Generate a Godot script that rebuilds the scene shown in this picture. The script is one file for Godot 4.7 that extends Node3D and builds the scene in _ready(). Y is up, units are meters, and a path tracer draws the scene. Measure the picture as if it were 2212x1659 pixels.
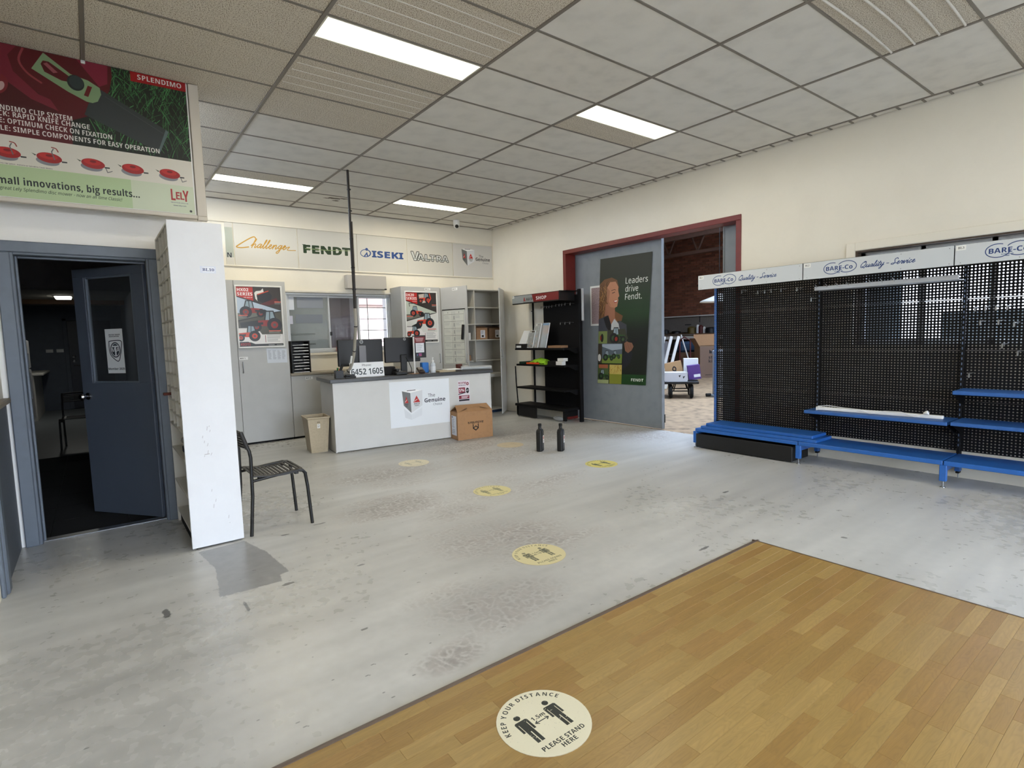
extends Node3D
# A farm-machinery parts showroom. Metres, y up. x runs along the rear wall, z towards the shop front.

const CEIL := 3.433
const XR := 4.92      # inner face of the wall with the sliding doors
const ZB := -4.55     # inner face of the rear wall
const ZF := 9.0       # inner face of the glazed shop front, behind the camera
const XL := -1.82     # inner face of the wall beside the office door

var mats := {}
var used := {}
var here: Node3D


class MB:
	var v := PackedVector3Array()
	var n := PackedVector3Array()
	var t := PackedVector2Array()

	func face_uv(p: Vector3, nn: Vector3) -> Vector2:
		var a := nn.abs()
		if a.y >= a.x and a.y >= a.z:
			return Vector2(p.x, p.z)
		if a.x >= a.z:
			return Vector2(p.z, -p.y)
		return Vector2(p.x, -p.y)

	func tri(a: Vector3, b: Vector3, c: Vector3) -> void:
		var nn := (b - a).cross(c - a).normalized()
		v.append_array([a, c, b])
		n.append_array([nn, nn, nn])
		t.append_array([face_uv(a, nn), face_uv(c, nn), face_uv(b, nn)])

	func stri(a: Vector3, b: Vector3, c: Vector3, na: Vector3, nb: Vector3, nc: Vector3) -> void:
		v.append_array([a, c, b])
		n.append_array([na, nc, nb])
		t.append_array([face_uv(a, na), face_uv(c, na), face_uv(b, na)])

	# corners counter-clockwise seen from the front
	func quad(a: Vector3, b: Vector3, c: Vector3, d: Vector3) -> void:
		tri(a, b, c)
		tri(a, c, d)

	# a printed face: a is bottom left, then bottom right, top right, top left
	func print_quad(a: Vector3, b: Vector3, c: Vector3, d: Vector3) -> void:
		var nn := (b - a).cross(c - a).normalized()
		v.append_array([a, c, b, a, d, c])
		n.append_array([nn, nn, nn, nn, nn, nn])
		t.append_array([Vector2(0, 1), Vector2(1, 0), Vector2(1, 1), Vector2(0, 1), Vector2(0, 0), Vector2(1, 0)])

	func box(x0: float, x1: float, y0: float, y1: float, z0: float, z1: float) -> MB:
		var p := func(x, y, z): return Vector3(x, y, z)
		quad(p.call(x0, y0, z1), p.call(x1, y0, z1), p.call(x1, y1, z1), p.call(x0, y1, z1))
		quad(p.call(x1, y0, z0), p.call(x0, y0, z0), p.call(x0, y1, z0), p.call(x1, y1, z0))
		quad(p.call(x1, y0, z1), p.call(x1, y0, z0), p.call(x1, y1, z0), p.call(x1, y1, z1))
		quad(p.call(x0, y0, z0), p.call(x0, y0, z1), p.call(x0, y1, z1), p.call(x0, y1, z0))
		quad(p.call(x0, y1, z1), p.call(x1, y1, z1), p.call(x1, y1, z0), p.call(x0, y1, z0))
		quad(p.call(x0, y0, z0), p.call(x1, y0, z0), p.call(x1, y0, z1), p.call(x0, y0, z1))
		return self

	# a box with chamfered edges
	func cbox(x0: float, x1: float, y0: float, y1: float, z0: float, z1: float, b := 0.004) -> MB:
		var c := Vector3(x0 + x1, y0 + y1, z0 + z1) / 2
		return obox(Transform3D(Basis(), c), Vector3(x1 - x0, y1 - y0, z1 - z0), b)

	# centred chamfered box under a transform
	func obox(x: Transform3D, s: Vector3, b := 0.004) -> MB:
		var h := s / 2
		b = minf(b, minf(h.x, minf(h.y, h.z)) * 0.6)
		var q := func(a: Vector3, bb: Vector3, cc: Vector3, d: Vector3): quad(x * a, x * bb, x * cc, x * d)
		for ax in 3:
			for sg in [-1.0, 1.0]:
				var u := (ax + 1) % 3
				var w := (ax + 2) % 3
				var pt := func(du: float, dw: float, da: float) -> Vector3:
					var r := Vector3()
					r[ax] = sg * (h[ax] - da)
					r[u] = du
					r[w] = dw
					return r
				var hu := h[u] - b
				var hw := h[w] - b
				var a: Vector3 = pt.call(-hu, -hw, 0.0)
				var bb: Vector3 = pt.call(hu, -hw, 0.0)
				var cc: Vector3 = pt.call(hu, hw, 0.0)
				var d: Vector3 = pt.call(-hu, hw, 0.0)
				if sg > 0:
					q.call(a, bb, cc, d)
				else:
					q.call(d, cc, bb, a)
		if b <= 0.0:
			return self
		for ax in 3:
			var u := (ax + 1) % 3
			var w := (ax + 2) % 3
			for su in [-1.0, 1.0]:
				for sw in [-1.0, 1.0]:
					var pe := func(along: float, fu: float, fw: float) -> Vector3:
						var r := Vector3()
						r[ax] = along
						r[u] = su * (h[u] - fu)
						r[w] = sw * (h[w] - fw)
						return r
					var l := h[ax] - b
					var e0: Vector3 = pe.call(-l, 0.0, b)
					var e1: Vector3 = pe.call(l, 0.0, b)
					var e2: Vector3 = pe.call(l, b, 0.0)
					var e3: Vector3 = pe.call(-l, b, 0.0)
					if su * sw > 0:
						q.call(e0, e3, e2, e1)
					else:
						q.call(e0, e1, e2, e3)
		for sx in [-1.0, 1.0]:
			for sy in [-1.0, 1.0]:
				for sz in [-1.0, 1.0]:
					var k0 := Vector3(sx * h.x, sy * (h.y - b), sz * (h.z - b))
					var k1 := Vector3(sx * (h.x - b), sy * h.y, sz * (h.z - b))
					var k2 := Vector3(sx * (h.x - b), sy * (h.y - b), sz * h.z)
					if sx * sy * sz > 0:
						tri(x * k0, x * k1, x * k2)
					else:
						tri(x * k0, x * k2, x * k1)
		return self

	func tube(pts: Array, r: float, seg := 8, caps := true) -> MB:
		var rings := []
		var m := pts.size()
		var up := Vector3.UP
		for i in m:
			var d: Vector3 = (pts[min(i + 1, m - 1)] - pts[max(i - 1, 0)]).normalized()
			if i == 0:
				up = Vector3.RIGHT if absf(d.y) > 0.9 else Vector3.UP
			var s := d.cross(up).normalized()
			up = s.cross(d).normalized()
			var ring := []
			for k in seg:
				var a := TAU * k / seg
				ring.append((s * cos(a) + up * sin(a)))
			rings.append(ring)
		for i in m - 1:
			for k in seg:
				var k2 := (k + 1) % seg
				var a: Vector3 = rings[i][k]
				var b: Vector3 = rings[i][k2]
				var c: Vector3 = rings[i + 1][k2]
				var d: Vector3 = rings[i + 1][k]
				var p0: Vector3 = pts[i]
				var p1: Vector3 = pts[i + 1]
				stri(p0 + a * r, p1 + c * r, p0 + b * r, a, c, b)
				stri(p0 + a * r, p1 + d * r, p1 + c * r, a, d, c)
		if caps:
			for k in range(1, seg - 1):
				tri(pts[0] + rings[0][0] * r, pts[0] + rings[0][k] * r, pts[0] + rings[0][k + 1] * r)
				tri(pts[m - 1] + rings[m - 1][0] * r, pts[m - 1] + rings[m - 1][k + 1] * r, pts[m - 1] + rings[m - 1][k] * r)
		return self

	# profile: [radius, height] pairs from the bottom up
	func lathe(x: Transform3D, prof: Array, seg := 16) -> MB:
		for i in prof.size() - 1:
			var r0: float = prof[i][0]
			var y0: float = prof[i][1]
			var r1: float = prof[i + 1][0]
			var y1: float = prof[i + 1][1]
			var sl := Vector2(y1 - y0, r0 - r1)
			if sl.length() < 1e-6:
				continue
			sl = sl.normalized()
			for k in seg:
				var a0 := TAU * k / seg
				var a1 := TAU * (k + 1) / seg
				var d0 := Vector3(cos(a0), 0, sin(a0))
				var d1 := Vector3(cos(a1), 0, sin(a1))
				var n0 := (x.basis * (d0 * sl.x + Vector3.UP * sl.y)).normalized()
				var n1 := (x.basis * (d1 * sl.x + Vector3.UP * sl.y)).normalized()
				var a := x * (d0 * r0 + Vector3.UP * y0)
				var b := x * (d1 * r0 + Vector3.UP * y0)
				var c := x * (d1 * r1 + Vector3.UP * y1)
				var d := x * (d0 * r1 + Vector3.UP * y1)
				if r0 > 1e-6:
					stri(a, c, b, n0, n1, n1)
				if r1 > 1e-6:
					stri(a, d, c, n0, n0, n1)
		return self

	# outline in the x-y plane of the transform (counter-clockwise), extruded from z0 to z1
	func prism(x: Transform3D, poly: PackedVector2Array, z0: float, z1: float) -> MB:
		poly = poly.duplicate()
		var area := 0.0
		for i in poly.size():
			area += poly[i].cross(poly[(i + 1) % poly.size()])
		if area < 0:
			poly.reverse()
		var idx := Geometry2D.triangulate_polygon(poly)
		for i in range(0, idx.size(), 3):
			var a := poly[idx[i]]
			var b := poly[idx[i + 1]]
			var c := poly[idx[i + 2]]
			if (b - a).cross(c - a) < 0:
				var s := b
				b = c
				c = s
			tri(x * Vector3(a.x, a.y, z1), x * Vector3(b.x, b.y, z1), x * Vector3(c.x, c.y, z1))
			tri(x * Vector3(a.x, a.y, z0), x * Vector3(c.x, c.y, z0), x * Vector3(b.x, b.y, z0))
		for i in poly.size():
			var a := poly[i]
			var b := poly[(i + 1) % poly.size()]
			quad(x * Vector3(a.x, a.y, z0), x * Vector3(b.x, b.y, z0), x * Vector3(b.x, b.y, z1), x * Vector3(a.x, a.y, z1))
		return self

	func ball(c: Vector3, r: Vector3, seg := 14, rows := 8) -> MB:
		for i in rows:
			for k in seg:
				var q := []
				for o in [[0, 0], [0, 1], [1, 1], [1, 0]]:
					var th: float = PI * (i + o[0]) / rows
					var ph: float = TAU * (k + o[1]) / seg
					q.append(Vector3(sin(th) * cos(ph), cos(th), sin(th) * sin(ph)))
				var p := func(d: Vector3): return c + d * r
				stri(p.call(q[0]), p.call(q[1]), p.call(q[2]), q[0], q[1], q[2])
				stri(p.call(q[0]), p.call(q[2]), p.call(q[3]), q[0], q[2], q[3])
		return self

	func mesh() -> ArrayMesh:
		var a := []
		a.resize(Mesh.ARRAY_MAX)
		a[Mesh.ARRAY_VERTEX] = v
		a[Mesh.ARRAY_NORMAL] = n
		a[Mesh.ARRAY_TEX_UV] = t
		var m := ArrayMesh.new()
		m.add_surface_from_arrays(Mesh.PRIMITIVE_TRIANGLES, a)
		return m


# A flat print: shapes and lettering drawn into a picture that becomes ink on a board, a banner or a sticker.
class Cv:
	static var fonts := {}
	static var words := {}
	var im: Image
	var w: int
	var h: int
	const SS := 2

	func _init(ww: int, hh: int, bg: Color) -> void:
		w = ww
		h = hh
		im = Image.create(w * SS, h * SS, false, Image.FORMAT_RGB8)
		im.fill(bg)

	func rect(x: float, y: float, ww: float, hh: float, c: Color) -> void:
		im.fill_rect(Rect2i(roundi(x * SS), roundi(y * SS), roundi(ww * SS), roundi(hh * SS)), c)

	func poly(p: Array, c: Color) -> void:
		var lo := 1e9
		var hi := -1e9
		for q in p:
			lo = minf(lo, q.y)
			hi = maxf(hi, q.y)
		for y in range(maxi(0, floori(lo * SS)), mini(h * SS - 1, ceili(hi * SS)) + 1):
			var yy := (y + 0.5) / SS
			var xs := []
			for i in p.size():
				var a: Vector2 = p[i]
				var b: Vector2 = p[(i + 1) % p.size()]
				if (a.y <= yy) != (b.y <= yy):
					xs.append(a.x + (yy - a.y) / (b.y - a.y) * (b.x - a.x))
			xs.sort()
			for i in range(0, xs.size() - 1, 2):
				var x0 := roundi(xs[i] * SS)
				var x1 := roundi(xs[i + 1] * SS)
				if x1 > x0:
					im.fill_rect(Rect2i(x0, y, x1 - x0, 1), c)

	func ell(cx: float, cy: float, rx: float, ry: float, c: Color, rot := 0.0) -> void:
		var p := []
		for k in 36:
			var a := TAU * k / 36
			p.append(Vector2(cx, cy) + Vector2(cos(a) * rx, sin(a) * ry).rotated(rot))
		poly(p, c)

	func line(p: Array, ww: float, c: Color) -> void:
		for i in p.size() - 1:
			var a: Vector2 = p[i]
			var b: Vector2 = p[i + 1]
			var s := (b - a).normalized().orthogonal() * ww / 2
			poly([a + s, b + s, b - s, a - s], c)
		if ww > 1.5:
			for q in p:
				ell(q.x, q.y, ww / 2, ww / 2, c)

	func curve(p: Array, ww: float, c: Color) -> void:
		line(Cv.smooth(p), ww, c)

	static func smooth(p: Array, each := 6) -> Array:
		var out := []
		for i in p.size() - 1:
			var a: Vector2 = p[max(i - 1, 0)]
			var b: Vector2 = p[i]
			var d: Vector2 = p[i + 1]
			var e: Vector2 = p[min(i + 2, p.size() - 1)]
			for k in each:
				out.append(b.cubic_interpolate(d, a, e, float(k) / each))
		out.append(p[p.size() - 1])
		return out

	static func word(s: String, style: String) -> Array:
		var key := style + s
		if not words.has(key):
			if not fonts.has(style):
				var f := SystemFont.new()
				f.font_names = PackedStringArray(["Droid Serif" if style.begins_with("serif") else "Droid Sans"])
				f.font_weight = 700 if style.ends_with("bold") else 400
				fonts[style] = f
			var tm := TextMesh.new()
			tm.font = fonts[style]
			tm.font_size = 64
			tm.pixel_size = 1.0
			tm.depth = 0.0
			tm.curve_step = 3.0
			tm.horizontal_alignment = HORIZONTAL_ALIGNMENT_LEFT
			tm.text = s
			var a := tm.surface_get_arrays(0)
			words[key] = [a[Mesh.ARRAY_VERTEX], a[Mesh.ARRAY_INDEX], tm.get_aabb()]
		return words[key]

	# x, y: where the baseline starts (or its middle or end); hh: height of a capital; sx widens, shear leans
	func text(s: String, x: float, y: float, hh: float, c: Color, style := "bold", align := 0, sx := 1.0, shear := 0.0, rot := 0.0) -> float:
		var wd := Cv.word(s, style)
		var k := hh / 46.0
		var box: AABB = wd[2]
		var off := -box.position.x if align == 0 else (-box.position.x - box.size.x / 2 if align == 1 else -box.position.x - box.size.x)
		var vs: PackedVector3Array = wd[0]
		var ix: PackedInt32Array = wd[1]
		var base := Vector2(x, y)
		for i in range(0, ix.size(), 3):
			var p := []
			for j in 3:
				var q := vs[ix[i + j]]
				var yy := q.y + 22.0
				p.append(base + Vector2((q.x + off + shear * yy) * k * sx, -yy * k).rotated(rot))
			poly(p, c)
		return box.size.x * k * sx

	# lettering stretched to run from x0 to x1; fat thickens the strokes
	func fit(s: String, x0: float, x1: float, y: float, hh: float, c: Color, style := "bold", fat := 0.0, shear := 0.0) -> void:
		var natural: float = Cv.word(s, style)[2].size.x * hh / 46.0
		for o in (8 if fat > 0.0 else 1):
			var d := Vector2.from_angle(TAU * o / 8) * fat
			text(s, x0 + d.x, y + d.y, hh, c, style, 0, (x1 - x0) / natural, shear)

	func arc(s: String, cx: float, cy: float, r: float, a0: float, a1: float, hh: float, c: Color) -> void:
		var k := hh / 46.0
		var ws := []
		var total := 0.0
		for ch in s:
			var ww: float = 16.0 if ch == " " else Cv.word(ch, "bold")[2].size.x + 8.0
			ws.append(ww)
			total += ww
		var at := 0.0
		for i in s.length():
			var a := lerpf(a0, a1, (at + ws[i] / 2) / total)
			if s[i] != " ":
				text(s[i], cx + sin(a) * r, cy - cos(a) * r, hh, c, "bold", 1, 1.0, 0.0, a)
			at += ws[i]

	# joined-up handwriting from pen strokes; lower-case height 1, slanted
	const PEN := {
		"C": [1.7, [[1.5, 1.75], [1.2, 2.0], [0.6, 1.6], [0.1, 0.8], [0.1, 0.2], [0.6, 0.0], [1.1, 0.15], [1.7, 0.5]]],
		"h": [1.2, [[0.0, 0.4], [0.5, 1.3], [0.6, 1.9], [0.4, 1.7], [0.25, 0.0]], [[0.25, 0.3], [0.6, 0.85], [0.85, 0.7], [0.8, 0.1], [1.0, 0.05], [1.2, 0.35]]],
		"a": [1.1, [[0.8, 0.75], [0.5, 0.9], [0.15, 0.5], [0.25, 0.05], [0.6, 0.3], [0.85, 0.85], [0.75, 0.1], [0.95, 0.05], [1.1, 0.35]]],
		"l": [0.65, [[0.0, 0.35], [0.4, 1.2], [0.5, 1.85], [0.3, 1.6], [0.2, 0.2], [0.4, 0.0], [0.65, 0.35]]],
		"e": [0.85, [[0.0, 0.35], [0.45, 0.55], [0.5, 0.9], [0.25, 0.85], [0.15, 0.3], [0.4, 0.0], [0.85, 0.35]]],
		"n": [1.1, [[0.0, 0.35], [0.2, 0.85], [0.15, 0.0]], [[0.18, 0.3], [0.55, 0.9], [0.75, 0.7], [0.7, 0.1], [0.9, 0.05], [1.1, 0.35]]],
		"g": [1.05, [[0.8, 0.75], [0.5, 0.9], [0.15, 0.5], [0.3, 0.1], [0.65, 0.4], [0.85, 0.85], [0.6, -0.6], [0.3, -0.9], [0.1, -0.7], [0.5, -0.2], [1.05, 0.35]]],
		"r": [0.85, [[0.0, 0.35], [0.25, 0.95], [0.4, 0.75], [0.65, 0.8], [0.5, 0.2], [0.65, 0.0], [0.85, 0.3]]],
		"u": [1.1, [[0.0, 0.4], [0.2, 0.9], [0.15, 0.2], [0.4, 0.0], [0.75, 0.5], [0.85, 0.9], [0.75, 0.15], [0.9, 0.0], [1.1, 0.35]]],
		"i": [0.6, [[0.0, 0.35], [0.25, 0.9], [0.15, 0.15], [0.35, 0.0], [0.6, 0.35]], [[0.36, 1.3], [0.42, 1.4]]],
		"t": [0.7, [[0.0, 0.35], [0.35, 1.1], [0.4, 1.5], [0.15, 0.2], [0.35, 0.0], [0.7, 0.35]], [[0.05, 1.05], [0.75, 1.15]]],
		"y": [1.05, [[0.0, 0.4], [0.2, 0.9], [0.2, 0.3], [0.45, 0.1], [0.8, 0.7], [0.85, 0.9], [0.55, -0.6], [0.2, -0.9], [0.1, -0.6], [0.6, -0.1], [1.05, 0.35]]],
		"v": [0.95, [[0.0, 0.4], [0.2, 0.9], [0.3, 0.0], [0.75, 0.85], [0.95, 0.75]]],
		"c": [0.85, [[0.65, 0.75], [0.4, 0.9], [0.12, 0.45], [0.3, 0.0], [0.85, 0.35]]],
		"Q": [1.7, [[1.3, 1.8], [0.8, 1.9], [0.15, 1.0], [0.3, 0.1], [0.9, 0.1], [1.4, 1.0], [1.25, 1.8], [0.85, 1.6]], [[0.5, 0.35], [0.9, 0.2], [1.3, -0.2], [1.7, 0.3]]],
		"S": [1.6, [[1.5, 1.6], [1.2, 1.95], [0.7, 1.7], [0.75, 1.2], [1.0, 0.6], [0.7, 0.05], [0.1, 0.15], [0.4, 0.4], [1.6, 0.4]]],
		"-": [1.4, [[0.4, 0.6], [1.0, 0.6]]],
	}

	func pen(s: String, x: float, y: float, size: float, ww: float, c: Color, lean := 0.35, wide := 1.0) -> void:
		for ch in s:
			if ch == " ":
				x += size * 0.3
				continue
			var g: Array = PEN[ch]
			for i in range(1, g.size()):
				var p := []
				for q in g[i]:
					p.append(Vector2(x + (q[0] + q[1] * lean) * size * wide, y - q[1] * size))
				curve(p, ww, c)
			x += g[0] * size * wide

	func tractor(x: float, y: float, s: float, body: Color, flip := 1.0) -> void:
		var P := func(a: float, b: float): return Vector2(x + a * s * flip, y - b * s)
		var dark := Color(0.12, 0.12, 0.13)
		poly([P.call(-0.2, 0.95), P.call(0.12, 0.98), P.call(0.2, 0.5), P.call(-0.35, 0.45)], Color(0.55, 0.62, 0.66))
		line([P.call(-0.36, 0.45), P.call(-0.22, 1.0), P.call(0.14, 1.0), P.call(0.22, 0.5)], s * 0.06, dark)
		line([P.call(-0.05, 0.98), P.call(-0.02, 0.5)], s * 0.04, dark)
		poly([P.call(-0.45, 0.55), P.call(0.2, 0.55), P.call(0.75, 0.5), P.call(0.85, 0.25), P.call(-0.4, 0.22)], body)
		poly([P.call(0.3, 0.44), P.call(0.78, 0.4), P.call(0.8, 0.3), P.call(0.3, 0.32)], dark)
		for q in [[-0.25, 0.3, 0.36], [0.62, 0.2, 0.24]]:
			var c: Vector2 = P.call(q[0], q[1])
			ell(c.x, c.y, q[2] * s, q[2] * s, dark)
			ell(c.x, c.y, q[2] * s * 0.5, q[2] * s * 0.5, body)
			ell(c.x, c.y, q[2] * s * 0.2, q[2] * s * 0.2, Color(0.3, 0.3, 0.3))

	func cube_logo(x: float, y: float, s: float) -> void:
		var P := func(a: float, b: float): return Vector2(x + a * s, y + b * s)
		poly([P.call(0, 0.05), P.call(0.4, 0.16), P.call(0.42, 1.1), P.call(0.06, 0.72)], Color(0.42, 0.43, 0.43))
		poly([P.call(0.4, 0.16), P.call(1.0, 0.06), P.call(0.98, 0.78), P.call(0.42, 1.1)], Color(0.84, 0.85, 0.86))
		poly([P.call(0, 0.05), P.call(0.5, 0.0), P.call(1.0, 0.06), P.call(0.4, 0.16)], Color(0.95, 0.95, 0.95))
		line([P.call(0.25, 0.05), P.call(0.65, 0.03)], s * 0.03, Color(0.3, 0.3, 0.3))
		for q in [[0.2, 0.3, 0.55], [0.7, 0.3, 1.0]]:
			var wd: float = 0.17 * q[2]
			poly([P.call(q[0], q[1]), P.call(q[0] + wd, q[1] + 0.32), P.call(q[0] - wd, q[1] + 0.32)], Color(0.72, 0.13, 0.10))
			line([P.call(q[0] - wd * 0.7, q[1] + 0.27), P.call(q[0] + wd * 0.2, q[1] + 0.17)], s * 0.025, Color(0.85, 0.85, 0.85))
			text("AGCO", x + q[0] * s, y + (q[1] + 0.42) * s, s * 0.075 , Color(0.15, 0.15, 0.15), "bold", 1, q[2])
			text("PARTS", x + q[0] * s, y + (q[1] + 0.5) * s, s * 0.055, Color(0.25, 0.25, 0.25), "bold", 1, q[2])

	func lines(x: float, y: float, ww: float, step: float, count: int, c: Color, rng: RandomNumberGenerator, thick := 0.4) -> void:
		for i in count:
			rect(x, y + i * step, ww * rng.randf_range(0.55, 1.0), step * thick, c)

	func tex() -> ImageTexture:
		im.resize(w, h, Image.INTERPOLATE_LANCZOS)
		return ImageTexture.create_from_image(im)


# ---------------------------------------------------------------- nodes

func numbered(base: String) -> String:
	var k: int = used.get(base, 0)
	used[base] = k + 1
	return base if k == 0 else "%s_%03d" % [base, k]


func tag(o: Node, label: String, category: String, group := "") -> void:
	o.set_meta("label", label)
	o.set_meta("category", category)
	if group:
		o.set_meta("group", group)


# an empty node at a thing's base; its parts are given in world coordinates unless the thing is turned
func thing(called: String, label: String, category: String, at: Vector3, group := "") -> Node3D:
	var o := Node3D.new()
	o.name = numbered(called)
	o.position = at
	add_child(o)
	tag(o, label, category, group)
	here = o
	return o


# a mesh of its own under a thing (or under a part); b is an MB or a finished mesh
func part(parent: Node3D, called: String, b: Variant, m: Material, local := false) -> MeshInstance3D:
	var o := MeshInstance3D.new()
	o.name = called
	o.mesh = b.mesh() if b is MB else b
	o.material_override = m
	if not local and parent.get_parent() == self:
		o.position = -parent.position
	parent.add_child(o, true)
	return o


# a thing that is one mesh, in world coordinates
func single(called: String, label: String, category: String, b: MB, m: Material, group := "") -> MeshInstance3D:
	var o := MeshInstance3D.new()
	o.name = numbered(called)
	o.mesh = b.mesh()
	o.material_override = m
	add_child(o)
	tag(o, label, category, group)
	return o


func structure(called: String, label: String, category: String, b: MB, m: Material) -> Node3D:
	var o: Node3D
	if b == null:
		o = Node3D.new()
	else:
		o = MeshInstance3D.new()
		o.mesh = b.mesh()
		o.material_override = m
	o.name = numbered(called)
	add_child(o)
	tag(o, label, category)
	o.set_meta("kind", "structure")
	return o


func copy_of(o: Node3D, called: String, at: Vector3, turn: float, label: String) -> Node3D:
	var c: Node3D = o.duplicate()
	c.name = numbered(called)
	add_child(c)
	c.position = at
	c.rotation.y = turn
	c.set_meta("label", label)
	return c


# ---------------------------------------------------------------- materials

func paint(c: Color, rough := 0.6, metal := 0.0) -> StandardMaterial3D:
	var m := StandardMaterial3D.new()
	m.albedo_color = c
	m.roughness = rough
	m.metallic = metal
	return m


func noise_tex(seed_: int, freq: float, size: int, ramp: Array, type := FastNoiseLite.TYPE_SIMPLEX_SMOOTH, octaves := 4) -> ImageTexture:
	var f := FastNoiseLite.new()
	f.seed = seed_
	f.frequency = freq
	f.noise_type = type
	f.fractal_octaves = octaves
	var im := f.get_seamless_image(size, size)
	im.convert(Image.FORMAT_L8)
	var src := im.get_data()
	var lut := []
	var g := Gradient.new()
	g.offsets = PackedFloat32Array(ramp.map(func(r): return r[0]))
	g.colors = PackedColorArray(ramp.map(func(r): return r[1]))
	for i in 256:
		var c := g.sample(i / 255.0)
		lut.append([int(c.r * 255), int(c.g * 255), int(c.b * 255)])
	var out := PackedByteArray()
	out.resize(size * size * 3)
	for i in src.size():
		var c: Array = lut[src[i]]
		out[i * 3] = c[0]
		out[i * 3 + 1] = c[1]
		out[i * 3 + 2] = c[2]
	return ImageTexture.create_from_image(Image.create_from_data(size, size, false, Image.FORMAT_RGB8, out))


func mottled(c: Color, tex: Texture2D, metres: float, rough := 0.8, bump: Texture2D = null, relief := 0.0) -> StandardMaterial3D:
	var m := paint(c, rough)
	m.albedo_texture = tex
	m.uv1_triplanar = true
	m.uv1_world_triplanar = true
	m.uv1_scale = Vector3.ONE / metres
	if bump:
		m.heightmap_enabled = true
		m.heightmap_texture = bump
		m.heightmap_scale = relief
	return m


func printed(cv: Cv, rough := 0.45) -> StandardMaterial3D:
	var m := paint(Color.WHITE, rough)
	m.albedo_texture = cv.tex()
	m.texture_repeat = false
	return m


func glass(alpha := 0.1, c := Color(0.8, 0.85, 0.85)) -> StandardMaterial3D:
	var m := paint(Color(c, alpha), 0.03)
	m.transparency = BaseMaterial3D.TRANSPARENCY_ALPHA
	m.cull_mode = BaseMaterial3D.CULL_DISABLED
	return m


func glow(c: Color, energy: float) -> StandardMaterial3D:
	var m := paint(c, 0.5)
	m.emission_enabled = true
	m.emission = c
	m.emission_energy_multiplier = energy
	return m


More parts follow.
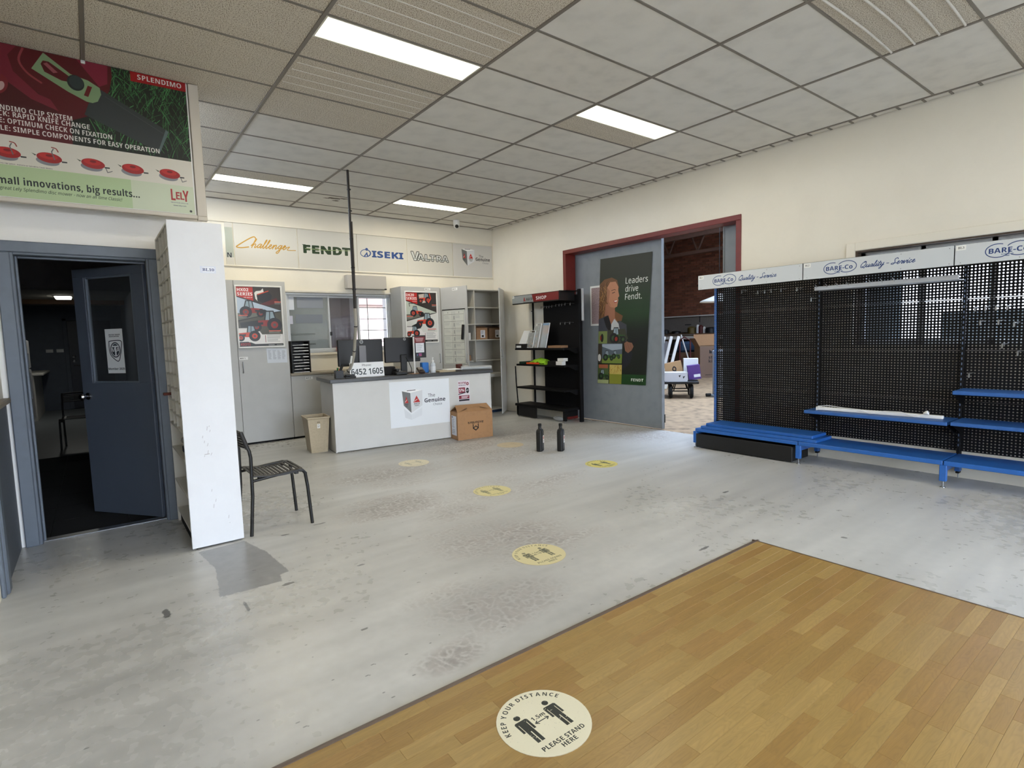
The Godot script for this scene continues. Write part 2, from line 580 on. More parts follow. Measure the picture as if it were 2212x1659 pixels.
func make_materials() -> void:
	var G := func(a: float): return Color(a, a, a)
	var mottle := noise_tex(3, 0.012, 512, [[0.0, G.call(0.93)], [0.5, G.call(0.98)], [1.0, G.call(1.0)]])
	var grain := noise_tex(5, 0.11, 256, [[0.0, G.call(0.0)], [1.0, G.call(1.0)]], FastNoiseLite.TYPE_SIMPLEX, 2)
	var speck := noise_tex(8, 0.055, 512, [[0.0, Color(0.50, 0.47, 0.42)], [0.26, Color(0.62, 0.58, 0.53)], [0.34, Color(0.93, 0.92, 0.90)], [1.0, Color(1, 1, 1)]], FastNoiseLite.TYPE_SIMPLEX, 3)
	mats.speck = speck
	var even := noise_tex(4, 0.01, 256, [[0.0, G.call(0.972)], [1.0, G.call(1.0)]])
	mats.wall = mottled(Color(0.925, 0.90, 0.84), even, 2.6, 0.7, grain, 0.03)
	mats.tile = mottled(Color(0.885, 0.87, 0.835), mottle, 1.9, 0.85)
	mats.tile_b = mottled(Color(0.87, 0.85, 0.81), mottle, 1.3, 0.85)
	mats.tile_speck = mottled(Color(0.87, 0.84, 0.785), speck, 0.32, 0.9, speck, 0.12)
	mats.tbar = paint(Color(0.50, 0.475, 0.44), 0.5, 0.2)
	mats.gap = paint(Color(0.10, 0.08, 0.065), 0.9)
	mats.greyblue = mottled(Color(0.40, 0.435, 0.48), mottle, 0.9, 0.42)
	mats.leaf = mottled(Color(0.33, 0.36, 0.41), even, 0.9, 0.5)  # same door paint darkened, the office gloom mixed into its colour
	mats.wainscot = mottled(Color(0.36, 0.38, 0.41), mottle, 0.35, 0.5)
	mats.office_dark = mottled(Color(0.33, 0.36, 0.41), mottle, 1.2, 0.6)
	mats.office_pale = mottled(Color(0.55, 0.53, 0.50), mottle, 1.2, 0.8)
	mats.white_board = mottled(Color(0.915, 0.92, 0.93), even, 1.7, 0.75)
	mats.white_board.metallic_specular = 0.3
	mats.shelf_white = paint(Color(0.83, 0.82, 0.79), 0.5)
	mats.cab = mottled(Color(0.72, 0.72, 0.71), even, 0.8, 0.45)
	mats.cab_in = paint(Color(0.74, 0.73, 0.70), 0.55)
	mats.counter = mottled(Color(0.82, 0.815, 0.80), even, 1.1, 0.4)
	mats.bench = mottled(Color(0.27, 0.275, 0.285), mottle, 0.3, 0.35)
	mats.carton = mottled(Color(0.66, 0.50, 0.35), mottle, 0.35, 0.8)
	mats.carton_b = mottled(Color(0.60, 0.46, 0.34), mottle, 0.3, 0.8)
	mats.carton_old = mottled(Color(0.42, 0.32, 0.24), mottle, 0.3, 0.8)
	mats.black = paint(Color(0.05, 0.05, 0.055), 0.45)
	mats.black_matt = paint(Color(0.035, 0.035, 0.04), 0.8)
	mats.gondola = mottled(Color(0.055, 0.055, 0.062), mottle, 0.8, 0.6)
	mats.gondola.metallic_specular = 0.3
	mats.blue = mottled(Color(0.15, 0.38, 0.68), mottle, 0.7, 0.4)
	mats.blue_old = mottled(Color(0.17, 0.36, 0.62), mottle, 0.4, 0.45)
	mats.red_frame = mottled(Color(0.45, 0.13, 0.095), mottle, 0.8, 0.45)
	mats.slide = mottled(Color(0.52, 0.545, 0.57), mottle, 1.4, 0.45)
	mats.steel = paint(Color(0.62, 0.63, 0.64), 0.35, 0.9)
	mats.chrome = paint(Color(0.75, 0.75, 0.76), 0.15, 1.0)
	mats.alu = paint(Color(0.78, 0.79, 0.80), 0.4, 0.3)
	mats.white = paint(Color(0.88, 0.88, 0.87), 0.45)
	mats.paper = paint(Color(0.86, 0.87, 0.88), 0.7)
	mats.cream_plastic = mottled(Color(0.72, 0.66, 0.55), mottle, 0.25, 0.5)
	mats.chair_plastic = paint(Color(0.14, 0.135, 0.13), 0.5)
	mats.glass = glass()
	mats.rubber = paint(Color(0.045, 0.045, 0.045), 0.85)
	mats.timber = mottled(Color(0.40, 0.29, 0.20), mottle, 0.3, 0.7)
	mats.roof = mottled(Color(0.30, 0.26, 0.23), mottle, 1.2, 0.8)
	mats.conduit = paint(Color(0.68, 0.66, 0.61), 0.5)
	mats.green = paint(Color(0.1, 0.45, 0.22), 0.5)
	mats.orange = paint(Color(0.85, 0.35, 0.12), 0.5)
	mats.bluebox = paint(Color(0.12, 0.42, 0.72), 0.5)
	mats.clear = glass(0.35, Color(0.85, 0.87, 0.88))
	mats.purple = paint(Color(0.32, 0.20, 0.48), 0.55)
	mats.mortar = paint(Color(0.38, 0.33, 0.29), 0.9)
	mats.brick = paint(Color(1, 1, 1), 0.85)
	mats.brick.vertex_color_use_as_albedo = true
	mats.carpet = mottled(Color(0.10, 0.095, 0.09), noise_tex(11, 0.2, 256, [[0.0, G.call(0.6)], [1.0, G.call(1.0)]]), 0.5, 1.0)
	mats.asphalt = mottled(Color(0.42, 0.41, 0.40), mottle, 1.1, 0.9)
	mats.workshop_floor = mottled(Color(0.74, 0.63, 0.50), noise_tex(21, 0.02, 512, [[0.0, G.call(0.55)], [0.35, G.call(0.85)], [1.0, G.call(1.0)]]), 2.3, 0.55)


func _ready() -> void:
	# ---- camera
	var cam := Camera3D.new()
	cam.name = "camera"
	cam.fov = 70.03
	cam.near = 0.05
	cam.far = 200.0
	cam.position = Vector3(-1.307, 1.41, 4.109)
	cam.rotation = Vector3(-0.08727, -0.65167, -0.02905)
	cam.current = true
	add_child(cam)
	# ---- sky: a bright overcast day
	var sky := ProceduralSkyMaterial.new()
	sky.sky_top_color = Color(0.80, 0.88, 1.0)
	sky.sky_horizon_color = Color(0.93, 0.96, 1.0)
	sky.ground_bottom_color = Color(0.45, 0.44, 0.42)
	sky.ground_horizon_color = Color(0.62, 0.61, 0.60)
	sky.sky_energy_multiplier = 1.0
	sky.sun_angle_max = 0.0
	var env := Environment.new()
	env.background_mode = Environment.BG_SKY
	env.sky = Sky.new()
	env.sky.sky_material = sky
	env.background_energy_multiplier = 14.0
	env.ambient_light_source = Environment.AMBIENT_SOURCE_DISABLED
	env.tonemap_mode = Environment.TONE_MAPPER_LINEAR
	env.tonemap_exposure = 1.55
	env.sdfgi_enabled = true
	env.ssao_enabled = true
	env.ssil_enabled = true
	var we := WorldEnvironment.new()
	we.name = "world"
	we.environment = env
	add_child(we)
	# ---- the building
	make_materials()
	build_floor()
	build_laminate()
	build_ceiling()
	build_walls()
	build_outside()
	# ---- things, the largest first
	build_gondolas()
	build_counter()
	build_cabinets()
	build_partition_side()
	build_hanging_sign()
	build_brand_panels()
	build_shop_gondola()
	build_chairs()
	build_office()
	build_workshop()
	build_stickers()
	build_counter_things()
	build_loose_things()


# ---------------------------------------------------------------- floor

func soft(d: float) -> float:
	return clampf(1.0 - d, 0.0, 1.0)


func floor_picture() -> Array:
	# painted concrete from above: x -1.9..5.1, z -4.6..4.4
	var W := 1400
	var H := 1800
	var f := FastNoiseLite.new()
	f.seed = 17
	f.noise_type = FastNoiseLite.TYPE_SIMPLEX_SMOOTH
	f.frequency = 0.004
	f.fractal_octaves = 5
	var big := f.get_image(W / 2, H / 2)
	big.resize(W, H, Image.INTERPOLATE_BILINEAR)
	f.seed = 23
	f.frequency = 0.05
	f.fractal_octaves = 3
	var fine := f.get_image(W, H).get_data()
	f.seed = 31
	f.frequency = 0.075
	f.fractal_octaves = 3
	f.fractal_type = FastNoiseLite.FRACTAL_RIDGED
	var ridge := f.get_image(W, H).get_data()
	f.seed = 37
	f.fractal_type = FastNoiseLite.FRACTAL_FBM
	f.frequency = 0.02
	var st := f.get_image(W / 10, H)
	st.resize(W, H, Image.INTERPOLATE_BILINEAR)
	var streak := st.get_data()
	var bigd := big.get_data()
	# where feet have worn the paint thin: centre x, z, radii, strength
	var worn := [
		[0.85, 1.05, 0.75, 0.75, 0.95], [0.35, 1.8, 0.55, 0.42, 1.0], [-0.12, 2.1, 0.22, 0.12, 0.9], [0.62, -0.15, 0.65, 0.42, 0.75], [0.95, 0.4, 0.5, 0.35, 0.7],
		[1.2, -1.3, 0.9, 0.7, 0.7], [2.2, -2.0, 1.3, 0.75, 0.9], [2.6, -1.0, 1.2, 0.9, 0.75], [3.7, -1.9, 1.1, 0.9, 0.85], [3.9, -0.4, 0.9, 0.8, 0.65], [2.3, 0.3, 1.0, 0.7, 0.45],
		[1.7, 0.2, 1.0, 0.9, 0.5], [4.5, -0.9, 0.7, 0.9, 0.8], [0.7, -3.2, 0.8, 0.9, 0.4], [3.3, 1.2, 0.8, 0.7, 0.4], [1.3, 1.5, 0.6, 0.5, 0.5],
	]
	var dabs := [[-0.50, 0.82, 0.035, 0.02], [-0.06, 0.85, 0.03, 0.012], [0.0, -0.12, 0.05, 0.012], [-0.28, -0.05, 0.03, 0.015], [0.4, 0.6, 0.014, 0.01], [-1.1, 0.75, 0.02, 0.06], [-0.75, 0.95, 0.01, 0.08], [1.75, 2.1, 0.07, 0.012], [-0.35, 1.6, 0.02, 0.01], [2.6, 2.6, 0.02, 0.02], [3.0, 1.5, 0.05, 0.015]]
	var patch := PackedVector2Array([Vector2(-0.83, -0.1), Vector2(-0.54, -0.12), Vector2(-0.47, 0.2), Vector2(-0.46, 0.3), Vector2(-0.44, 0.64), Vector2(-0.5, 0.66), Vector2(-0.51, 0.76), Vector2(-0.84, 0.745), Vector2(-0.79, 0.3)])
	var out := PackedByteArray()
	out.resize(W * H * 3)
	var ro := PackedByteArray()
	ro.resize(W * H)
	var r := RandomNumberGenerator.new()
	r.seed = 4
	# worn strength on a coarse grid
	var cw := 70
	var chh := 90
	var coarse := Image.create(cw, chh, false, Image.FORMAT_L8)
	for j in chh:
		for i in cw:
			var x := -1.9 + 7.0 * (i + 0.5) / cw
			var z := -4.6 + 9.0 * (j + 0.5) / chh
			var wv := 0.0
			for q in worn:
				var d := Vector2((x - q[0]) / q[2], (z - q[1]) / q[3]).length()
				wv = maxf(wv, clampf(1.35 - d, 0.0, 1.0) * q[4])
			coarse.set_pixel(i, j, Color(wv, wv, wv))
	coarse.resize(W, H, Image.INTERPOLATE_BILINEAR)
	var wornd := coarse.get_data()
	for j in H:
		for i in W:
			var k := j * W + i
			var b := bigd[k] / 255.0
			var g := fine[k] / 255.0
			var s := streak[k] / 255.0
			var w := wornd[k] / 255.0
			# paint
			var cr := 0.74 + (b - 0.5) * 0.10 + (s - 0.5) * 0.08 + (g - 0.5) * 0.04
			var cg := cr * 1.0
			var cb := cr * 0.985
			if w > 0.02:
				# bare cement shows between fine brushed scratches of paint
				var q := ridge[k] / 255.0
				var t := clampf((w * 1.2 + (b - 0.5) * 0.8 + (s - 0.5) * 0.5 - 0.5) * 1.9, 0.0, 1.0)
				var m := t * clampf(1.25 - (q - 0.35) * 1.9 + (g - 0.5) * 1.4, 0.1, 1.0)
				var dark := 0.575 + (g - 0.5) * 0.16
				cr = lerpf(cr, dark * 1.02, m * 0.8)
				cg = lerpf(cg, dark * 0.985, m * 0.8)
				cb = lerpf(cb, dark * 0.96, m * 0.8)
			out[k * 3] = clampi(int(cr * 255), 0, 255)
			out[k * 3 + 1] = clampi(int(cg * 255), 0, 255)
			out[k * 3 + 2] = clampi(int(cb * 255), 0, 255)
			ro[k] = clampi(int((0.30 + 0.30 * w + (g - 0.5) * 0.18 + (b - 0.5) * 0.16) * 255), 30, 255)
	# the repainted patch in front of the white end panel and small dark marks
	for j in range(880, 1100):
		for i in range(190, 310):
			var p := Vector2(-1.9 + 7.0 * (i + 0.5) / W, -4.6 + 9.0 * (j + 0.5) / H)
			var k := j * W + i
			p += Vector2(fine[k] - 128, ridge[k] - 128) / 128.0 * 0.006
			if Geometry2D.is_point_in_polygon(p, patch):
				var g := 0.565 + (fine[k] / 255.0 - 0.5) * 0.06 + (bigd[k] / 255.0 - 0.5) * 0.1
				for c in 3:
					out[k * 3 + c] = int(g * 255 * [0.995, 1.0, 1.0][c])
				ro[k] = 70
	for q in dabs:
		for j in range(int((q[1] - q[3] + 4.6) / 9.0 * H), int((q[1] + q[3] + 4.6) / 9.0 * H) + 1):
			for i in range(int((q[0] - q[2] + 1.9) / 7.0 * W), int((q[0] + q[2] + 1.9) / 7.0 * W) + 1):
				var k := j * W + i
				var d := Vector2((-1.9 + 7.0 * i / W - q[0]) / q[2], (-4.6 + 9.0 * j / H - q[1]) / q[3]).length() + (fine[k] / 255.0 - 0.5) * 0.8
				if d < 0.9 and k >= 0 and k < W * H:
					for c in 3:
						out[k * 3 + c] = int(out[k * 3 + c] * 0.62)
	for n in 420:
		var i := r.randi_range(10, W - 12)
		var j := r.randi_range(500, H - 12)
		for a in r.randi_range(1, 4):
			for c in 3:
				var k := ((j + a / 3) * W + i + a) * 3 + c
				out[k] = int(out[k] * 0.6)
	return [ImageTexture.create_from_image(Image.create_from_data(W, H, false, Image.FORMAT_RGB8, out)), ImageTexture.create_from_image(Image.create_from_data(W, H, false, Image.FORMAT_L8, ro))]


func build_floor() -> void:
	var pics := floor_picture()
	var m := paint(Color.WHITE, 1.0)
	m.albedo_texture = pics[0]
	m.roughness_texture = pics[1]
	m.uv1_scale = Vector3(1.0 / 7.0, 1.0 / 9.0, 1.0)
	m.uv1_offset = Vector3(1.9 / 7.0, 4.6 / 9.0, 0.0)
	mats.concrete = m
	structure("floor", "worn grey painted concrete showroom floor", "floor", MB.new().box(-0.58, 5.12, -0.15, 0.0, ZB - 0.2, ZF + 0.2).box(XL - 0.2, -0.58, -0.15, 0.0, -1.2, ZF + 0.2), m)
	structure("floor_workshop", "pale dusty concrete floor of the workshop beyond the sliding door", "floor", MB.new().box(5.12, 16.2, -0.15, -0.002, -9.6, 1.4), mats.workshop_floor)
	structure("floor_office", "grey painted floor of the dim office", "floor", MB.new().box(-4.2, -0.5, -0.16, -0.012, -12.6, -4.75), mottled(Color(0.50, 0.52, 0.53), mats.tile.albedo_texture, 1.5, 0.4))
	structure("floor_office_slab", "slab under the dark office carpet", "floor", MB.new().box(-4.2, -2.02, -0.16, -0.012, -4.75, -1.2), mats.carpet)


func build_laminate() -> void:
	var x1 := 2.095
	var z0 := 2.272
	# grain: stretched noise and its contour lines
	var W := 1024
	var H := 256
	var f := FastNoiseLite.new()
	f.seed = 41
	f.frequency = 0.018
	f.fractal_octaves = 2
	var a := f.get_image(W / 7, H)
	a.resize(W, H, Image.INTERPOLATE_CUBIC)
	f.seed = 43
	f.frequency = 0.09
	f.fractal_octaves = 3
	var b := f.get_image(W / 24, H)
	b.resize(W, H, Image.INTERPOLATE_CUBIC)
	var ad := a.get_data()
	var bd := b.get_data()
	var px := PackedByteArray()
	px.resize(W * H * 3)
	for k in W * H:
		var v := ad[k] / 255.0
		var ring := 0.5 + 0.5 * sin(v * 52.0)
		var t := 0.93 + (bd[k] / 255.0 - 0.5) * 0.07 + (ring * ring * ring) * -0.04 + (v - 0.5) * 0.05
		px[k * 3] = clampi(int(t * 255), 0, 255)
		px[k * 3 + 1] = clampi(int(t * 252), 0, 255)
		px[k * 3 + 2] = clampi(int((t - 0.03) * 250), 0, 255)
	var tex := ImageTexture.create_from_image(Image.create_from_data(W, H, false, Image.FORMAT_RGB8, px))
	var tones := []
	for c in [Color(0.66, 0.54, 0.32), Color(0.645, 0.52, 0.30), Color(0.695, 0.58, 0.36), Color(0.645, 0.51, 0.30), Color(0.67, 0.555, 0.335), Color(0.635, 0.505, 0.29)]:
		var m := paint(c, 0.36)
		m.albedo_texture = tex
		m.uv1_scale = Vector3(0.8, 3.0, 1)
		tones.append(m)
	var lens := [0.26, 0.33, 0.39, 0.46]
	var meshes := {}
	for l in lens.size():
		for o in 5:
			var mb := MB.new().cbox(0.0002, lens[l] - 0.0002, 0.0, 0.009, 0.0002, 0.0598, 0.0006)
			for i in mb.t.size():
				mb.t[i] += Vector2(o * 0.23 + l * 0.11, o * 0.071)
			meshes[l * 5 + o] = mb.mesh()
	var fl := structure("floor_laminate", "honey coloured laminate entrance flooring laid over the concrete", "floor", MB.new().box(-1.8, x1, 0.0005, 0.003, z0, 5.2), mats.timber)
	var r := RandomNumberGenerator.new()
	r.seed = 12
	var cam := Transform3D(Basis.from_euler(Vector3(-0.08727, -0.65167, -0.02905)), Vector3(-1.307, 1.41, 4.109)).affine_inverse()
	var rest := {}
	var rows := 0
	var count := 0
	var z := z0
	while z < 5.14:
		var x := x1
		var first := true
		while x > -1.75:
			var l := r.randi_range(0, 3)
			var lx: float = lens[l]
			x -= lx if not first else lx * 0.999
			first = false
			var tone := r.randi_range(0, 5)
			var key := l * 5 + r.randi_range(0, 4)
			var q := cam * Vector3(x + lx / 2, 0, z + 0.03)
			var seen := q.z < -0.2 and absf(q.x / q.z) < 0.99 and absf(q.y / q.z) < 0.74
			if seen and count < 300:
				count += 1
				var o := part(fl, "plank", meshes[key], tones[tone])
				o.position = Vector3(x, 0.002, z)
			else:
				if not rest.has(tone):
					rest[tone] = MB.new()
				rest[tone].box(x, x + lx, 0.002, 0.011, z, z + 0.06)
		z += 0.06
		rows += 1
	for tone in rest:
		var o := part(fl, "plank_field", rest[tone], tones[tone])
		o.set_meta("kind", "stuff")
	var edge := paint(Color(0.42, 0.36, 0.32), 0.45, 0.3)
	structure("trim_1", "brown metal edge strip along the laminate towards the counter", "edge strip", MB.new().prism(Transform3D(Basis(Vector3(0, 0, 1), Vector3(0, 1, 0), Vector3(-1, 0, 0)), Vector3(0, 0, 0)), PackedVector2Array([Vector2(z0 - 0.030, 0.0), Vector2(z0 + 0.006, 0.0), Vector2(z0 + 0.006, 0.0135), Vector2(z0 - 0.006, 0.0135), Vector2(z0 - 0.028, 0.003)]), -x1 - 0.022, 1.8), edge)
	structure("trim_2", "brown metal edge strip along the laminate towards the blue shelving", "edge strip", MB.new().prism(Transform3D(), PackedVector2Array([Vector2(x1 - 0.004, 0.0), Vector2(x1 + 0.022, 0.0), Vector2(x1 + 0.020, 0.004), Vector2(x1 + 0.004, 0.0135), Vector2(x1 - 0.004, 0.0135)]), z0 - 0.03, 5.2), edge)


# ---------------------------------------------------------------- ceiling

func build_ceiling() -> void:
	var slab := MB.new().box(XL - 0.2, 5.12, CEIL + 0.12, CEIL + 0.3, ZB - 0.2, ZF + 0.2)
	var c := structure("ceiling", "suspended ceiling of pale lay-in tiles on a grey metal grid", "ceiling", slab, mats.gap)
	var xs := [-1.8, -1.2, 0.0, 1.2, 2.4, 3.6, 4.8]
	var full := {}
	for i in xs.size() - 1:
		for j in range(-15, 8):
			var x0: float = xs[i] + 0.012
			var x1: float = xs[i + 1] - 0.012
			# row j lies between z = 0.6 j and 0.6 (j - 1) counted towards the rear wall
			var z1 := -0.6 * j - 0.008
			var z0 := -0.6 * (j + 1) + 0.008
			if j == 7:
				z0 = ZB + 0.05
			var speckled: bool = xs[i] < -0.1 or (xs[i] < 0.1 and z1 > -0.7) or (xs[i] == 2.4 and j == -5) or (xs[i] == 3.6 and j == -6)
			var m: Material = mats.tile_speck if speckled else (mats.tile if (i * 7 + j * 3) % 5 != 0 else mats.tile_b)
			var lit := (j == -1 or j == 5 or j == -8) and (is_equal_approx(xs[i], 0.0) or is_equal_approx(xs[i], 2.4))
			if lit:
				# half of this bay is a light fitting, the other half a cut tile
				part(c, "ceiling_tile", MB.new().cbox(x0, x1, CEIL, CEIL + 0.016, z1 - 0.285 if j == 5 else z0, z1 if j == 5 else z0 + 0.285, 0.002), mats.tile_speck)
				continue
			var key := [roundi((x1 - x0) * 1000), roundi((z1 - z0) * 1000)]
			if not full.has(key):
				full[key] = MB.new().cbox(0, x1 - x0, 0, 0.016, 0, z1 - z0, 0.002).mesh()
			var o := part(c, "ceiling_tile", full[key], m)
			o.position = Vector3(x0, CEIL, z0)
			if is_equal_approx(xs[i], 0.0) and (j == -2 or j == 0):
				for k in 4:
					var z := z0 + 0.12 + k * 0.12
					part(c, "tile_rib", MB.new().cbox(x0 + 0.02, x1 - 0.02, CEIL - 0.003, CEIL + 0.002, z, z + 0.008, 0.001), mats.tile)
	for x in [-1.2, 0.0, 1.2, 2.4, 3.6, 4.8]:
		part(c, "ceiling_bar", MB.new().cbox(x - 0.013, x + 0.013, CEIL - 0.007, CEIL + 0.03, ZB + 0.02, ZF, 0.002), mats.tbar)
	for j in range(-14, 8):
		var z := -0.6 * j
		part(c, "ceiling_cross_bar", MB.new().cbox(-1.8, 4.8, CEIL - 0.005, CEIL + 0.02, z - 0.010, z + 0.010, 0.002), mats.tbar)
	# edge angle along both walls and the little clips over the wide gap
	part(c, "edge_angle", MB.new().cbox(-1.82, 4.92, CEIL - 0.004, CEIL + 0.02, ZB + 0.004, ZB + 0.05, 0.002), mats.tbar)
	part(c, "edge_angle", MB.new().cbox(4.8, 4.895, CEIL - 0.004, CEIL + 0.012, ZB, ZF, 0.002), mats.tile_b)
	for k in 34:
		var z := -3.9 + k * 0.2
		part(c, "edge_clip", MB.new().cbox(4.82, 4.90, CEIL - 0.010, CEIL + 0.0, z, z + 0.022, 0.002), mats.tbar)
	# bowed battens across one loose speckled tile
	for k in 4:
		var pts := []
		for s in 13:
			var u := s / 12.0
			pts.append(Vector3(2.42 + u * 1.16, CEIL - 0.006 - 0.022 * sin(PI * u), 2.47 + k * 0.145 + 0.03 * sin(PI * u)))
		part(c, "batten", MB.new().tube(pts, 0.008, 6), mats.tile_b)
	var sm := mottled(Color(0.50, 0.47, 0.43), mats.speck, 0.5, 0.9)
	var blot := MB.new()
	var r := RandomNumberGenerator.new()
	r.seed = 3
	for q in [[1.60, -3.74, 0.10], [1.72, -3.70, 0.07], [1.50, -3.78, 0.05], [1.66, -3.86, 0.06]]:
		var p := PackedVector2Array()
		for k in 14:
			var a := TAU * k / 14
			p.append(Vector2(q[0], -q[1]) + Vector2(cos(a), sin(a) * 0.5) * q[2] * r.randf_range(0.6, 1.1))
		blot.prism(Transform3D(Basis(Vector3.RIGHT, -PI / 2), Vector3(0, CEIL - 0.0006, 0)), p, 0.0, 0.0004)
	part(c, "water_stain", blot, sm)
	# light fittings
	var lamp := glow(Color(1.0, 0.985, 0.90), 2.6)
	var frame := paint(Color(0.86, 0.85, 0.80), 0.4)
	var names := ["fluorescent ceiling light above the pigeonhole shelf and laminate", "fluorescent ceiling light above the middle of the showroom floor", "fluorescent ceiling light above the wall cabinet with the loader poster", "fluorescent ceiling light beside the small dome camera", "fluorescent ceiling light above the entrance", "fluorescent ceiling light above the entrance by the window wall"]
	var spots := [Vector2(0.0, 0.3), Vector2(2.4, 0.3), Vector2(0.0, -3.6), Vector2(2.4, -3.6), Vector2(0.0, 4.5), Vector2(2.4, 4.5)]
	for i in spots.size():
		var s: Vector2 = spots[i]
		var t := thing("ceiling_light", names[i], "ceiling light", Vector3(s.x + 0.6, CEIL, s.y + 0.15), "recessed fluorescent troffers")
		var fr := MB.new()
		fr.box(s.x + 0.014, s.x + 1.186, CEIL - 0.003, CEIL + 0.05, s.y + 0.002, s.y + 0.016)
		fr.box(s.x + 0.014, s.x + 1.186, CEIL - 0.003, CEIL + 0.05, s.y + 0.276, s.y + 0.290)
		fr.box(s.x + 0.014, s.x + 0.026, CEIL - 0.003, CEIL + 0.05, s.y + 0.016, s.y + 0.276)
		fr.box(s.x + 1.174, s.x + 1.186, CEIL - 0.003, CEIL + 0.05, s.y + 0.016, s.y + 0.276)
		part(t, "frame", fr, frame)
		part(t, "diffuser", MB.new().cbox(s.x + 0.026, s.x + 1.174, CEIL - 0.001, CEIL + 0.008, s.y + 0.016, s.y + 0.276, 0.002), lamp)
		var l := AreaLight3D.new()
		l.name = "troffer_light"
		l.area_size = Vector2(1.14, 0.25)
		l.position = Vector3(0, -0.012, -0.004)
		l.rotation.x = -PI / 2
		l.light_color = Color(1.0, 0.96, 0.86)
		l.light_energy = 1.3
		l.area_range = 15.0
		l.shadow_enabled = true
		t.add_child(l)


# ---------------------------------------------------------------- walls, doors, windows

func build_walls() -> void:
	var top := CEIL + 0.13
	# rear wall with its sliding window
	var b := MB.new()
	b.box(-0.55, 1.07, 0, top, ZB - 0.2, ZB).box(2.79, 5.12, 0, top, ZB - 0.2, ZB).box(1.07, 2.79, 0, 1.235, ZB - 0.2, ZB).box(1.07, 2.79, 2.165, top, ZB - 0.2, ZB)
	structure("wall_back", "cream rear wall behind the service counter", "wall", b, mats.wall)
	# wall with the sliding doors and the window behind the pegboard shelving
	b = MB.new()
	b.box(XR, 5.12, 0, top, ZB, -2.575).box(XR, 5.12, 2.765, top, -2.575, 0.52).box(XR, 5.12, 0, top, 0.52, 1.755)
	b.box(XR, 5.12, 0, 1.22, 1.755, 4.55).box(XR, 5.12, 2.165, top, 1.755, 4.55).box(XR, 5.12, 0, top, 4.55, ZF + 0.2)
	structure("wall_right", "cream wall with sliding doors and a long window", "wall", b, mats.wall)
	# wall beside the camera with grey panelling
	b = MB.new().box(XL - 0.2, XL, 0, top, -1.08, ZF + 0.2)
	var wl := structure("wall_left", "cream wall with grey dado panelling beside the office door", "wall", b, mats.wall)
	part(wl, "dado_panel", MB.new().box(XL, XL + 0.012, 0, 1.05, -1.08, -0.22), mats.wainscot)
	part(wl, "dado_rail", MB.new().cbox(XL, XL + 0.045, 1.05, 1.085, -1.0, -0.22, 0.006), mottled(Color(0.62, 0.58, 0.50), mats.tile.albedo_texture, 0.4, 0.5))
	part(wl, "door_casing", MB.new().cbox(XL, XL + 0.035, 0, 2.16, -0.22, -0.12, 0.008).cbox(XL, XL + 0.022, 0, 2.10, -0.12, -0.07, 0.006), mats.greyblue)
	# partition with the office door
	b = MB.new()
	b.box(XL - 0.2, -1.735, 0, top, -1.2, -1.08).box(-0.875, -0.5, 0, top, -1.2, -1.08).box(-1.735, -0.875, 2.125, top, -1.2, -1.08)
	structure("wall_partition", "cream partition wall with the office doorway", "wall", b, paint(Color(0.95, 0.94, 0.92), 0.7))  # whiter than the other cream walls, daylight put into its colour
	# shop front behind the camera: glazed entrance at one end, solid wall at the other
	b = MB.new()
	b.box(XL - 0.2, 5.12, 3.2, top, ZF, ZF + 0.2).box(XL - 0.2, -1.7, 0, 3.2, ZF, ZF + 0.2).box(3.0, 5.12, 0, 3.2, ZF, ZF + 0.2).box(-1.7, 3.0, 0, 0.1, ZF, ZF + 0.2)
	structure("wall_front", "shop front wall behind the camera", "wall", b, mats.wall)
	var win := structure("window_3", "glazed shop entrance", "window", null, null)
	for k in 5:
		var x := -1.7 + k * 1.175
		part(win, "mullion", MB.new().cbox(x - 0.025, x + 0.025, 0.1, 3.2, ZF + 0.06, ZF + 0.14, 0.004), mats.alu)
		if k < 4:
			part(win, "pane", MB.new().box(x + 0.025, x + 1.15, 0.1, 3.2, ZF + 0.098, ZF + 0.102), mats.glass)
	build_office_door()
	build_rear_window()
	build_side_window()
	build_sliding_doors()


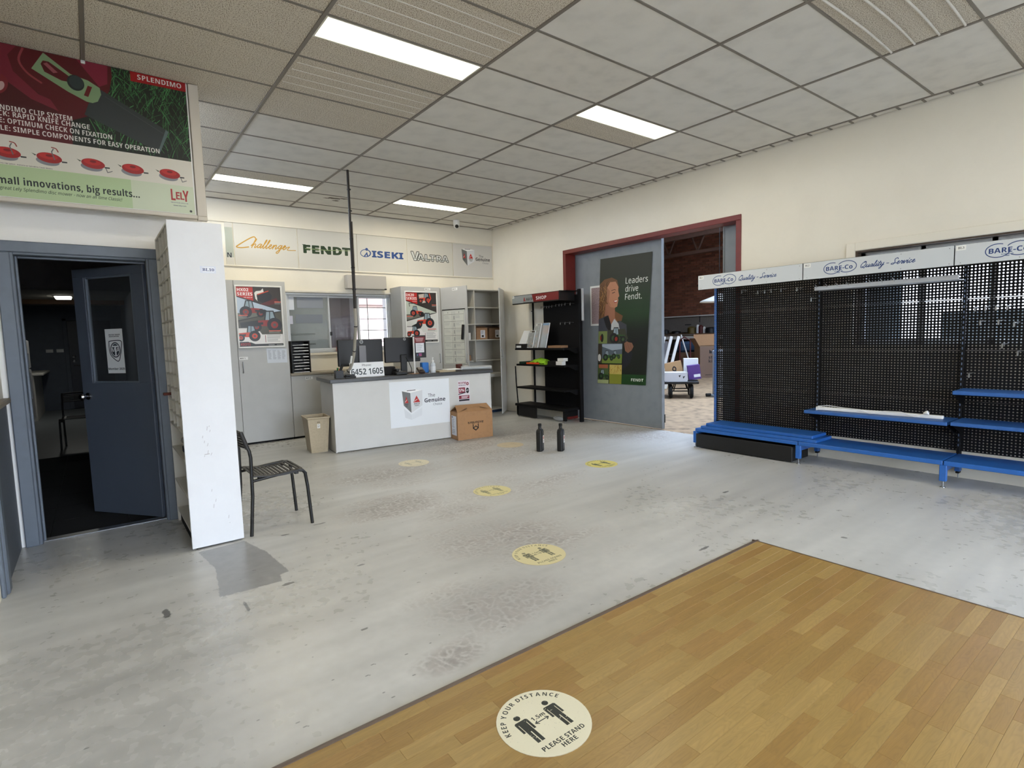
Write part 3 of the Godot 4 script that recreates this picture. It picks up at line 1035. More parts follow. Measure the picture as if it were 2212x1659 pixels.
func build_office_door() -> void:
	var d := structure("door_1", "grey blue office door standing open with a tall glass panel", "door", null, null)
	var f := MB.new()
	# casing on the showroom side and the lining of the opening
	f.cbox(-1.785, -1.705, 0, 2.09, -1.085, -1.045, 0.006).cbox(-0.905, -0.825, 0, 2.09, -1.085, -1.045, 0.006).cbox(-1.785, -0.825, 2.09, 2.168, -1.085, -1.045, 0.006)
	f.cbox(-1.735, -1.690, 0, 2.105, -1.22, -1.06, 0.004).cbox(-0.92, -0.875, 0, 2.105, -1.22, -1.06, 0.004).cbox(-1.69, -0.92, 2.075, 2.125, -1.22, -1.06, 0.004)
	f.cbox(-1.69, -1.675, 0, 2.075, -1.17, -1.14, 0.003).cbox(-1.675, -0.92, 2.06, 2.075, -1.17, -1.14, 0.003)
	part(d, "door_frame", f, mats.greyblue)
	part(d, "threshold", MB.new().cbox(-1.69, -0.92, 0.0, 0.006, -1.2, -1.12, 0.002), mats.steel)
	# leaf swung into the office; local x runs from the hinge to the lock
	var x := Transform3D(Basis(Vector3(-0.587, 0, -0.81), Vector3.UP, Vector3(0.81, 0, -0.587)), Vector3(-0.925, 0.008, -1.165))
	var leaf := MB.new()
	var P := func(x0, x1, y0, y1): leaf.obox(x * Transform3D(Basis(), Vector3((x0 + x1) / 2, (y0 + y1) / 2, 0.0)), Vector3(x1 - x0, y1 - y0, 0.04), 0.003)
	P.call(0.0, 0.765, 0.0, 1.11)
	P.call(0.0, 0.765, 1.985, 2.055)
	P.call(0.0, 0.13, 1.11, 1.985)
	P.call(0.64, 0.765, 1.11, 1.985)
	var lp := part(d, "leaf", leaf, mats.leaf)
	var bead := MB.new()
	for q in [[0.13, 0.145, 1.11, 1.985], [0.625, 0.64, 1.11, 1.985], [0.145, 0.625, 1.11, 1.125], [0.145, 0.625, 1.97, 1.985]]:
		bead.obox(x * Transform3D(Basis(), Vector3((q[0] + q[1]) / 2, (q[2] + q[3]) / 2, 0.0)), Vector3(q[1] - q[0], q[3] - q[2], 0.03), 0.003)
	part(lp, "glazing_bead", bead, mats.greyblue)
	part(lp, "pane", MB.new().obox(x * Transform3D(Basis(), Vector3(0.385, 1.5475, 0.0)), Vector3(0.48, 0.845, 0.005), 0.0), glass(0.2, Color(0.3, 0.32, 0.34)))
	var kn := MB.new()
	for s in [-1.0, 1.0]:
		var kx := x * Transform3D(Basis(Vector3.RIGHT, s * PI / 2), Vector3(0.70, 1.0, 0.02 * s))
		kn.lathe(kx, [[0.0, 0.0], [0.032, 0.0], [0.03, 0.008], [0.012, 0.012], [0.012, 0.035], [0.026, 0.042], [0.028, 0.06], [0.02, 0.072], [0.0, 0.074]], 16)
	part(lp, "door_knob", kn, mats.chrome)
	# member sticker on the glass
	var cv := Cv.new(160, 360, Color(0.9, 0.91, 0.92))
	var navy := Color(0.05, 0.08, 0.16)
	cv.text("MOTOR TRADES", 34, 52, 10, navy)
	cv.text("ASSOCIATION", 34, 66, 10, navy)
	cv.curve([Vector2(30, 100), Vector2(80, 94), Vector2(142, 100), Vector2(140, 150), Vector2(128, 210), Vector2(104, 262), Vector2(60, 236), Vector2(34, 200), Vector2(28, 150), Vector2(30, 100)], 6, navy)
	cv.ell(84, 170, 46, 62, navy)
	cv.ell(84, 170, 39, 54, Color(0.9, 0.91, 0.92))
	cv.ell(84, 170, 34, 48, navy)
	cv.text("M", 48, 186, 34, Color(0.9, 0.91, 0.92))
	cv.text("A", 92, 186, 34, Color(0.9, 0.91, 0.92))
	cv.rect(52, 136, 66, 12, Color(0.9, 0.91, 0.92))
	cv.rect(78, 136, 14, 86, Color(0.9, 0.91, 0.92))
	cv.text("Member 2025", 80, 332, 17, navy, "bold", 1)
	var zz := -0.0045
	var mb := MB.new()
	var Q := func(a, y): return x * Vector3(a, y, zz)
	# seen from the showroom the hinge is to the side of larger x
	mb.print_quad(Q.call(0.475, 1.19), Q.call(0.285, 1.19), Q.call(0.285, 1.555), Q.call(0.475, 1.555))
	single("membership_sticker", "white membership sticker with a shield emblem on the office door glass", "sticker", mb, printed(cv))


func build_rear_window() -> void:
	var w := structure("window_1", "white aluminium sliding window in the rear wall", "window", null, null)
	var f := MB.new()
	var zf := ZB - 0.10
	f.cbox(1.07, 2.79, 1.235, 1.275, ZB - 0.13, ZB - 0.03).cbox(1.07, 2.79, 2.13, 2.165, ZB - 0.13, ZB - 0.03).cbox(1.07, 1.10, 1.275, 2.13, ZB - 0.13, ZB - 0.03).cbox(2.76, 2.79, 1.275, 2.13, ZB - 0.13, ZB - 0.03)
	part(w, "window_frame", f, mats.alu)
	part(w, "window_sill", MB.new().cbox(1.03, 2.83, 1.2, 1.235, ZB - 0.14, ZB + 0.03, 0.006), mats.wall)
	part(w, "head_trim", MB.new().cbox(1.0, 2.80, 2.165, 2.195, ZB, ZB + 0.02, 0.004), mats.tile_b)
	for q in [[1.10, 1.75, zf + 0.02], [1.72, 2.24, zf - 0.02], [2.21, 2.76, zf + 0.02]]:
		var s := MB.new()
		s.cbox(q[0], q[0] + 0.03, 1.275, 2.13, q[2] - 0.012, q[2] + 0.012).cbox(q[1] - 0.03, q[1], 1.275, 2.13, q[2] - 0.012, q[2] + 0.012)
		s.cbox(q[0] + 0.03, q[1] - 0.03, 1.275, 1.305, q[2] - 0.012, q[2] + 0.012).cbox(q[0] + 0.03, q[1] - 0.03, 2.10, 2.13, q[2] - 0.012, q[2] + 0.012)
		var sp := part(w, "sash", s, mats.alu)
		part(sp, "pane", MB.new().box(q[0] + 0.03, q[1] - 0.03, 1.305, 2.10, q[2] - 0.002, q[2] + 0.002), mats.glass if q[0] != 1.72 else glass(0.35, Color(0.42, 0.38, 0.42)))
	part(w, "latch", MB.new().cbox(1.735, 1.765, 1.50, 1.56, zf + 0.03, zf + 0.055), mats.black)
	for k in 4:
		part(w, "security_bar", MB.new().cbox(2.24, 2.75, 1.38 + k * 0.19, 1.392 + k * 0.19, ZB - 0.185, ZB - 0.175, 0.002), mats.black)
	part(w, "security_bar", MB.new().cbox(2.42, 2.432, 1.275, 2.13, ZB - 0.185, ZB - 0.175, 0.002), mats.black)
	# sheets taped to the glass
	var tints := [Color(0.84, 0.86, 0.9), Color(0.56, 0.58, 0.62), Color(0.8, 0.8, 0.86), Color(0.5, 0.52, 0.56)]
	var labels := ["white sheet taped high on the rear window by the cabinet", "large grey sheet taped high on the rear window", "small white sheet taped low on the rear window", "grey sheet taped low on the rear window"]
	var rects := [[1.08, 1.205, 1.905, 2.145], [1.25, 1.65, 1.935, 2.125], [1.09, 1.175, 1.69, 1.815], [1.22, 1.63, 1.70, 1.835]]
	for i in 4:
		var r: Array = rects[i]
		single("taped_sheet", labels[i], "paper", MB.new().box(r[0], r[1], r[2], r[3], ZB - 0.074, ZB - 0.073), paint(tints[i], 0.8))


func build_side_window() -> void:
	var w := structure("window_2", "long window behind the pegboard shelving", "window", null, null)
	var t := MB.new()
	t.cbox(XR - 0.022, XR, 1.14, 2.25, 1.672, 1.755, 0.006).cbox(XR - 0.022, XR, 2.165, 2.25, 1.755, 4.65, 0.006).cbox(XR - 0.022, XR, 1.14, 1.22, 1.755, 4.65, 0.006).cbox(XR - 0.022, XR, 1.22, 2.165, 4.55, 4.65, 0.006)
	part(w, "casing", t, mats.wall)
	var brown := mottled(Color(0.36, 0.30, 0.25), mats.tile.albedo_texture, 0.4, 0.6)
	part(w, "reveal_lining", MB.new().box(XR, 5.12, 2.150, 2.165, 1.755, 4.55).box(XR, 5.12, 1.22, 2.15, 1.755, 1.77), brown)
	var f := MB.new()
	for z in [1.77, 2.28, 2.80, 3.40, 4.0]:
		f.cbox(5.02, 5.07, 1.22, 2.15, z, z + 0.045, 0.003)
	f.cbox(5.02, 5.07, 1.22, 1.262, 1.77, 4.55, 0.003).cbox(5.02, 5.07, 2.11, 2.15, 1.77, 4.55, 0.003).cbox(5.02, 5.07, 1.22, 2.15, 4.5, 4.55, 0.003)
	part(w, "window_frame", f, mats.alu)
	for z in [1.815, 2.325, 2.845, 3.445, 4.045]:
		part(w, "pane", MB.new().box(5.043, 5.047, 1.262, 2.11, z, minf(z + 0.555, 4.5)), mats.glass)


func build_sliding_doors() -> void:
	# red steel frame lining the opening
	var f := MB.new()
	f.cbox(4.905, 5.125, 0, 2.705, -2.575, -2.51, 0.004).cbox(4.905, 5.125, 0, 2.705, 0.455, 0.52, 0.004).cbox(4.905, 5.125, 2.705, 2.77, -2.575, 0.52, 0.004)
	structure("trim_3", "dark red steel frame around the workshop sliding doors", "door frame", f, mats.red_frame)
	var d := structure("door_2", "grey sliding workshop door leaf carrying the tall green banner", "door", MB.new().cbox(5.14, 5.185, 0.012, 2.74, -2.75, -0.80, 0.004), mats.slide)
	part(d, "edge_strip", MB.new().cbox(5.132, 5.193, 0.012, 2.74, -0.822, -0.796, 0.003), mats.slide)
	part(d, "recessed_pull", MB.new().cbox(5.180, 5.20, 0.10, 0.22, -0.803, -0.788, 0.003), mats.black)
	d = structure("door_3", "grey sliding workshop door leaf pushed open behind the wall", "door", MB.new().cbox(5.14, 5.185, 0.012, 2.74, 0.15, 2.1, 0.004), mats.slide)
	part(d, "edge_strip", MB.new().cbox(5.132, 5.193, 0.012, 2.74, 0.148, 0.172, 0.003), mats.slide)
	# banner taped to the leaf, hanging a little askew
	var cv := banner_print()
	var mb := MB.new()
	var x := 5.132
	# slight sag of the sheet: rows of quads
	var rows := 6
	var tl := Vector2(-1.952, 2.568)
	var tr := Vector2(-0.946, 2.55)
	var bl := Vector2(-2.052, 0.615)
	var br := Vector2(-1.085, 0.628)
	for i in rows:
		for side in [0]:
			var u0 := float(i) / rows
			var u1 := float(i + 1) / rows
			var off := func(u: float): return x - 0.006 * sin(PI * u) - 0.002
			var l0 := tl.lerp(bl, u0)
			var l1 := tl.lerp(bl, u1)
			var r0 := tr.lerp(br, u0)
			var r1 := tr.lerp(br, u1)
			var a := Vector3(off.call(u1), l1.y, l1.x)
			var b := Vector3(off.call(u1), r1.y, r1.x)
			var c := Vector3(off.call(u0), r0.y, r0.x)
			var e := Vector3(off.call(u0), l0.y, l0.x)
			var nn := Vector3.LEFT
			mb.v.append_array([a, c, b, a, e, c])
			mb.n.append_array([nn, nn, nn, nn, nn, nn])
			mb.t.append_array([Vector2(0, u1), Vector2(1, u0), Vector2(1, u1), Vector2(0, u1), Vector2(0, u0), Vector2(1, u0)])
	single("advertising_banner", "tall dark green banner with a woman and tractors on the sliding door", "banner", mb, printed(cv, 0.5))
	var pt := thing("door_notice", "pinkish notice in a clear holder beside the green banner", "notice", Vector3(5.13, 1.54, -2.09))
	part(pt, "holder", MB.new().cbox(5.128, 5.138, 1.535, 2.165, -2.185, -1.965, 0.002), mats.white)
	part(pt, "sheet", MB.new().box(5.126, 5.128, 1.565, 2.135, -2.155, -1.97), mottled(Color(0.66, 0.58, 0.60), mats.speck, 0.4, 0.6))


func banner_print() -> Cv:
	var W := 520
	var H := 1010
	var cv := Cv.new(W, H, Color(0.07, 0.10, 0.06))
	var P := func(a: Array): return a.map(func(q): return Vector2(q[0] * W, q[1] * H))
	# dark foliage tones above, green glow of ink in the middle, dark below
	for i in 60:
		var t := i / 59.0
		var c := Color(0.13, 0.15, 0.10).lerp(Color(0.10, 0.22, 0.09), smoothstep(0.1, 0.42, t)).lerp(Color(0.05, 0.08, 0.05), smoothstep(0.42, 0.6, t))
		cv.rect(0, t * H, W, H / 59.0 + 1, c)
	cv.rect(W * 0.5, H * 0.92, W * 0.5, H * 0.08, Color(0.08, 0.24, 0.09))
	# hair
	var hair := Color(0.42, 0.28, 0.15)
	cv.poly(P.call([[0.0, 0.2], [0.1, 0.165], [0.25, 0.155], [0.36, 0.18], [0.4, 0.24], [0.3, 0.3], [0.34, 0.42], [0.5, 0.46], [0.48, 0.5], [0.2, 0.5], [0.0, 0.48]]), hair)
	var r := RandomNumberGenerator.new()
	r.seed = 9
	for i in 46:
		var x := r.randf_range(0.0, 0.22)
		var y := r.randf_range(0.18, 0.4)
		cv.curve(P.call([[x, y], [x + r.randf_range(-0.05, 0.05), y + 0.02], [x + r.randf_range(-0.03, 0.06), y + 0.05], [x + r.randf_range(-0.04, 0.04), y + 0.08]]), 4, [Color(0.62, 0.46, 0.26), Color(0.50, 0.34, 0.18), Color(0.30, 0.19, 0.10)][i % 3])
	# neck, face in profile looking to the side of the lettering
	var skin := Color(0.72, 0.50, 0.38)
	cv.poly(P.call([[0.14, 0.36], [0.33, 0.36], [0.34, 0.47], [0.42, 0.52], [0.2, 0.54], [0.12, 0.45]]), Color(0.60, 0.40, 0.30))
	cv.poly(P.call([[0.16, 0.23], [0.22, 0.19], [0.33, 0.19], [0.385, 0.23], [0.39, 0.265], [0.415, 0.305], [0.39, 0.318], [0.40, 0.335], [0.39, 0.355], [0.38, 0.385], [0.33, 0.395], [0.24, 0.385], [0.16, 0.34]]), skin)
	cv.poly(P.call([[0.16, 0.23], [0.22, 0.26], [0.2, 0.34], [0.26, 0.385], [0.16, 0.34]]), Color(0.62, 0.42, 0.31))
	cv.line(P.call([[0.25, 0.258], [0.31, 0.25], [0.335, 0.255]]), 4, Color(0.25, 0.15, 0.10))
	cv.line(P.call([[0.27, 0.277], [0.32, 0.272]]), 5, Color(0.15, 0.10, 0.08))
	cv.poly(P.call([[0.295, 0.338], [0.39, 0.332], [0.37, 0.352], [0.325, 0.356]]), Color(0.62, 0.26, 0.24))
	cv.poly(P.call([[0.31, 0.34], [0.38, 0.336], [0.365, 0.347], [0.33, 0.348]]), Color(0.95, 0.93, 0.9))
	# jacket and shirt
	cv.poly(P.call([[0.0, 0.48], [0.18, 0.45], [0.26, 0.53], [0.45, 0.5], [0.58, 0.53], [0.60, 0.66], [0.0, 0.7]]), Color(0.24, 0.25, 0.28))
	cv.poly(P.call([[0.26, 0.53], [0.33, 0.48], [0.42, 0.52], [0.46, 0.6], [0.28, 0.62]]), Color(0.72, 0.73, 0.74))
	cv.poly(P.call([[0.1, 0.47], [0.2, 0.45], [0.27, 0.53], [0.26, 0.6], [0.16, 0.54]]), Color(0.07, 0.07, 0.09))
	# picture tiles with tractors
	cv.rect(0, H * 0.575, W * 0.19, H * 0.1, Color(0.46, 0.52, 0.30))
	cv.poly(P.call([[0.2, 0.57], [0.55, 0.56], [0.62, 0.64], [0.5, 0.67], [0.2, 0.675]]), Color(0.22, 0.23, 0.18))
	cv.tractor(W * 0.38, H * 0.668, 118, Color(0.20, 0.34, 0.16))
	cv.ell(W * 0.38, H * 0.64, 30, 34, Color(0.08, 0.08, 0.08))
	cv.ell(W * 0.38, H * 0.64, 15, 18, Color(0.55, 0.16, 0.12))
	cv.ell(W * 0.08, H * 0.63, 16, 34, Color(0.10, 0.10, 0.10))
	cv.ell(W * 0.05, H * 0.63, 8, 20, Color(0.55, 0.16, 0.12))
	cv.rect(W * 0.085, H * 0.675, W * 0.425, H * 0.16, Color(0.33, 0.38, 0.42))
	cv.poly(P.call([[0.085, 0.68], [0.51, 0.68], [0.51, 0.72], [0.3, 0.73], [0.085, 0.7]]), Color(0.60, 0.65, 0.70))
	cv.poly(P.call([[0.085, 0.80], [0.3, 0.765], [0.51, 0.76], [0.51, 0.835], [0.085, 0.835]]), Color(0.42, 0.50, 0.20))
	cv.tractor(W * 0.2, H * 0.81, 78, Color(0.18, 0.36, 0.15))
	cv.tractor(W * 0.37, H * 0.795, 62, Color(0.18, 0.36, 0.15))
	cv.rect(0, H * 0.68, W * 0.08, H * 0.155, Color(0.25, 0.22, 0.18))
	cv.ell(W * 0.03, H * 0.79, 18, 30, Color(0.8, 0.8, 0.78))
	cv.rect(0, H * 0.845, W * 0.24, H * 0.155, Color(0.28, 0.36, 0.20))
	cv.rect(W * 0.02, H * 0.845, W * 0.2, H * 0.03, Color(0.62, 0.36, 0.24))
	cv.tractor(W * 0.11, H * 0.965, 80, Color(0.14, 0.32, 0.12))
	cv.rect(0, H * 0.97, W * 0.24, H * 0.03, Color(0.62, 0.66, 0.48))
	cv.rect(W * 0.255, H * 0.845, W * 0.26, H * 0.155, Color(0.50, 0.52, 0.18))
	cv.rect(W * 0.255, H * 0.845, W * 0.26, H * 0.075, Color(0.74, 0.66, 0.36))
	for i in 26:
		var x := W * r.randf_range(0.26, 0.5)
		var y := H * r.randf_range(0.86, 0.92)
		cv.line([Vector2(x, y), Vector2(x + r.randf_range(-14, 14), y - r.randf_range(8, 24))], 3, Color(0.58, 0.44, 0.14))
	# hand with a phone, sleeve
	cv.poly(P.call([[0.53, 0.76], [0.68, 0.72], [0.72, 0.76], [0.68, 0.83], [0.58, 0.87], [0.52, 0.88]]), Color(0.09, 0.10, 0.14))
	cv.poly(P.call([[0.66, 0.665], [0.72, 0.645], [0.85, 0.64], [0.8, 0.66], [0.72, 0.69]]), Color(0.05, 0.05, 0.06))
	cv.poly(P.call([[0.545, 0.675], [0.60, 0.66], [0.64, 0.668], [0.70, 0.672], [0.735, 0.70], [0.70, 0.73], [0.63, 0.752], [0.57, 0.735]]), Color(0.52, 0.36, 0.28))
	for i in 3:
		cv.line(P.call([[0.56 + i * 0.05, 0.675], [0.61 + i * 0.045, 0.725]]), 3, Color(0.45, 0.29, 0.22))
	var white := Color(0.90, 0.91, 0.88)
	cv.fit("Leaders", W * 0.53, W * 0.945, H * 0.215, 46, white, "sans")
	cv.fit("drive", W * 0.53, W * 0.775, H * 0.277, 46, white, "sans")
	cv.fit("Fendt.", W * 0.53, W * 0.85, H * 0.338, 46, white, "sans")
	cv.text("FENDT", W * 0.83, H * 0.972, 22, white, "bold", 1, 1.35)
	return cv


# ---------------------------------------------------------------- outside the windows

func build_outside() -> void:
	structure("ground", "pale asphalt yard outside", "ground", MB.new().box(-40, 60, -0.4, -0.2, -60, 60), mats.asphalt)
	# lean-to behind the rear window, dim, open to the yard on one side
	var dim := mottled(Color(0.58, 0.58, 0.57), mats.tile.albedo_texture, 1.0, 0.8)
	var b := MB.new()
	b.box(0.2, 3.0, -0.2, 3.0, -7.7, -7.5).box(0.0, 0.2, -0.2, 3.0, -7.7, -4.75).box(0.0, 4.2, 3.0, 3.1, -7.7, -4.75).box(0.0, 4.2, -0.2, 0.0, -7.7, -4.75).box(3.0, 3.1, -0.2, 3.0, -7.7, -7.0)
	structure("wall_lean_to", "dim store room seen through the rear window", "wall", b, dim)
	var order := ["lowest", "second lowest", "third from the bottom", "middle", "third from the top", "second from the top", "topmost"]
	for k in 7:
		var q := 0.35 + k * 0.2
		single("store_shelf", order[k] + " dark shelf board in the dim store room beyond the rear window", "shelf", MB.new().cbox(0.4, 2.3, q, q + 0.03, -7.48, -7.1), mats.black, "shelves in the store room")
	# a house across the yard
	var h := thing("house", "pale red brick house across the yard seen through the rear window", "house", Vector3(12, -0.2, -26))
	part(h, "wall", MB.new().box(7, 22, -0.2, 3.4, -32, -26), mottled(Color(0.80, 0.68, 0.63), mats.tile.albedo_texture, 1.0, 0.9))
	part(h, "roof", MB.new().prism(Transform3D(Basis(Vector3(0, 0, -1), Vector3.UP, Vector3(1, 0, 0)), Vector3(6.6, 3.4, -29)), PackedVector2Array([Vector2(-3.5, 0), Vector2(3.5, 0), Vector2(0, 2.2)]), 0, 15.8), mottled(Color(0.44, 0.30, 0.26), mats.tile.albedo_texture, 1.0, 0.9))
	for x in [8.5, 12.5, 17.0]:
		var w := part(h, "window_frame", MB.new().box(x, x + 1.8, 0.8, 2.3, -26.02, -25.95), mats.white)
		part(w, "pane", MB.new().box(x + 0.1, x + 1.7, 0.9, 2.2, -25.96, -25.94), mats.black)
	single("added_fence", "dark added fence that dims the low view through the side window", "fence", MB.new().box(8.0, 8.08, -0.2, 1.56, 1.7, 14), paint(Color(0.10, 0.11, 0.10), 0.8))  # added to darken what shows through the lower pegboard holes


# ---------------------------------------------------------------- pegboard shelving along the wall

func peg_panel(cols: int, rows: int, pitch: float, r: float) -> ArrayMesh:
	# one cell: a square sheet with an eight-sided hole
	var h := pitch / 2
	var corner := [Vector2(-h, -h), Vector2(h, -h), Vector2(h, h), Vector2(-h, h)]
	var oct := []
	for k in 8:
		var a := -PI * 0.75 + PI / 8 + k * PI / 4 - PI / 4
		oct.append(Vector2(cos(a), sin(a)) * r)
	var cell := PackedVector3Array()
	for i in 4:
		for q in [[corner[i], corner[(i + 1) % 4], oct[(2 * i + 2) % 8], oct[(2 * i + 1) % 8]], [corner[i], oct[(2 * i + 1) % 8], oct[2 * i]]]:
			for k in range(1, q.size() - 1):
				cell.append_array([Vector3(0, q[0].y, q[0].x), Vector3(0, q[k + 1].y, q[k + 1].x), Vector3(0, q[k].y, q[k].x)])
	var all := PackedVector3Array()
	all.resize(cell.size() * cols * rows)
	var at := 0
	for j in rows:
		for i in cols:
			var o := Vector3(0, (j + 0.5) * pitch, (i + 0.5) * pitch)
			for p in cell:
				all[at] = p + o
				at += 1
	var nn := PackedVector3Array()
	nn.resize(all.size())
	nn.fill(Vector3.LEFT)
	# folded edges give the sheet its depth
	var mb := MB.new()
	var w := cols * pitch
	var hh := rows * pitch
	mb.box(0.0, 0.014, 0.0, 0.0015, 0, w).box(0.0, 0.014, hh - 0.0015, hh, 0, w).box(0.0, 0.014, 0, hh, 0, 0.0015).box(0.0, 0.014, 0, hh, w - 0.0015, w)
	all.append_array(mb.v)
	nn.append_array(mb.n)
	var a := []
	a.resize(Mesh.ARRAY_MAX)
	a[Mesh.ARRAY_VERTEX] = all
	a[Mesh.ARRAY_NORMAL] = nn
	var m := ArrayMesh.new()
	m.add_surface_from_arrays(Mesh.PRIMITIVE_TRIANGLES, a)
	return m


func fascia_print() -> Cv:
	var cv := Cv.new(1000, 136, Color(0.78, 0.795, 0.80))
	var navy := Color(0.10, 0.20, 0.42)
	# two linked ovals round the name
	for q in [[222, 66, 62, 44, 0.15, 5.1], [330, 62, 68, 44, -2.6, 2.2]]:
		var p := []
		for k in 25:
			var a: float = lerpf(q[4], q[5], k / 24.0)
			p.append(Vector2(q[0] + cos(a) * q[2], q[1] + sin(a) * q[3]))
		cv.line(p, 5, navy)
	cv.text("BARE-Co", 274, 82, 32, navy, "bold", 1, 1.12)
	cv.text("ESTABLISHED", 270, 96, 7, navy, "bold", 1)
	cv.text("1969", 270, 107, 7, navy, "bold", 1)
	cv.pen("Quality - Service", 420, 84, 23, 4.5, navy, 0.4)
	for x in [30, 330, 690, 975]:
		cv.ell(x, 16, 3, 3, Color(0.5, 0.5, 0.5))
		cv.ell(x, 122, 3, 3, Color(0.5, 0.5, 0.5))
	return cv


func build_gondolas() -> void:
	var panel := peg_panel(46, 17, 0.02655, 0.0063)
	var face := printed(fascia_print(), 0.4)
	var tops := ["black pegboard shelving bay beside the workshop door with a black drawer beneath", "black pegboard shelving bay with a white hook rail and light tube on its shelf", "black pegboard shelving bay with two blue shelves in front of the window"]
	var X := 4.86
	for k in 3:
		var z0 := 0.222 + k * 1.222
		var z1 := z0 + 1.222
		var t := thing("pegboard_bay", tops[k], "display shelving", Vector3(4.62, 0, (z0 + z1) / 2), "pegboard bays along the window wall")
		for j in 4:
			var o := part(t, "pegboard_panel", panel, mats.gondola)
			o.position = Vector3(X, 0.257 + j * 0.455, z0) - t.position
		# slotted uprights
		var ends := [z0] if k < 2 else [z0, z1]
		for ze in ends:
			var u := part(t, "upright", MB.new().cbox(X - 0.012, X + 0.045, 0.05, 2.06, ze - 0.014, ze + 0.014, 0.003), mats.gondola if k > 0 else mats.blue_old)
			var slots := MB.new()
			for s in 38:
				var y := 0.30 + s * 0.046
				slots.box(X - 0.0135, X - 0.0115, y, y + 0.022, ze - 0.004, ze + 0.004)
				if k == 0:
					slots.box(X + 0.0, X + 0.02, y, y + 0.022, ze - 0.0155, ze - 0.0135)
			var so := part(u, "slot_row", slots, paint(Color(0.36, 0.42, 0.52), 0.5))
			so.set_meta("kind", "stuff")
			part(t, "foot_rod", MB.new().tube([Vector3(X + 0.02, 0.004, ze), Vector3(X + 0.02, 0.06, ze)], 0.006, 8), mats.steel)
			part(t, "rear_leg", MB.new().cbox(X - 0.02, X + 0.045, 0.07, 0.2, ze - 0.02, ze + 0.02, 0.004), mats.blue)
			var leg := part(t, "leg", MB.new().cbox(4.428, 4.462, 0.055, 0.196, ze - 0.026, ze + 0.026, 0.004), mats.blue)
			part(leg, "levelling_foot", MB.new().lathe(Transform3D(Basis(), Vector3(4.445, 0.0, ze)), [[0.0, 0.0], [0.022, 0.0], [0.02, 0.006], [0.006, 0.009], [0.006, 0.056]], 12), mats.steel)
			part(t, "base_bracket", MB.new().cbox(4.46, X - 0.02, 0.135, 0.19, ze - 0.012, ze + 0.012, 0.003), mats.blue)
		part(t, "base_shelf", MB.new().cbox(4.425, 4.845, 0.196, 0.235, z0 + 0.004, z1 - 0.004, 0.004), mats.blue)
		# canopy with its printed fascia
		var zz := 0.018 if k == 0 else 0.0
		var can := part(t, "canopy", MB.new().cbox(4.432, 4.45, 1.885, 2.052, z0 + 0.022 + zz, z1 + 0.018, 0.002), mats.gondola)
		var mb := MB.new()
		mb.print_quad(Vector3(4.4305, 1.887, z0 + 0.024 + zz), Vector3(4.4305, 1.887, z1 + 0.016), Vector3(4.4305, 2.05, z1 + 0.016), Vector3(4.4305, 2.05, z0 + 0.024 + zz))
		part(can, "fascia_print", mb, face)
		for ze in [z0 + 0.03, z1 - 0.03]:
			part(t, "canopy_arm", MB.new().cbox(4.45, X, 1.93, 1.955, ze - 0.012, ze + 0.012, 0.003), mats.gondola)
		var cv := Cv.new(96, 56, Color(0.9, 0.9, 0.88))
		cv.text("BL%d" % (k + 1), 48, 40, 24, Color(0.12, 0.12, 0.12), "serifbold", 1)
		mb = MB.new()
		mb.print_quad(Vector3(4.429, 2.005, z0 + 0.03 + zz), Vector3(4.429, 2.005, z0 + 0.095 + zz), Vector3(4.429, 2.045, z0 + 0.095 + zz), Vector3(4.429, 2.045, z0 + 0.03 + zz))
		part(can, "bay_label", mb, printed(cv))
		# shelves on brackets
		for y in [[], [0.527], [0.532, 0.80]][k]:
			var sh := part(t, "shelf", MB.new().cbox(4.50 if y < 0.7 else 4.52, 4.84, y, y + 0.032, z0 + 0.02, z1 - 0.004, 0.004), mats.blue_old)
			for ze in [z0 + 0.03, z1 - 0.02]:
				part(sh, "bracket", MB.new().prism(Transform3D(Basis(), Vector3(0, y, ze)), PackedVector2Array([Vector2(4.53, 0.0), Vector2(4.845, 0.0), Vector2(4.845, -0.11), Vector2(4.80, -0.11)]), -0.003, 0.003), mats.gondola)
	# drawer under the first bay
	var d := thing("steel_drawer", "black steel drawer with a round lock under the blue base shelf", "drawer", Vector3(4.62, 0.0, 0.82))
	var body := MB.new()
	body.box(4.44, 4.80, 0.012, 0.022, 0.255, 1.38).box(4.44, 4.80, 0.022, 0.165, 0.255, 0.262).box(4.44, 4.80, 0.022, 0.165, 1.373, 1.38).box(4.79, 4.80, 0.022, 0.165, 0.262, 1.373)
	part(d, "body", body, mats.black)
	part(d, "front", MB.new().cbox(4.415, 4.44, 0.012, 0.172, 0.245, 1.392, 0.003), mats.black)
	part(d, "lock", MB.new().lathe(Transform3D(Basis(Vector3.FORWARD, -PI / 2), Vector3(4.415, 0.145, 0.80)), [[0.0, 0.012], [0.008, 0.012], [0.011, 0.008], [0.011, 0.0]].map(func(q): return [q[0], -q[1]]), 12), mats.chrome)
	for z in [0.30, 1.30]:
		part(d, "runner", MB.new().cbox(4.47, 4.70, 0.0, 0.012, z, z + 0.03, 0.002), mats.steel)
	# loose shelf trays stacked on the base
	var shelf_at := [[4.445, 4.805, 0.2362, 0.29, 1.615], [4.485, 4.80, 0.2685, 0.335, 1.56]]
	var names := ["loose blue shelf tray, lower of two stacked over the drawer", "loose blue shelf tray, upper of two stacked over the drawer"]
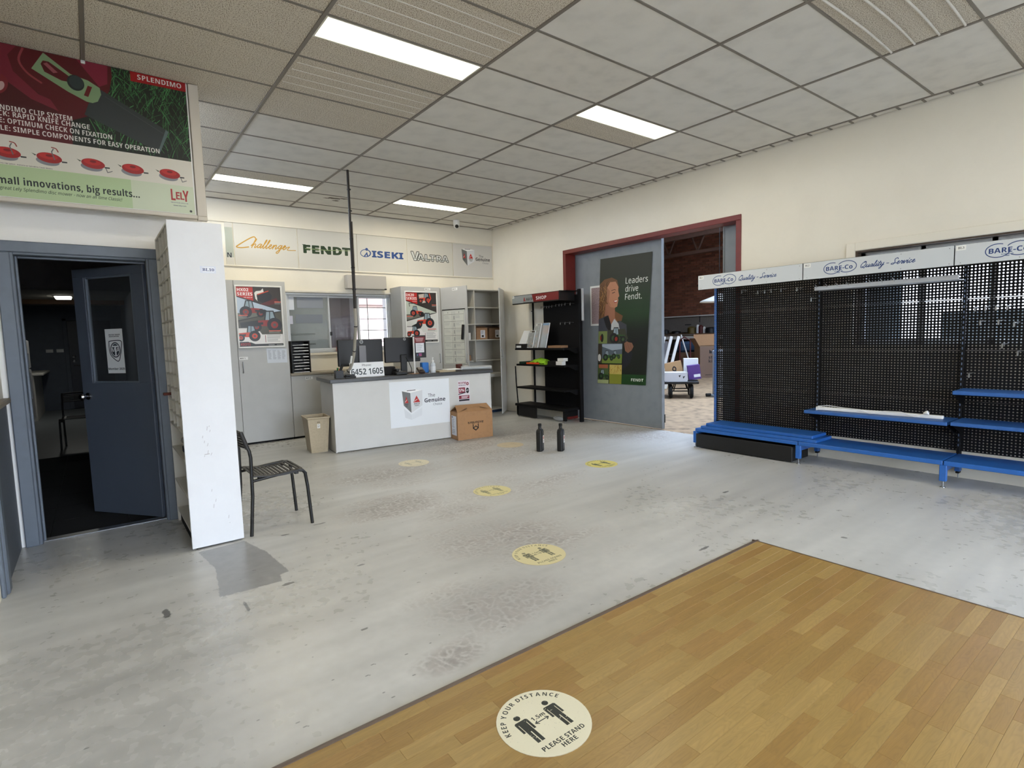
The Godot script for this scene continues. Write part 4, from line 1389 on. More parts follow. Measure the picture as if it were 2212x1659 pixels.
	for i in 2:
		var q: Array = shelf_at[i]
		var t := thing("shelf_tray", names[i], "shelf", Vector3(4.62, q[2], 0.95), "loose shelf trays")
		part(t, "deck", MB.new().cbox(q[0], q[1], q[2] + 0.02, q[2] + 0.031, q[3], q[4], 0.002), mats.blue)
		part(t, "front_lip", MB.new().cbox(q[0], q[0] + 0.012, q[2], q[2] + 0.022, q[3], q[4], 0.002), mats.blue)
		part(t, "rear_lip", MB.new().cbox(q[1] - 0.012, q[1], q[2], q[2] + 0.022, q[3], q[4], 0.002), mats.blue)
		part(t, "end_lip", MB.new().cbox(q[0] + 0.012, q[1] - 0.012, q[2], q[2] + 0.022, q[4] - 0.01, q[4], 0.002), mats.blue)
		part(t, "end_lip", MB.new().cbox(q[0] + 0.012, q[1] - 0.012, q[2], q[2] + 0.022, q[3], q[3] + 0.01, 0.002), mats.blue)
	# rail of curled hooks
	var rail := thing("hook_rail", "pale hook rail with curled hooks under the second white canopy", "hook rail", Vector3(4.66, 1.79, 2.08))
	part(rail, "rail", MB.new().cbox(4.66, 4.668, 1.785, 1.825, 1.475, 2.665, 0.002).cbox(4.668, 4.85, 1.785, 1.790, 1.475, 2.665, 0.001), mats.alu)
	for k in 12:
		var z := 1.50 + k * 0.098
		if k in [4, 10]:
			continue
		var pts := []
		for s in 9:
			var a := PI * s / 8.0
			pts.append(Vector3(4.655 - 0.018 * sin(a), 1.815 + 0.03 * (s / 8.0) + 0.01 * sin(a), z - 0.014 + 0.018 * (1 - s / 8.0)))
		part(rail, "hook", MB.new().tube(pts, 0.0035, 6), mats.steel)
	# single display hooks in the holes
	var hooks := [[0.62, 1.86], [0.815, 1.838], [0.895, 1.84], [0.97, 1.842], [1.08, 1.84], [1.25, 1.835], [1.40, 1.715], [2.76, 1.54], [2.83, 1.54], [2.90, 1.54], [2.97, 1.54], [2.80, 1.42], [2.92, 1.42], [3.02, 1.40], [2.95, 1.22], [3.05, 1.16], [3.12, 1.16], [2.74, 0.965]]
	var proto: Node3D
	for q in hooks:
		var lab := "small steel display hook in the pegboard bay by the workshop door" if q[0] < 1.5 else "small steel display hook in the pegboard bay in front of the window"
		if proto == null:
			proto = thing("display_hook", lab, "hook", Vector3(4.86, q[1], q[0]), "steel display hooks")
			part(proto, "prong", MB.new().tube([Vector3(0.0, 0, 0), Vector3(-0.09, 0, 0), Vector3(-0.10, 0.01, 0)], 0.0028, 6), mats.steel, true)
			part(proto, "label_plate", MB.new().cbox(-0.104, -0.101, -0.034, 0.004, -0.006, 0.006, 0.001), mats.steel, true)
			part(proto, "cross_wire", MB.new().tube([Vector3(-0.004, 0.004, -0.02), Vector3(-0.004, 0.004, 0.02)], 0.0025, 6), mats.steel, true)
		else:
			copy_of(proto, "display_hook", Vector3(4.86, q[1], q[0]), 0.0, lab)
	# light tube left on the shelf
	var lt := thing("batten_light", "white batten light with a coiled lead lying on the blue shelf", "light fitting", Vector3(4.62, 0.559, 2.1))
	part(lt, "batten", MB.new().obox(Transform3D(Basis(Vector3.UP, 0.05), Vector3(4.63, 0.577, 2.08)), Vector3(0.045, 0.034, 1.04), 0.006), mats.white)
	part(lt, "end_cap", MB.new().obox(Transform3D(Basis(Vector3.UP, 0.05), Vector3(4.605, 0.577, 1.555)), Vector3(0.047, 0.038, 0.02), 0.004), mats.white)
	var pts := []
	for q in [[4.60, 0.565, 1.60], [4.57, 0.60, 1.56], [4.60, 0.612, 1.66], [4.61, 0.60, 1.80], [4.58, 0.60, 1.95], [4.575, 0.566, 2.05], [4.60, 0.60, 2.15], [4.60, 0.605, 2.3], [4.585, 0.57, 2.40], [4.62, 0.60, 2.47]]:
		pts.append(Vector3(q[0], q[1], q[2]))
	var c3 := Curve3D.new()
	for i in pts.size():
		var tan: Vector3 = (pts[min(i + 1, pts.size() - 1)] - pts[max(i - 1, 0)]) / 6.0
		c3.add_point(pts[i], -tan, tan)
	var bake := []
	for s in 41:
		bake.append(c3.sample_baked(c3.get_baked_length() * s / 40.0))
	part(lt, "lead", MB.new().tube(bake, 0.0035, 6), mats.white)
	part(lt, "plug", MB.new().lathe(Transform3D(Basis(Vector3.RIGHT, 1.2), Vector3(4.62, 0.602, 2.46)), [[0.0, 0.0], [0.01, 0.002], [0.018, 0.02], [0.02, 0.036], [0.016, 0.04], [0.0, 0.041]], 12), mats.white)


# ---------------------------------------------------------------- black gondola beside the sliding door

func build_shop_gondola() -> void:
	var X0 := 4.56
	var X1 := 4.90
	var za := -3.47
	var zb := -2.16
	var t := thing("parts_gondola", "black steel gondola with a grey and red header sign beside the workshop door", "display shelving", Vector3(4.74, 0, -2.82))
	part(t, "back_panel", MB.new().cbox(4.872, 4.885, 0.20, 2.04, -3.05, zb - 0.02, 0.002), mats.gondola)
	part(t, "upright", MB.new().cbox(4.84, 4.905, 0.0, 2.12, zb - 0.03, zb + 0.015, 0.004), mats.gondola)
	part(t, "upright_plate", MB.new().cbox(4.88, 4.91, 1.62, 2.125, zb + 0.015, zb + 0.05, 0.004), mats.alu)
	part(t, "upright", MB.new().cbox(4.86, 4.89, 0.0, 2.04, -3.34, -3.315, 0.004), mats.gondola)
	var knob := MB.new()
	knob.tube([Vector3(4.86, 1.83, -3.36), Vector3(4.86, 1.83, -3.29)], 0.006, 6)
	part(t, "pin", knob, mats.gondola)
	# header box
	part(t, "header", MB.new().cbox(X0 - 0.01, X0 + 0.02, 1.945, 2.095, za - 0.02, -2.30, 0.003).box(X0 + 0.02, 4.88, 2.085, 2.095, za - 0.02, -2.17), mats.gondola)
	part(t, "header_end", MB.new().cbox(X0 - 0.008, 4.885, 1.945, 2.10, -2.30, -2.285, 0.003), paint(Color(0.16, 0.16, 0.165), 0.3, 0.4))
	var cv := Cv.new(700, 90, Color(0.55, 0.57, 0.57))
	cv.poly([Vector2(310, 0), Vector2(700, 0), Vector2(700, 90), Vector2(340, 90)], Color(0.45, 0.09, 0.08))
	cv.poly([Vector2(178, 64), Vector2(196, 22), Vector2(214, 64)], Color(0.55, 0.10, 0.08))
	cv.line([Vector2(186, 60), Vector2(200, 46)], 4, Color(0.55, 0.57, 0.57))
	cv.text("AGCO", 222, 62, 26, Color(0.10, 0.10, 0.10), "bold")
	cv.text("Your Agriculture Company", 180, 80, 8, Color(0.15, 0.15, 0.15), "bold")
	cv.text("SHOP", 375, 62, 32, Color(0.88, 0.88, 0.88), "bold", 0, 1.35)
	cv.rect(0, 0, 700, 5, Color(0.04, 0.04, 0.04))
	cv.rect(0, 80, 700, 10, Color(0.04, 0.04, 0.04))
	var mb := MB.new()
	mb.print_quad(Vector3(X0 - 0.0112, 1.945, za - 0.02), Vector3(X0 - 0.0112, 1.945, -2.30), Vector3(X0 - 0.0112, 2.095, -2.30), Vector3(X0 - 0.0112, 2.095, za - 0.02))
	part(t, "header_print", mb, printed(cv, 0.4))
	var tagv := Cv.new(40, 40, Color(0.9, 0.9, 0.88))
	tagv.text("A", 20, 30, 20, Color(0.1, 0.1, 0.1), "bold", 1)
	mb = MB.new()
	mb.print_quad(Vector3(X0 - 0.0122, 2.05, za - 0.018), Vector3(X0 - 0.0122, 2.05, za + 0.035), Vector3(X0 - 0.0122, 2.09, za + 0.035), Vector3(X0 - 0.0122, 2.09, za - 0.018))
	part(t, "bay_label", mb, printed(tagv))
	# shelves: height, front x
	for q in [[1.165, X0, za], [0.895, X0, za + 0.03], [0.50, X0 + 0.0, za + 0.03]]:
		var s := part(t, "shelf", MB.new().cbox(q[1], 4.875, q[0], q[0] + 0.03, q[2], zb - 0.06, 0.003), mats.gondola)
		part(s, "bracket", MB.new().prism(Transform3D(Basis(), Vector3(0, q[0], zb - 0.05)), PackedVector2Array([Vector2(q[1] + 0.03, 0.028), Vector2(4.85, 0.028), Vector2(4.85, -0.06), Vector2(4.80, -0.06)]), -0.003, 0.003), mats.gondola)
	var base := part(t, "base_shelf", MB.new().cbox(X0 - 0.03, 4.875, 0.195, 0.235, za, zb - 0.05, 0.003), mats.gondola)
	part(base, "kick_plate", MB.new().cbox(X0 + 0.0, X0 + 0.02, 0.02, 0.195, za + 0.02, -2.93, 0.002), mats.black_matt)
	for q in [[X0 + 0.0, zb - 0.09], [X0 + 0.0, za + 0.03]]:
		part(t, "leg", MB.new().cbox(q[0], q[0] + 0.05, 0.035, 0.2, q[1] - 0.025, q[1] + 0.025, 0.004), mats.gondola)
		part(t, "levelling_foot", MB.new().lathe(Transform3D(Basis(), Vector3(q[0] + 0.025, 0, q[1])), [[0.0, 0.0], [0.018, 0.0], [0.016, 0.006], [0.006, 0.009], [0.006, 0.036]], 10), mats.steel)
	part(t, "base_rail", MB.new().cbox(X0 + 0.05, 4.86, 0.10, 0.19, zb - 0.10, zb - 0.08, 0.003), mats.gondola)
	# loose slotted post leaning in the open end
	single("loose_post", "thin black shelving post leaning in the open end of the gondola", "post", MB.new().tube([Vector3(4.575, 0.24, -3.44), Vector3(4.555, 0.60, -3.45), Vector3(4.55, 0.885, -3.455)], 0.011, 8), mats.gondola)
	# display hooks
	var pos := [[-3.0, 1.885], [-2.93, 1.89], [-2.86, 1.885], [-2.80, 1.885], [-2.73, 1.89], [-2.63, 1.90], [-2.55, 1.90], [-2.49, 1.90], [-2.41, 1.905], [-2.29, 1.90], [-2.53, 1.60], [-2.42, 1.60], [-2.31, 1.60]]
	for q in pos:
		var h := thing("gondola_hook", "short steel hook on the black back panel of the gondola", "hook", Vector3(4.872, q[1], q[0]), "hooks on the gondola")
		part(h, "prong", MB.new().tube([Vector3(0, 0, 0), Vector3(-0.08, 0, 0), Vector3(-0.088, 0.012, 0)], 0.003, 6), mats.steel, true)
		part(h, "label_plate", MB.new().cbox(-0.094, -0.090, -0.03, 0.004, -0.008, 0.008, 0.001), mats.steel, true)
	# brochures and goods on the shelves
	var bh := thing("brochure_tray", "black brochure tray with a blank white card on the top gondola shelf", "brochure holder", Vector3(4.62, 1.195, -3.38))
	part(bh, "tray", MB.new().cbox(4.565, 4.74, 1.195, 1.27, -3.46, -3.24, 0.004), mats.black)
	part(bh, "card", MB.new().obox(Transform3D(Basis(Vector3.FORWARD, 0.5), Vector3(4.70, 1.37, -3.36)), Vector3(0.012, 0.28, 0.19), 0.002), mats.paper)
	part(bh, "label", MB.new().box(4.563, 4.565, 1.205, 1.24, -3.43, -3.30), mats.paper)
	var r := RandomNumberGenerator.new()
	r.seed = 77
	var blab := ["glossy machine brochure in a clear stand, dark cover", "grey product catalogue standing behind the dark brochure", "blue and orange leaflet in a clear stand"]
	for i in 3:
		var z: float = [-3.14, -3.02, -2.84][i]
		var hh: float = [0.30, 0.42, 0.42][i]
		var b := thing("brochure", blab[i], "brochure", Vector3(4.64, 1.195, z), "brochures on the gondola")
		var c2 := Cv.new(120, 160, [Color(0.30, 0.27, 0.24), Color(0.62, 0.63, 0.63), Color(0.5, 0.62, 0.75)][i])
		for k in 16:
			c2.rect(r.randf_range(5, 90), r.randf_range(30, 140), r.randf_range(8, 40), r.randf_range(4, 16), [Color(0.75, 0.73, 0.7), Color(0.55, 0.18, 0.12), Color(0.12, 0.12, 0.12), Color(0.85, 0.55, 0.3)][k % 4])
		if i == 2:
			c2.rect(0, 20, 120, 50, Color(0.82, 0.55, 0.36))
			c2.rect(14, 70, 92, 76, Color(0.66, 0.76, 0.86))
		else:
			c2.rect(8, 4, 40, 18, Color(0.9, 0.9, 0.88))
		var xf := Transform3D(Basis(Vector3.UP, -0.25 + i * 0.05) * Basis(Vector3.FORWARD, 0.22), Vector3(4.67 + i * 0.02, 1.195 + hh * 0.5, z))
		part(b, "cover_stock", MB.new().obox(xf, Vector3(0.018, hh, 0.2), 0.002), mats.paper)
		mb = MB.new()
		mb.print_quad(xf * Vector3(-0.0098, -hh / 2 + 0.006, -0.096), xf * Vector3(-0.0098, -hh / 2 + 0.006, 0.096), xf * Vector3(-0.0098, hh / 2 - 0.006, 0.096), xf * Vector3(-0.0098, hh / 2 - 0.006, -0.096))
		part(b, "cover_print", mb, printed(c2, 0.25))
		var st := MB.new()
		st.obox(xf * Transform3D(Basis(), Vector3(-0.02, -0.02, 0.0)), Vector3(0.003, hh * 0.9, 0.21), 0.0)
		part(b, "clear_front", st, mats.clear)
	single("flat_box", "thin brown and white box lying at the back of the top gondola shelf", "box", MB.new().cbox(4.68, 4.84, 1.195, 1.235, -2.74, -2.42, 0.004), mats.carton_b)
	var vest := MB.new()
	for i in 10:
		for j in 4:
			var a := Vector3(4.60 + j * 0.06, 0, -3.21 + i * 0.052)
			var hgt := func(u: int, w: int): return 0.927 + 0.10 * sin(PI * clampf(u / 10.0, 0, 1)) * sin(PI * clampf((w + 0.6) / 5.2, 0, 1)) + 0.012 * sin(u * 2.3 + w * 1.7)
			var q := func(di: int, dj: int): return Vector3(4.585 + (j + dj) * 0.06, hgt.call(i + di, j + dj), -3.21 + (i + di) * 0.052)
			vest.quad(q.call(0, 0), q.call(1, 0), q.call(1, 1), q.call(0, 1))
	vest.box(4.59, 4.82, 0.925, 0.932, -3.20, -2.70)
	var vt := thing("folded_vest", "folded lime green and orange work vest on the gondola shelf", "vest", Vector3(4.7, 0.925, -2.95))
	part(vt, "cloth", vest, paint(Color(0.55, 0.75, 0.12), 0.8))
	part(vt, "orange_band", MB.new().cbox(4.578, 4.60, 0.926, 0.955, -3.19, -2.86, 0.004), paint(Color(0.85, 0.30, 0.08), 0.8))
	single("green_folder", "dark green folder flat at the end of the gondola shelf", "folder", MB.new().cbox(4.59, 4.82, 0.925, 0.965, -3.40, -3.23, 0.006), paint(Color(0.07, 0.18, 0.13), 0.5))
	var bx := [["carded_pack", "dark card of small fasteners on the gondola shelf", [4.60, 4.78, 0.925, 0.985, -2.66, -2.42], mats.black], ["white_box", "white carton with a grey mark, lower one on the gondola shelf", [4.575, 4.66, 0.925, 0.985, -2.43, -2.29], mats.white], ["white_box", "small white carton leaning on top of the dark card on the gondola shelf", [4.60, 4.70, 0.986, 1.035, -2.42, -2.28], mats.white]]
	for q in bx:
		var c: Array = q[2]
		single(q[0], q[1], "box", MB.new().cbox(c[0], c[1], c[2], c[3], c[4], c[5], 0.003), q[3])
	single("crumpled_bag", "clear plastic bag crumpled under the gondola", "bag", MB.new().ball(Vector3(4.72, 0.035, -2.55), Vector3(0.07, 0.035, 0.12), 10, 6), mats.clear)


# ---------------------------------------------------------------- service counter

# counter axes: s along the front, n out towards the customer
const CO := Vector3(1.04, 0, -2.655)
const CE := Vector3(0.99512, 0, 0.0986)
const CN := Vector3(-0.0986, 0, 0.99512)


func cxf(s: float, y: float, n: float) -> Transform3D:
	return Transform3D(Basis(CE, Vector3.UP, CN), CO + CE * s + CN * n + Vector3(0, y, 0))


func cbx(mb: MB, s0: float, s1: float, y0: float, y1: float, n0: float, n1: float, b := 0.004) -> MB:
	return mb.obox(cxf((s0 + s1) / 2, (y0 + y1) / 2, (n0 + n1) / 2), Vector3(s1 - s0, y1 - y0, n1 - n0), b)


func cq(s0: float, s1: float, y0: float, y1: float, n: float) -> MB:
	var mb := MB.new()
	mb.print_quad(cxf(s0, y0, n).origin, cxf(s1, y0, n).origin, cxf(s1, y1, n).origin, cxf(s0, y1, n).origin)
	return mb


func genuine_print() -> Cv:
	var cv := Cv.new(700, 500, Color(0.90, 0.915, 0.93))
	cv.cube_logo(140, 95, 235)
	# faded mirror of the box below it, as printed
	cv.poly([Vector2(155, 300), Vector2(240, 372), Vector2(240, 430), Vector2(165, 400)], Color(0.85, 0.865, 0.88))
	cv.poly([Vector2(240, 372), Vector2(368, 300), Vector2(360, 390), Vector2(240, 430)], Color(0.87, 0.885, 0.90))
	cv.text("The", 440, 195, 38, Color(0.25, 0.26, 0.3), "sans")
	cv.text("Genuine", 396, 252, 44, Color(0.09, 0.10, 0.18), "bold", 0, 1.04)
	cv.text("Choice", 500, 292, 26, Color(0.40, 0.41, 0.46), "sans")
	return cv


func build_counter() -> void:
	var t := thing("service_counter", "pale grey service counter with a dark grey benchtop", "counter", CO + CE * 1.13 + CN * -0.33)
	t.set_meta("label", "pale grey service counter with a dark grey benchtop")
	part(t, "front_panel", cbx(MB.new(), 0.012, 2.248, 0.012, 0.887, -0.018, 0.0, 0.002), mats.counter)
	part(t, "end_panel", cbx(MB.new(), 0.0, 0.018, 0.006, 0.887, -0.66, 0.004, 0.002), mats.counter)
	part(t, "end_panel", cbx(MB.new(), 2.243, 2.262, 0.006, 0.887, -0.66, 0.004, 0.002), mats.counter)
	part(t, "shelf", cbx(MB.new(), 0.018, 2.243, 0.42, 0.436, -0.62, -0.018, 0.002), mats.counter)
	part(t, "benchtop", cbx(MB.new(), -0.035, 2.29, 0.887, 0.934, -0.72, 0.032, 0.006), mats.bench)
	single("counter_poster", "white poster with a boxed red triangle logo on the counter front", "poster", cq(0.727, 1.592, 0.236, 0.849, 0.0012), printed(genuine_print(), 0.4))
	# flyer
	var cv := Cv.new(150, 240, Color(0.88, 0.85, 0.87))
	var wine := Color(0.50, 0.10, 0.20)
	cv.text("ROFM", 8, 40, 24, wine, "bold", 0, 1.05)
	cv.text("PROMOTION", 8, 60, 11, Color(0.2, 0.1, 0.2))
	cv.ell(122, 40, 18, 18, wine)
	cv.text("W", 122, 48, 16, Color(0.9, 0.88, 0.88), "bold", 1)
	cv.rect(8, 80, 82, 62, wine)
	cv.text("5%", 14, 128, 34, Color(0.92, 0.9, 0.9))
	cv.line([Vector2(6, 155), Vector2(92, 140)], 10, Color(0.12, 0.1, 0.14))
	cv.ell(120, 118, 20, 32, Color(0.10, 0.09, 0.12))
	cv.text("off", 120, 124, 16, Color(0.85, 0.85, 0.85), "bold", 1)
	cv.rect(8, 172, 134, 38, wine)
	cv.rect(40, 180, 90, 8, Color(0.9, 0.86, 0.86))
	cv.rect(40, 194, 76, 8, Color(0.9, 0.86, 0.86))
	cv.rect(8, 216, 134, 20, Color(0.12, 0.1, 0.14))
	var fl := cq(1.727, 1.912, 0.505, 0.803, 0.006)
	single("promotion_flyer", "white and wine red promotion flyer taped to the counter front", "flyer", fl, printed(cv, 0.4))


func build_counter_things() -> void:
	var T := 0.934
	# monitors seen from behind
	var m1 := thing("computer_monitor", "black monitor with a grey stand seen from behind, beside the phone number sign", "monitor", cxf(0.49, T, -0.40).origin, "monitors on the counter")
	part(m1, "housing", cbx(MB.new(), 0.185, 0.79, 1.07, 1.425, -0.42, -0.37, 0.008), mats.black)
	part(m1, "screen", cbx(MB.new(), 0.20, 0.775, 1.085, 1.41, -0.423, -0.42, 0.0), mats.black_matt)
	var ring := MB.new()
	var pts := []
	for k in 21:
		var a := TAU * k / 20
		pts.append(cxf(0.50 + cos(a) * 0.021, 1.39 + sin(a) * 0.021, -0.368).origin)
	ring.tube(pts, 0.0035, 6)
	cbx(ring, 0.489, 0.511, 1.387, 1.393, -0.37, -0.367, 0.0)
	part(m1, "round_logo", ring, mats.alu)
	part(m1, "stand_column", cbx(MB.new(), 0.455, 0.55, 0.95, 1.34, -0.37, -0.335, 0.006), paint(Color(0.52, 0.52, 0.54), 0.6))
	part(m1, "stand_base", cbx(MB.new(), 0.38, 0.62, T, T + 0.014, -0.46, -0.28, 0.004), paint(Color(0.52, 0.52, 0.54), 0.6))
	var m2 := thing("computer_monitor", "dark charcoal monitor on a black stand seen from behind, next to the notice stand", "monitor", cxf(1.0, T, -0.32).origin, "monitors on the counter")
	part(m2, "housing", cbx(MB.new(), 0.79, 1.30, 1.095, 1.438, -0.33, -0.28, 0.008), paint(Color(0.12, 0.12, 0.135), 0.45))
	part(m2, "screen", cbx(MB.new(), 0.805, 1.285, 1.11, 1.425, -0.333, -0.33, 0.0), mats.black_matt)
	ring = MB.new()
	pts = []
	for k in 21:
		var a := TAU * k / 20
		pts.append(cxf(1.075 + cos(a) * 0.016, 1.41 + sin(a) * 0.016, -0.278).origin)
	ring.tube(pts, 0.003, 6)
	cbx(ring, 1.067, 1.083, 1.407, 1.412, -0.28, -0.277, 0.0)
	part(m2, "round_logo", ring, mats.alu)
	part(m2, "stand_column", cbx(MB.new(), 1.0, 1.09, 0.96, 1.20, -0.28, -0.25, 0.006), mats.black)
	part(m2, "stand_base", cbx(MB.new(), 0.92, 1.17, T, T + 0.016, -0.38, -0.20, 0.004), mats.black)
	part(m2, "cable", MB.new().tube([cxf(1.06, 1.18, -0.26).origin, cxf(1.10, 1.10, -0.22).origin, cxf(1.13, 1.0, -0.2).origin, cxf(1.12, 0.945, -0.18).origin], 0.005, 6), mats.black)
	# phone number sign
	var cv := Cv.new(480, 200, Color(0.93, 0.935, 0.94))
	var ink := Color(0.12, 0.17, 0.20)
	cv.text("Phone:", 240, 55, 30, ink, "sans", 1, 1.05)
	cv.text("6452 1605", 240, 168, 82, ink, "bold", 1, 0.86)
	for k in 1:
		cv.rect(0, 0, 480, 3, Color(0.7, 0.72, 0.74))
	var ps := thing("phone_sign", "white card sign with a large phone number standing on the counter edge", "sign", cxf(0.5, T, -0.02).origin)
	var tilt := cxf(0.487, T + 0.096, -0.13) * Transform3D(Basis(Vector3.RIGHT, -0.14), Vector3.ZERO)
	part(ps, "board", MB.new().obox(tilt, Vector3(0.45, 0.19, 0.004), 0.001), mats.white)
	var mb := MB.new()
	mb.print_quad(tilt * Vector3(-0.225, -0.095, 0.0028), tilt * Vector3(0.225, -0.095, 0.0028), tilt * Vector3(0.225, 0.095, 0.0028), tilt * Vector3(-0.225, 0.095, 0.0028))
	part(ps, "lettering", mb, printed(cv, 0.35))
	part(ps, "easel", MB.new().obox(cxf(0.487, T + 0.07, -0.18) * Transform3D(Basis(Vector3.RIGHT, 0.45), Vector3.ZERO), Vector3(0.12, 0.15, 0.003), 0.0), mats.white)
	# pen pot
	var pp := thing("pen_holder", "square black pen holder on the counter corner", "pen holder", cxf(0.13, T, -0.16).origin)
	part(pp, "cup", cbx(cbx(cbx(cbx(cbx(MB.new(), 0.08, 0.175, T, T + 0.006, -0.21, -0.115, 0.0), 0.08, 0.086, T, T + 0.10, -0.21, -0.115, 0.0), 0.169, 0.175, T, T + 0.10, -0.21, -0.115, 0.0), 0.086, 0.169, T, T + 0.10, -0.21, -0.204, 0.0), 0.086, 0.169, T, T + 0.10, -0.121, -0.115, 0.0), mats.black)
	for q in [[0.10, -0.14, 0.02, mats.green, "green marker pen in the black pen holder"], [0.115, -0.17, 0.0, mats.green, "second green marker pen in the black pen holder"], [0.15, -0.15, -0.03, mats.orange, "orange highlighter in the black pen holder"]]:
		single("pen", q[4], "pen", MB.new().tube([cxf(q[0], T + 0.01, q[1]).origin, cxf(q[0] + q[2], T + 0.135, q[1]).origin], 0.007, 8), q[3], "pens in the holder")
	single("desk_stapler", "low black stapler lying beside the pen holder", "stapler", cbx(cbx(MB.new(), 0.19, 0.33, T, T + 0.02, -0.13, -0.095, 0.004), 0.20, 0.32, T + 0.022, T + 0.045, -0.13, -0.10, 0.006), mats.black)
	# notice stand: pole, framed notices
	var ns := thing("notice_stand", "upright notice stand with a wine red heading and white sheet on a thin pole", "notice stand", cxf(1.17, T, -0.12).origin)
	part(ns, "base", cbx(MB.new(), 1.08, 1.30, T, T + 0.006, -0.2, -0.05, 0.002), mats.carton_b)
	part(ns, "pole", MB.new().tube([cxf(1.135, T, -0.10).origin, cxf(1.135, 1.44, -0.10).origin], 0.011, 10), mats.white)
	part(ns, "backing", cbx(MB.new(), 1.125, 1.315, 1.15, 1.455, -0.118, -0.104, 0.002), mats.black)
	cv = Cv.new(190, 300, Color(0.08, 0.08, 0.10))
	cv.rect(0, 12, 176, 86, Color(0.45, 0.10, 0.12))
	for k in 3:
		cv.rect(14 + k * 8, 32 + k * 18, 140 - k * 16, 8, Color(0.85, 0.72, 0.72))
	cv.rect(20, 100, 140, 132, Color(0.88, 0.88, 0.9))
	for k in 8:
		cv.rect(32, 116 + k * 13, 70 + (k * 37) % 44, 3, Color(0.55, 0.55, 0.58))
	cv.rect(34, 250, 20, 30, Color(0.3, 0.35, 0.5))
	cv.rect(66, 244, 50, 22, Color(0.6, 0.25, 0.5))
	cv.rect(72, 270, 44, 12, Color(0.7, 0.3, 0.45))
	part(ns, "notice_print", cq(1.147, 1.313, 1.155, 1.45, -0.1025), printed(cv, 0.4))
	# other things along the back edge
	single("blue_tub", "bright blue plastic tub behind the hand sanitiser", "tub", cbx(MB.new(), 1.26, 1.36, T, T + 0.145, -0.22, -0.13, 0.01), mats.bluebox)
	var hs := thing("sanitiser_bottle", "clear hand sanitiser bottle with a white pump", "bottle", cxf(1.405, T, -0.10).origin)
	part(hs, "body", MB.new().lathe(cxf(1.405, T, -0.10), [[0.0, 0.0], [0.036, 0.0], [0.038, 0.01], [0.038, 0.115], [0.03, 0.135], [0.016, 0.145], [0.016, 0.15], [0.0, 0.15]], 16), paint(Color(0.80, 0.82, 0.84), 0.2))
	part(hs, "pump", MB.new().lathe(cxf(1.405, T, -0.10), [[0.018, 0.15], [0.018, 0.172], [0.006, 0.175], [0.006, 0.20], [0.012, 0.202], [0.010, 0.214], [0.0, 0.215]], 12), mats.white)
	part(hs, "label", MB.new().lathe(cxf(1.405, T, -0.10), [[0.0384, 0.03], [0.0384, 0.09]], 16), mats.paper)
	single("card_terminal", "brown and black card terminal beside the notice stand", "card terminal", MB.new().obox(cxf(1.21, T + 0.045, -0.07) * Transform3D(Basis(Vector3.RIGHT, 0.5), Vector3.ZERO), Vector3(0.085, 0.035, 0.13), 0.008), paint(Color(0.16, 0.10, 0.08), 0.4))
	single("desk_phone", "black desk phone under the charcoal monitor", "phone", cbx(cbx(MB.new(), 0.84, 1.0, T, T + 0.05, -0.16, -0.02, 0.01), 0.85, 0.89, T + 0.05, T + 0.085, -0.15, -0.03, 0.008), mats.black)
	single("receipt_printer", "squat black receipt printer behind the phone number sign", "printer", cbx(MB.new(), 0.66, 0.90, T, T + 0.11, -0.36, -0.20, 0.01), mats.black_matt)
	var stack := [["paper_pad", "cream paper pad flat beside the sanitiser", [1.47, 1.72, T, T + 0.022, -0.20, -0.03], mats.cream_plastic], ["paper_pad", "white loose leaflets stacked on the counter", [1.60, 1.84, T + 0.0225, T + 0.032, -0.27, -0.06], mats.paper], ["small_carton", "small red brown carton at the counter's back edge", [1.90, 1.98, T, T + 0.085, -0.40, -0.34], paint(Color(0.34, 0.13, 0.09), 0.5)], ["tape_roll", "white roll of labels beside the small carton", [2.01, 2.08, T, T + 0.055, -0.42, -0.34], mats.white]]
	for q in stack:
		var c: Array = q[2]
		single(q[0], q[1], "stationery", cbx(MB.new(), c[0], c[1], c[2], c[3], c[4], c[5], 0.003), q[3])
	single("rolled_film", "grey roll of clear wrap lying along the counter top", "roll", MB.new().tube([cxf(1.86, T + 0.032, -0.14).origin, cxf(2.2, T + 0.032, -0.06).origin, cxf(2.30, T + 0.03, -0.03).origin], 0.03, 14), paint(Color(0.62, 0.63, 0.63), 0.25))
	# dark clutter by the monitor foot
	single("cable_tangle", "tangle of black leads on the counter by the pen holder", "cables", MB.new().tube([cxf(0.20, T + 0.01, -0.22).origin, cxf(0.30, T + 0.03, -0.30).origin, cxf(0.36, T + 0.01, -0.2).origin, cxf(0.28, T + 0.035, -0.18).origin, cxf(0.22, T + 0.012, -0.30).origin, cxf(0.34, T + 0.02, -0.34).origin], 0.007, 6), mats.black)
	single("desk_lamp_base", "slim black headset arm beside the first monitor", "headset", MB.new().tube([cxf(0.16, T + 0.01, -0.34).origin, cxf(0.20, T + 0.09, -0.36).origin, cxf(0.235, T + 0.16, -0.37).origin], 0.018, 8), mats.black)
	# cables dropping from the ceiling grid
	var cd := thing("cable_drop", "dark cable bundle dropping from the ceiling into beige conduit onto the counter", "cable", Vector3(1.27, CEIL, -2.37))
	part(cd, "cable_bundle", MB.new().tube([Vector3(1.27, CEIL - 0.003, -2.37), Vector3(1.268, 2.6, -2.372), Vector3(1.272, 1.9, -2.375), Vector3(1.272, 1.78, -2.378)], 0.016, 8), paint(Color(0.17, 0.15, 0.14), 0.6))
	part(cd, "cable_bundle", MB.new().tube([Vector3(1.288, CEIL - 0.6, -2.37), Vector3(1.286, 2.2, -2.372), Vector3(1.284, 1.78, -2.376)], 0.010, 8), paint(Color(0.30, 0.27, 0.25), 0.6))
